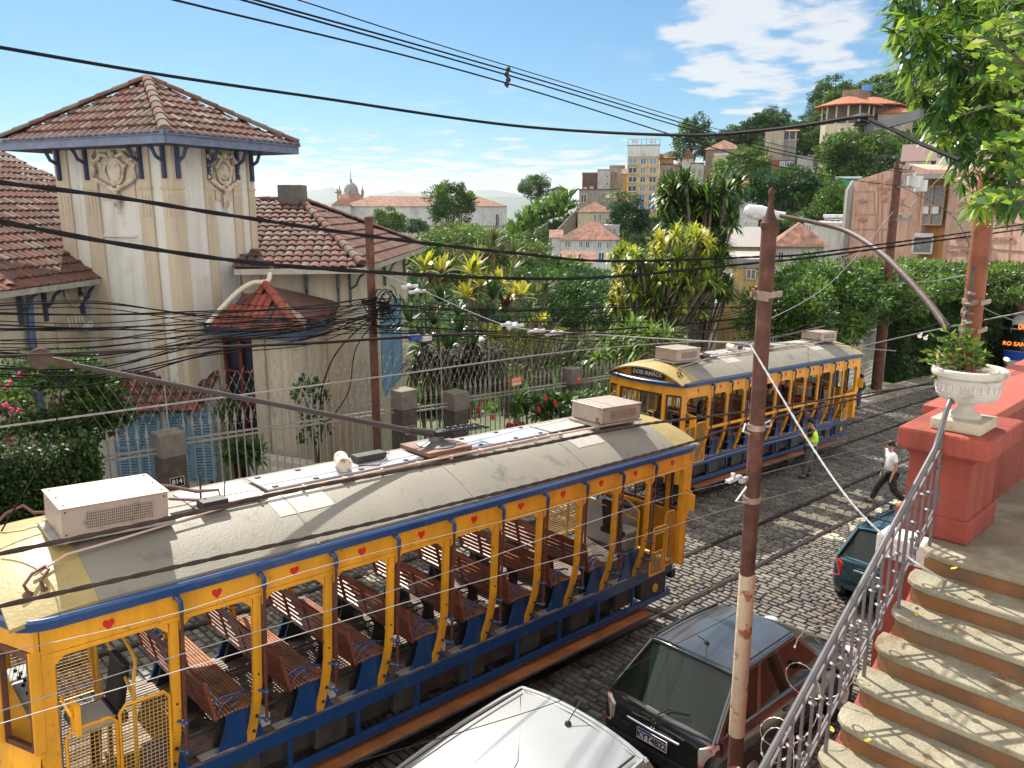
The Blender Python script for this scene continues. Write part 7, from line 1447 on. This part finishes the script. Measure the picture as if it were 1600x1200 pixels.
# ---- urn plant
T = thing('urn_plant', 'leafy flowering plant with white trumpet blooms growing in the urn', 'plant', (ux, uy, 5.10)); rs = np.random.RandomState(93); P = []; D_ = []; b = MB(); inv = wmat(T).inverted()
base_ = Vector((.02, -.02, 0)); b.tube([(0, -.02, -.01), (.01, -.03, .10), (-.02, 0, .2)], [.014, .012, .008], 6)
tips = [(1434, 565), (1446, 548), (1462, 528), (1478, 515), (1495, 525), (1510, 520), (1470, 545), (1490, 545), (1508, 545), (1525, 540), (1458, 570), (1478, 572), (1500, 572), (1540, 552), (1450, 592), (1520, 568), (1535, 575), (1490, 590), (1485, 530), (1503, 508), (1515, 530), (1462, 556)]
for px, py in tips:
    q = inv@atR(px, py, 7.1+rs.uniform(-.16, .16)); st_ = Vector((rs.uniform(-.04, .04), rs.uniform(-.04, .04), .05)); m_ = st_.lerp(q, .5)+Vector((0, 0, .05)); b.tube([st_, m_, q], [.006, .005, .002], 5)
    for j in range(26): t = .25+.75*(j+1)/26; c_ = (st_.lerp(m_, t*2) if t < .5 else m_.lerp(q, t*2-1)); P.append(tuple(c_)); a = rs.rand()*6.28; D_.append((math.cos(a), math.sin(a), rs.uniform(-.2, .9)))
P = np.array(P); V, F = leaf_arrays(P, np.array(D_), rs.uniform(.05, .09, len(P)), rs.uniform(.018, .028, len(P)), rs); npmesh('leaves', V, F, [GL, GM_, gm('leaf_bright', (.12, .22, .03)), GY], rs.choice(4, len(P), p=[.4, .25, .28, .07]), T); b.build('stems', mat('stem_reddish', (.22, .10, .06), .7), T)
for px, py in ((1438, 524), (1447, 527)):
    q = inv@atR(px, py, 7.0); b = MB(); b.lathe(q, [(.003, .04), (.006, .015), (.014, -.010), (.018, -.014), (.001, .0)], 8, M=Matrix.Rotation(1.2, 3, 'Y')); b.build('flower', mat('petal_white', (.75, .70, .68), .6), T, smooth=True)
# ------------------------------------------------------------------ buildings in the distance
WIN = mat('window_dark', (.02, .025, .035), .15, var=.2); WBL = mat('window_blue', (.02, .09, .45), .4, var=.1); WLB = mat('window_pale_blue', (.12, .25, .40), .4, var=.1); WGR = mat('window_grey', (.18, .19, .20), .4, var=.3)
TERR = mat('terracotta_far', (.23, .11, .075), .9, var=.45, vs=2.2, bump=.9, bs=4, c2=(.12, .07, .055), c2s=.9, c2t=(.45, .62), streak=.3); TERO = mat('terracotta_orange', (.30, .10, .05), .9, var=.35, vs=2, bump=.6, bs=4, streak=.3)
def bcol(n, c): return mat(n, c, .9, var=.08, vs=.3, c2=tuple(q*.7 for q in c), c2s=.5, c2t=(.52, .70), bump=.1, streak=.4)
def house(label, px0, px1, ytop, ybase, Rr, wallm, roof='hip', rh=0, depth=None, wins=(), yaw=0, roofm=None, ov=.4, cat='house', name='house', extra=None, yr=None):
    """front wall spans the pixel columns px0..px1; wins: (u0,u1,v0,v1,material) in front-wall fractions from top-left"""
    a = atR(px0, ytop, Rr); c = atR(px1, ytop, Rr); zt = (a.z+c.z)/2; zb = (atR(px0, ybase, Rr).z+atR(px1, ybase, Rr).z)/2-3
    if yaw:   # swing the right end farther (+) or nearer (-)
        mid = (a+c)/2; d = c-a; d.z = 0; d = Matrix.Rotation(R(yaw), 3, 'Z')@d; a = mid-d/2; c = mid+d/2
    a.z = c.z = 0; e = (c-a).normalized(); W_ = (c-a).length; nb = Vector((-e.y, e.x, 0)); dp_ = depth or W_*.7; H_ = zt-zb
    T = thing(name, label, cat, (a.x, a.y, zb)); b = MB(T); b.prism([(0, 0), (W_, 0), (W_, dp_), (0, dp_)], (a.x, a.y, zb), e, nb, H_); b.build('wall', wallm, T)
    P = lambda x, y, z: Vector((a.x, a.y, 0))+e*x+nb*y+Vector((0, 0, z)); rm = roofm or TERR; b = MB(T)
    if roof == 'hip':
        k = min(W_, dp_)/2; r0 = P(k if W_ >= dp_ else W_/2, k if W_ >= dp_ else k, zt+rh); r1 = P(W_-k if W_ >= dp_ else W_/2, k if W_ >= dp_ else dp_-k, zt+rh)
        v = [P(-ov, -ov, zt-.05), P(W_+ov, -ov, zt-.05), P(W_+ov, dp_+ov, zt-.05), P(-ov, dp_+ov, zt-.05), r0, r1]; f = [(0, 1, 5, 4), (2, 3, 4, 5), (3, 0, 4), (1, 2, 5), (3, 2, 1, 0)] if W_ >= dp_ else [(0, 1, 4), (1, 2, 5, 4), (2, 3, 5), (3, 0, 4, 5), (3, 2, 1, 0)]
        b.add(v, f)
    elif roof == 'gable': b.add([P(-ov, -ov, zt), P(W_+ov, -ov, zt), P(W_+ov, dp_+ov, zt), P(-ov, dp_+ov, zt), P(-ov, dp_/2, zt+rh), P(W_+ov, dp_/2, zt+rh)], [(0, 1, 5, 4), (2, 3, 4, 5), (3, 0, 4), (1, 2, 5), (3, 2, 1, 0)])
    elif roof == 'gablefront': b.add([P(-ov, -ov, zt), P(W_+ov, -ov, zt), P(W_+ov, dp_+ov, zt), P(-ov, dp_+ov, zt), P(W_/2, -ov, zt+rh), P(W_/2, dp_+ov, zt+rh)], [(0, 4, 5, 3), (4, 1, 2, 5), (0, 1, 4), (2, 3, 5), (3, 2, 1, 0)])
    else:
        b.prism([(-.1, -.1), (W_+.1, -.1), (W_+.1, dp_+.1), (-.1, dp_+.1)], (a.x, a.y, zt), e, nb, .25+rh)
    b.build('roof', rm, T)
    Hv = zt-(zb+3)
    for u0, u1, v0, v1, m in wins:
        b = MB(T); z1 = zt-v0*Hv; z0 = zt-v1*Hv; x0 = u0*W_; x1 = u1*W_; t_ = .09*min(1, Rr/100); b.prism([(x0, z0), (x1, z0), (x1, z1), (x0, z1)], P(0, -.02, 0), e, (0, 0, 1), .015); w = b.build('window', m, T)
        b = MB(T)
        for q0, q1 in (((x0, z0), (x1, z0)), ((x0, z1), (x1, z1)), ((x0, z0), (x0, z1)), ((x1, z0), (x1, z1)), (((x0+x1)/2, z0), ((x0+x1)/2, z1))): b.beam(P(q0[0], -.06, q0[1]), P(q1[0], -.06, q1[1]), t_, t_)
        b.build('frame', WHITE, w)
    return T, P, W_, dp_, zt, zb+3, e, nb
def grid(nx, ny, u0, u1, v0, v1, fw, fh, m):
    out = []
    for i in range(nx):
        for j in range(ny): cu = u0+(u1-u0)*(i+.5)/nx; cv = v0+(v1-v0)*(j+.5)/ny; w = (u1-u0)/nx*fw/2; h = (v1-v0)/ny*fh/2; out.append((cu-w, cu+w, cv-h, cv+h, m))
    return out
WF = bcol('far_white', (.55, .56, .56)); CF = bcol('far_cream', (.52, .46, .34)); YF = bcol('far_yellow', (.55, .42, .22)); BF = bcol('far_brown', (.14, .085, .065)); GF = bcol('far_grey', (.26, .25, .23)); OF = bcol('far_orange', (.55, .28, .08)); PF = bcol('far_pinkish', (.45, .28, .22))
# convent
T, P, W_, dp_, zt, zb, e, nb = house('long white convent with terracotta roof far away below the mountains', 534, 792, 322, 372, 215, WF, 'hip', 2.6, 14, [(.03, .04, .30, .45, WIN), (.07, .08, .3, .45, WIN), (.22, .24, .28, .55, WIN), (.36, .38, .28, .5, WIN), (.62, .645, .3, .55, WIN), (.70, .725, .3, .55, WIN), (.93, .95, .25, .7, WIN)], yaw=0, cat='convent', name='convent')
b = MB(T); b.beam(P(0, -.06, zb+3.0), P(W_, -.06, zb+3.0), .1, .25); b.build('string_course', GF, T)
house('pinkish gabled chapel wing at the left end of the convent', 519, 548, 321, 345, 212, WF, 'gablefront', 1.9, 30, roofm=mat('terracotta_pink', (.40, .20, .16), .85, var=.15))
q = atR(549, 306, 226); dm = thing('church_dome', 'small domed church tower with four pinnacles behind the convent roof', 'church', (q.x, q.y, q.z-4)); b = MB(); b.box((0, 0, 2), (4.6, 4.6, 4.6)); b.build('drum', PF, dm)
b = MB(); b.lathe((0, 0, 4.3), [(2.3, 0), (2.35, .2), (2.0, .5), (1.95, 1.2), (1.6, 2.2), (1.0, 2.9), (.35, 3.3), (.3, 3.9), (.12, 4.2), (.05, 6.5), (.001, 6.6)], 16); b.build('dome', mat('dome_grey', (.22, .22, .24), .6, var=.2), dm, smooth=True)
for sx_, sy_ in ((-1, -1), (1, -1), (1, 1), (-1, 1)): b = MB(); b.lathe((2.15*sx_, 2.15*sy_, 4.2), [(.4, 0), (.4, .8), (.5, .9), (.2, 1.5), (.05, 2.6), (.001, 2.7)], 8); b.build('pinnacle', GF, dm)
q = atR(528, 310, 214); b = MB(); b.beam(q-Vector((0, 0, .5)), q+Vector((0, 0, 2.4)), .3, .3); b.beam(q+Vector((-.8, 0, 1.5)), q+Vector((.8, 0, 1.5)), .3, .3); tag(b.build('stone_cross', GF), 'stone cross standing on the chapel gable of the convent', 'cross')
# yellow apartment block
wl2 = []
cols_ = [(.04, .31), (.42, .58), (.70, .92)]
for j in range(6):
    for i, (a, c_) in enumerate(cols_):
        m = [WLB, WBL, WLB][i] if j == 0 else (WIN if i == 0 else [WGR, WIN, WGR, WBL, WBL][min(j-1, 4)]); wl2.append((a, c_, .185+j*.137, .185+j*.137+.085, m))
for i in range(4): wl2.append((.07+.18*i+(.12 if i == 3 else 0), .13+.18*i+(.12 if i == 3 else 0), .045, .12, WIN))
T, P, W_, dp_, zt, zb, e, nb = house('tall yellow apartment block with blue shutters and white top storey', 981, 1031, 228, 332, 170, YF, 'flat', 0, 12, wl2, cat='apartment block', name='apartment_building', roofm=GF)
b = MB(T); H_ = zt-zb; b.beam(P(0, -.02, zt-H_*.075), P(W_, -.02, zt-H_*.075), .10, H_*.15); b.build('white_storey', WF, T)
b = MB(T)
for j in range(6): z = zt-H_*(.165+.137*j); b.beam(P(0, -.10, z), P(W_, -.10, z), .2, .14); b.beam(P(.1, -.25, z-H_*.105), P(W_*.33, -.25, z-H_*.105), .45, .25)
b.build('ledge', CF, T); b = MB(T)
for x in np.linspace(0, W_, 8): b.beam(P(x, 0, zt), P(x, 0, zt+1.3), .06, .06)
b.beam(P(0, 0, zt+1.3), P(W_, 0, zt+1.3), .06, .06); b.build('roof_railing', GALV, T)
for x in (1.2, W_*.72): b = MB(T); b.lathe(P(x, .5, zt+.9), [(.001, 0), (.6, .15), (.75, .4)], 12, M=Matrix.Rotation(.9, 3, 'X')); b.build('satellite_dish', WHITE, T)
B = house
B('brown walled flat roofed building left of the skyline cluster', 910, 935, 271, 300, 195, BF, 'flat', 0, 9, [(.1, .3, .75, .95, WF), (.5, .7, .7, .95, WF)], roofm=GF)
B('pale grey blue building with two small windows beside the brown one', 934, 954, 266, 298, 192, bcol('far_pale_blue', (.42, .45, .48)), 'flat', 0, 9, [(.65, .85, .25, .37, WIN), (.65, .85, .6, .74, WIN)], roofm=GF)
B('beige stepped building on the skyline left of the apartment block', 953, 976, 262, 290, 196, bcol('far_beige', (.40, .34, .27)), 'flat', .3, 9, [(.35, .55, .2, .6, BF)], roofm=GF)
B('narrow orange house squeezed against the apartment block', 974, 983, 272, 296, 182, OF, 'gable', 1.2, 6)
B('old grey terrace wall below the brown building', 905, 965, 297, 330, 175, GF, 'flat', 0, 8, [(.7, .95, .1, .35, CF), (.05, .2, .2, .6, BF)], roofm=BF)
B('cream house with bright terracotta hip roof and three dark windows', 903, 955, 331, 362, 150, CF, 'hip', 1.9, 9, [(.48, .56, .12, .5, WIN), (.62, .70, .12, .5, WIN), (.76, .82, .12, .5, WIN)])
B('white two storey house with hipped tile roof above the garage', 876, 962, 374, 408, 112, WF, 'hip', 2.6, 9, [(.08, .18, .08, .38, WGR), (.34, .40, .08, .38, WIN), (.46, .53, .08, .38, WIN), (.68, .74, .1, .4, WIN), (.84, .90, .1, .4, WIN), (.08, .18, .65, .95, mat('door_wine', (.18, .02, .03), .5)), (.50, .58, .6, .95, WIN), (.70, .80, .6, .95, WIN)], yaw=-6)
B('white glazed rooftop room at the right end of the white house', 945, 968, 354, 374, 118, WF, 'flat', 0, 5, [(.25, .45, .15, .95, WBL), (.55, .75, .15, .95, WIN)], roofm=WF)
B('narrow white annex left of the white two storey house', 862, 876, 371, 405, 118, WF, 'gable', 1.0, 8, [])
B('low cream garage with small terracotta roof', 880, 925, 410, 430, 78, bcol('far_cream_pale', (.58, .54, .42)), 'gable', .9, 5)
B('small white arched building behind the banana slope', 858, 886, 297, 312, 225, WF, 'gablefront', 1.0, 8, [(.55, .75, .3, .9, WIN)])
for i, (lab, a, c_, y0, y1, m, rf, rh) in enumerate((('orange terrace house right behind the apartment block', 1031, 1052, 247, 262, OF, 'gable', 1.2), ('cream terrace with arched openings right of the apartment block', 1031, 1055, 258, 276, CF, 'flat', 0), ('red roofed terrace house with white balustrade', 1055, 1080, 258, 276, PF, 'hip', 1.3), ('small white gabled house with one attic window', 1066, 1084, 247, 262, WF, 'gablefront', 2.0), ('white house with dark blue gate beside the gabled one', 1079, 1100, 256, 284, WF, 'flat', 0), ('pale villa under a thin white terrace right of the apartment block', 1033, 1070, 284, 302, GF, 'flat', 0))):
    B(lab, a, c_, y0, y1, 178-i, m, rf, rh, 8, grid(2, 1, .1, .9, .2, .8, .45, .7, WIN) if i != 3 else [(.4, .6, .0, .35, WIN)])
B('long brown house with wide terracotta roof on the slope', 1103, 1160, 233, 268, 168, bcol('far_brownish', (.22, .16, .12)), 'hip', 2.0, 10, grid(3, 1, .1, .9, .3, .8, .3, .6, WIN))
B('cream villa with white balustrade below the long brown house', 1116, 1160, 243, 275, 160, CF, 'flat', .2, 8, [(.5, .62, .3, .6, WIN), (.7, .82, .3, .6, WIN)], roofm=WF)
B('weathered concrete tower house high on the slope', 1196, 1226, 203, 262, 152, bcol('far_concrete', (.36, .31, .25)), 'flat', 0, 8, [(.1, .25, .3, .5, WIN), (.1, .25, .6, .8, WIN), (.7, .85, .3, .4, WIN)], roofm=GF)
B('open roofed terrace with orange tiles beside the concrete tower', 1222, 1246, 205, 232, 153, GF, 'gable', .5, 7, [(.1, .9, .0, .5, WIN)], roofm=TERO)
B('red and dark house half hidden under trees below the concrete tower', 1206, 1240, 250, 262, 140, bcol('far_red_wall', (.24, .09, .07)), 'flat', 0, 6, [(.4, .6, .2, .9, WLB), (.7, .95, .2, .9, WBL)], roofm=GF)
B('pale ruined looking wall house among the trees', 1246, 1272, 245, 268, 138, bcol('far_pale_grey', (.42, .42, .42)), 'flat', 0, 6, [(.6, .8, .2, .5, GF)], roofm=GF)
B('white villa with tall windows half hidden left of the lamp pole', 1156, 1186, 325, 392, 92, bcol('far_cool_white', (.48, .50, .50)), 'flat', 0, 7, grid(3, 2, .15, .85, .25, .95, .5, .6, WGR), roofm=GF)
B('little white house with pink roof above the dark umbrella tree', 1160, 1184, 289, 300, 118, WF, 'hip', 1.2, 5, roofm=mat('roof_pink', (.50, .16, .14), .8, var=.1))
B('teal green shed with pale roof left of the pink building', 1306, 1345, 279, 292, 108, mat('teal_wall', (.02, .25, .17), .7, var=.1), 'flat', .0, 6, roofm=mat('pale_mint_roof', (.50, .62, .60), .6, var=.05))
B('white cottage with terracotta hip roof right of the rusty pole', 1213, 1288, 384, 425, 60, WF, 'hip', 1.55, 5, [(.06, .16, .25, .6, WIN), (.70, .82, .25, .7, WGR)], yaw=4)
B('plain whitewashed boundary wall building behind the cottage', 1258, 1330, 352, 420, 74, bcol('far_whitewash', (.50, .51, .48)), 'flat', 0, 8, [(.02, .14, .02, .35, WLB)], roofm=WF)
B('grey terrace hut with thin white canopy above the boundary wall', 1288, 1318, 340, 356, 78, GF, 'flat', 0, 4, [(.3, .9, .2, .9, WIN)], roofm=WF)
B('warehouse with dull grey sheet roof behind the yellow building', 1120, 1192, 385, 430, 58, bcol('far_khaki', (.34, .32, .22)), 'gable', 1.2, 12, roofm=mat('sheet_roof_grey', (.20, .19, .18), .7, var=.15))
B('yellow stained building with small balcony behind the trams', 1120, 1188, 418, 560, 44, bcol('far_yellow_stained', (.52, .38, .15)), 'flat', .2, 8, [(.05, .35, .02, .2, WF), (.7, .9, .02, .12, WGR), (.88, .98, .3, .42, WIN), (.82, .98, .5, .8, WIN)], roofm=GF)
B('tiled shed roof sloping below the yellow building', 1185, 1245, 492, 530, 40, WF, 'gable', 1.1, 6)
B('pale wall with peeling paint beside the yellow building', 1075, 1122, 480, 560, 42, bcol('far_peeling', (.42, .38, .30)), 'flat', 0, 4, grid(4, 1, .1, .9, .2, .9, .3, .8, WGR), roofm=GF)
B('flat white rooftops beyond the left roof edge', -20, 22, 258, 285, 60, WF, 'flat', 0, 5, [])
# diagonal retaining wall
a = atR(906, 322, 180); c_ = atR(858, 372, 150); b = MB(); b.add([a, c_, c_-Vector((0, 0, 12)), a-Vector((0, 0, 16))]+[p+Vector((.8, .8, 0)) for p in (a, c_, c_-Vector((0, 0, 12)), a-Vector((0, 0, 16)))], [(0, 1, 2, 3), (7, 6, 5, 4), (0, 4, 5, 1), (0, 3, 7, 4), (1, 5, 6, 2)]); tag(b.build('retaining_wall', bcol('far_stone_wall', (.30, .27, .25))), 'long grey retaining wall running diagonally down the banana slope', 'wall')
# round hilltop restaurant
q = atR(1345, 190, 160); rt = thing('hilltop_restaurant', 'round hilltop building with orange tiled roofs and columned gallery', 'restaurant', (q.x, q.y, q.z-5)); s_ = 160/1286
def oct_(b, cx_, r0, r1, z0, z1, m=0, n=12, sy=1): b.lathe((cx_, 0, 0), [(r0, z0), (r1, z1), (.001, z1+.01)], n, m, sy=sy)
b = MB(); b.lathe((-3.4, 1, 0), [(4.3, -6), (4.3, 4.2)], 14); b.lathe((3.5, 0, 0), [(5.2, -6), (5.0, 4.4)], 14); b.build('lower_wall', CF, rt, smooth=False)
for k in range(14): a = 6.28*k/14; b = MB(); b.cyl((-3.4+4.2*math.cos(a), 1+4.2*math.sin(a), 4.2), (-3.4+4.2*math.cos(a), 1+4.2*math.sin(a), 7.3), .16, 6); b.build('column', CF, rt)
b = MB(); b.lathe((-3.4, 1, 0), [(3.2, 4), (3.2, 7.3)], 12); b.lathe((3.5, 0, 0), [(4.6, 4.4), (4.6, 7.6)], 12); b.build('inner_wall', mat('inner_dark', (.12, .10, .08), .8), rt)
b = MB(); b.lathe((-3.4, 1, 0), [(5.6, 7.1), (5.6, 7.25), (1.2, 8.8), (.001, 9)], 14); b.lathe((3.4, 0, 0), [(6.0, 7.5), (6.0, 7.65), (1.5, 9.2), (.001, 9.4)], 14); b.build('tiled_roof', TERO, rt)
b = MB(); b.bx(.5, 5.5, 1, 4, 8.4, 10.6); b.build('upper_room', bcol('far_brownish', (.22, .16, .12)), rt); b = MB(); b.cyl((5, 1.5, 10.6), (5, 1.5, 11.7), .9, 12); b.build('water_tank', mat('tank_blue', (.05, .20, .50), .4), rt, smooth=True)
B('pale restaurant wing with small windows and orange roof to the right', 1372, 1428, 176, 206, 158, bcol('far_beige', (.40, .34, .27)), 'hip', 1.4, 8, [(.55, .68, .45, .75, WIN)], roofm=TERO)
# ------------------------------------------------------------------ pink building
PK = bcol('pink_plaster', (.50, .31, .24)); PKL = mat('pink_line', (.36, .21, .16), .8); ORW = bcol('orange_plaster', (.60, .30, .12))
pA = atR(1331, 282, 62); pB = atR(1418, 262, 60); pC = atR(1445, 300, 59.0); pD = atR(1483, 300, 58); pE = atR(1640, 300, 52)
T = thing('pink_building', 'large salmon pink building with drawn arrows and a recessed orange window bay', 'building', (pA.x, pA.y, -3)); zbp = -4
def flatw(b, p, q, z0, z1p, z1q, back=6):
    d = (Vector((q.x, q.y, 0))-Vector((p.x, p.y, 0))).normalized(); n_ = Vector((-d.y, d.x, 0))*back; v = [Vector((p.x, p.y, z0)), Vector((q.x, q.y, z0)), Vector((q.x, q.y, z1q)), Vector((p.x, p.y, z1p))]; b.add(v+[x+n_ for x in v], [(0, 1, 2, 3), (7, 6, 5, 4), (0, 4, 5, 1), (1, 5, 6, 2), (2, 6, 7, 3), (3, 7, 4, 0)]); return d
zA = atR(1331, 284, 62).z; zPk = atR(1425, 256, 60).z; zR = atR(1520, 300, 56).z
b = MB(T); d0 = flatw(b, pA, pB, zbp, zA, zPk); flatw(b, pB, pC, zbp, zPk, zPk-.4); flatw(b, pD, pE, zbp, zPk-1.0, zPk-1.6); b.build('wall', PK, T)
b = MB(T); bk = Vector((-d0.y, d0.x, 0)); flatw(b, pC+bk*.9, pD+bk*.9, zbp, zPk-.8, zPk-1.0, 4); b.build('recess_wall', ORW, T)
def fr(px, py, Rr): return atR(px, py, Rr)
w0_, w1_ = atR(1441, 291, 59.2), atR(1478, 351, 59.0); b = MB(T); q0 = Vector((w0_.x, w0_.y, 0)); q1 = atR(1478, 291, 58.8); q1.z = 0; zt_, zb_ = w0_.z, w1_.z
b.add([Vector((q0.x, q0.y, zb_)), Vector((q1.x, q1.y, zb_)), Vector((q1.x, q1.y, zt_)), Vector((q0.x, q0.y, zt_))]+[Vector((q0.x, q0.y, zb_))+bk*.1, Vector((q1.x, q1.y, zb_))+bk*.1, Vector((q1.x, q1.y, zt_))+bk*.1, Vector((q0.x, q0.y, zt_))+bk*.1], [(0, 1, 2, 3), (7, 6, 5, 4), (0, 4, 5, 1), (1, 5, 6, 2), (2, 6, 7, 3), (3, 7, 4, 0)]); wn_ = b.build('window', WGR, T)
b = MB(T); m_ = (q0+q1)/2
for x in (q0, m_, q1): b.beam(x+Vector((0, 0, zb_))-bk*.05, x+Vector((0, 0, zt_))-bk*.05, .1, .12)
for z in (zb_, zt_, (zb_+zt_)/2): b.beam(q0+Vector((0, 0, z))-bk*.05, q1+Vector((0, 0, z))-bk*.05, .1, .1)
b.build('frame', mat('frame_tan', (.35, .22, .14), .7), wn_)
for u in (.25, .68): b = MB(T); p = q0.lerp(q1, u)+Vector((0, 0, zb_+.9))-bk*.1; b.box(p, (.5, .05, .45), rz=math.atan2(d0.y, d0.x)); b.build('paper_sheet', WHITE, wn_)
b = MB(T); p = (q0+q1)/2-bk*.6; p.z = zt_+.55; b.box(p, ((q1-q0).length+1.0, 2.2, .3), rz=math.atan2(d0.y, d0.x)); b.build('canopy', mat('canopy_grey', (.25, .24, .23), .7), T)
l0 = atR(1428, 371, 58.6); l1 = atR(1455, 396, 58.6); b = MB(T); b.add([Vector((l0.x, l0.y, l1.z)), Vector((l1.x, l1.y, l1.z)), Vector((l1.x, l1.y, l0.z)), Vector((l0.x, l0.y, l0.z))], [(0, 1, 2, 3)]); lw = b.build('window', WGR, T)
b = MB(T); b.beam(Vector((l0.x, l0.y, l0.z+.15)), Vector((l1.x, l1.y, l0.z+.15)), .5, .25); b.beam((l0.x, l0.y, l1.z), (l1.x, l1.y, l1.z), .1, .1); b.beam((l0.x, l0.y, l0.z), (l0.x, l0.y, l1.z), .1, .1); b.beam((l1.x, l1.y, l0.z), (l1.x, l1.y, l1.z), .1, .1); b.build('frame', WHITE, lw)
b = MB(T); q0 = atR(1329, 290, 62.1); b.tube([(q0.x, q0.y, zbp), (q0.x, q0.y, zA-.6), (q0.x+.3, q0.y-.2, zA-.1)], .35, 8); b.build('grey_edge', GF, T, smooth=True)
# drawn arrows and lines on the pink walls
def arrow(p, q, off, both=True):
    d = (q-p).normalized(); n_ = Vector((d.y, -d.x, 0)); p = p+n_*off; q = q+n_*off; b = MB(T); b.beam(p, q, .05, .07)
    for s, a in ((1, q), (-1, p)):
        if s < 0 and not both: continue
        for z in (-1, 1): b.beam(a, a-d*s*.45+Vector((0, 0, z*.18)), .02, .045)
    b.build('drawn_arrow', PKL, T)
def onW(px, py, p, q): d = (q-p); d.z = 0; d.normalize(); return onP(px, py, p, d)
for x0, x1, y in ((1340, 1355, 314), (1340, 1356, 343), (1356, 1375, 285), (1383, 1400, 284), (1379, 1385, 300), (1379, 1386, 312), (1370, 1396, 294)): arrow(onW(x0, y, pA, pB), onW(x1, y, pA, pB), .06)
for x0, x1, y in ((1497, 1528, 321), (1497, 1528, 341), (1495, 1522, 371), (1545, 1585, 371), (1480, 1518, 391), (1480, 1505, 409)): arrow(onW(x0, y, pD, pE), onW(x1, y, pD, pE), .06)
b = MB(T)
for (x0, y0), (x1, y1) in (((1372, 272), (1372, 400)), ((1378, 272), (1378, 400)), ((1331, 299), (1366, 299)), ((1331, 335), (1372, 335)), ((1366, 299), (1366, 335)), ((1331, 358), (1398, 358)), ((1407, 310), (1414, 322)), ((1414, 310), (1407, 322)), ((1410, 325), (1412, 330))): 
    p, q = onW(x0, y0, pA, pB), onW(x1, y1, pA, pB); n_ = Vector((d0.y, -d0.x, 0)); b.beam(p+n_*.03, q+n_*.03, .03, .05)
b.build('drawn_line', PKL, T); b = MB(T); dE = (pE-pD); dE.z = 0; dE.normalize(); nE = Vector((dE.y, -dE.x, 0))
for (x0, y0), (x1, y1) in (((1585, 300), (1575, 420)), ((1480, 330), (1600, 350)), ((1560, 350), (1620, 352)), ((1480, 383), (1600, 392))): p, q = onW(x0, y0, pD, pE), onW(x1, y1, pD, pE); b.beam(p+nE*.03, q+nE*.03, .03, .05)
b.build('drawn_line', PKL, T)
B('dark pitched roof house behind the pink building', 1415, 1455, 252, 262, 75, WF, 'gable', 1.6, 8, roofm=mat('roof_dark_brown', (.14, .09, .08), .85, var=.2))
B('cream building partly hidden behind the leafy tree', 1462, 1560, 245, 300, 90, bcol('far_cream_pale', (.58, .54, .42)), 'flat', 0, 8, [(.1, .2, .4, .6, WIN)], roofm=GF)
# arched white gate beside the utility pole
gt = thing('white_gate', 'white barred garden gate under a plaster arch beside the utility pole', 'gate', (32.5, 7.1, G(32.5))); b = MB(gt); za = G(35)
for x in (31.2, 33.9, 36.5): b = MB(gt); b.bx(x-.22, x+.22, 7.0, 7.5, za-.4, za+3.3); b.build('gate_post', bcol('gate_plaster', (.42, .38, .30)), gt)
b = MB(gt); b.tube([(31.0+5.7*t, 7.25, za+3.35+1.0*math.sin(math.pi*t)) for t in [i/14 for i in range(15)]], .22, 8); b.build('arch', bcol('gate_plaster', (.42, .38, .30)), gt, smooth=True)
for x0, x1 in ((31.4, 33.7), (34.1, 36.3)):
    b = MB(gt); n = int((x1-x0)/.16)
    for k in range(n+1): x = x0+(x1-x0)*k/n; b.bx(x-.013, x+.013, 7.08, 7.12, za+.05, za+2.8)
    for z in (.1, 1.2, 2.7): b.bx(x0, x1, 7.06, 7.14, za+z, za+z+.07)
    k = 0
    while k < 14: xx = x0+(x1-x0)*k/14; b.beam((xx, 7.1, za+.1), (min(x1, xx+.9), 7.1, za+1.2), .03, .03); k += 1
    b.build('gate_leaf', mat('gate_white', (.42, .43, .42), .5, var=.08), gt)

gt.location.y += .9
# fallen leaves on the stair treads
YLF = mat('fallen_yellow_leaf', (.60, .42, .03), .6)
for px, py, k in ((1355, 1157, 5), (1490, 888, 0), (1408, 903, 1), (1432, 960, 2), (1300, 1140, 6)):
    z = LZ-DZ*k; q = onZ(px, py, z+.008); b = MB(); a = random.uniform(0, 6); b.prism([(0, -.028), (.016, -.005), (.009, .028), (-.010, .028), (-.016, -.004)], (0, 0, 0), (math.cos(a), math.sin(a), .15), (-math.sin(a), math.cos(a), .1), .003)
    o_ = b.build('fallen_leaf', YLF); o_.location = q; tag(o_, 'small yellow fallen leaf lying on the stair treads', 'leaf', 'fallen leaves on the stairs')
# ------------------------------------------------------------------ air
b = MB(); b.bx(-9500, 11000, -9500, 11000, -75, 250)
hz = b.build('haze', None); tag(hz, kind='stuff'); hm = bpy.data.materials.new('haze'); hm.use_nodes = True; hz.data.materials.clear(); hz.data.materials.append(hm)
hm.node_tree.nodes.clear(); pv = hm.node_tree.nodes.new('ShaderNodeVolumePrincipled'); ho = hm.node_tree.nodes.new('ShaderNodeOutputMaterial'); pv.inputs['Color'].default_value = (.86, .92, 1, 1); pv.inputs['Density'].default_value = 5e-5; pv.inputs['Anisotropy'].default_value = .3
hm.node_tree.links.new(pv.outputs[0], ho.inputs['Volume'])
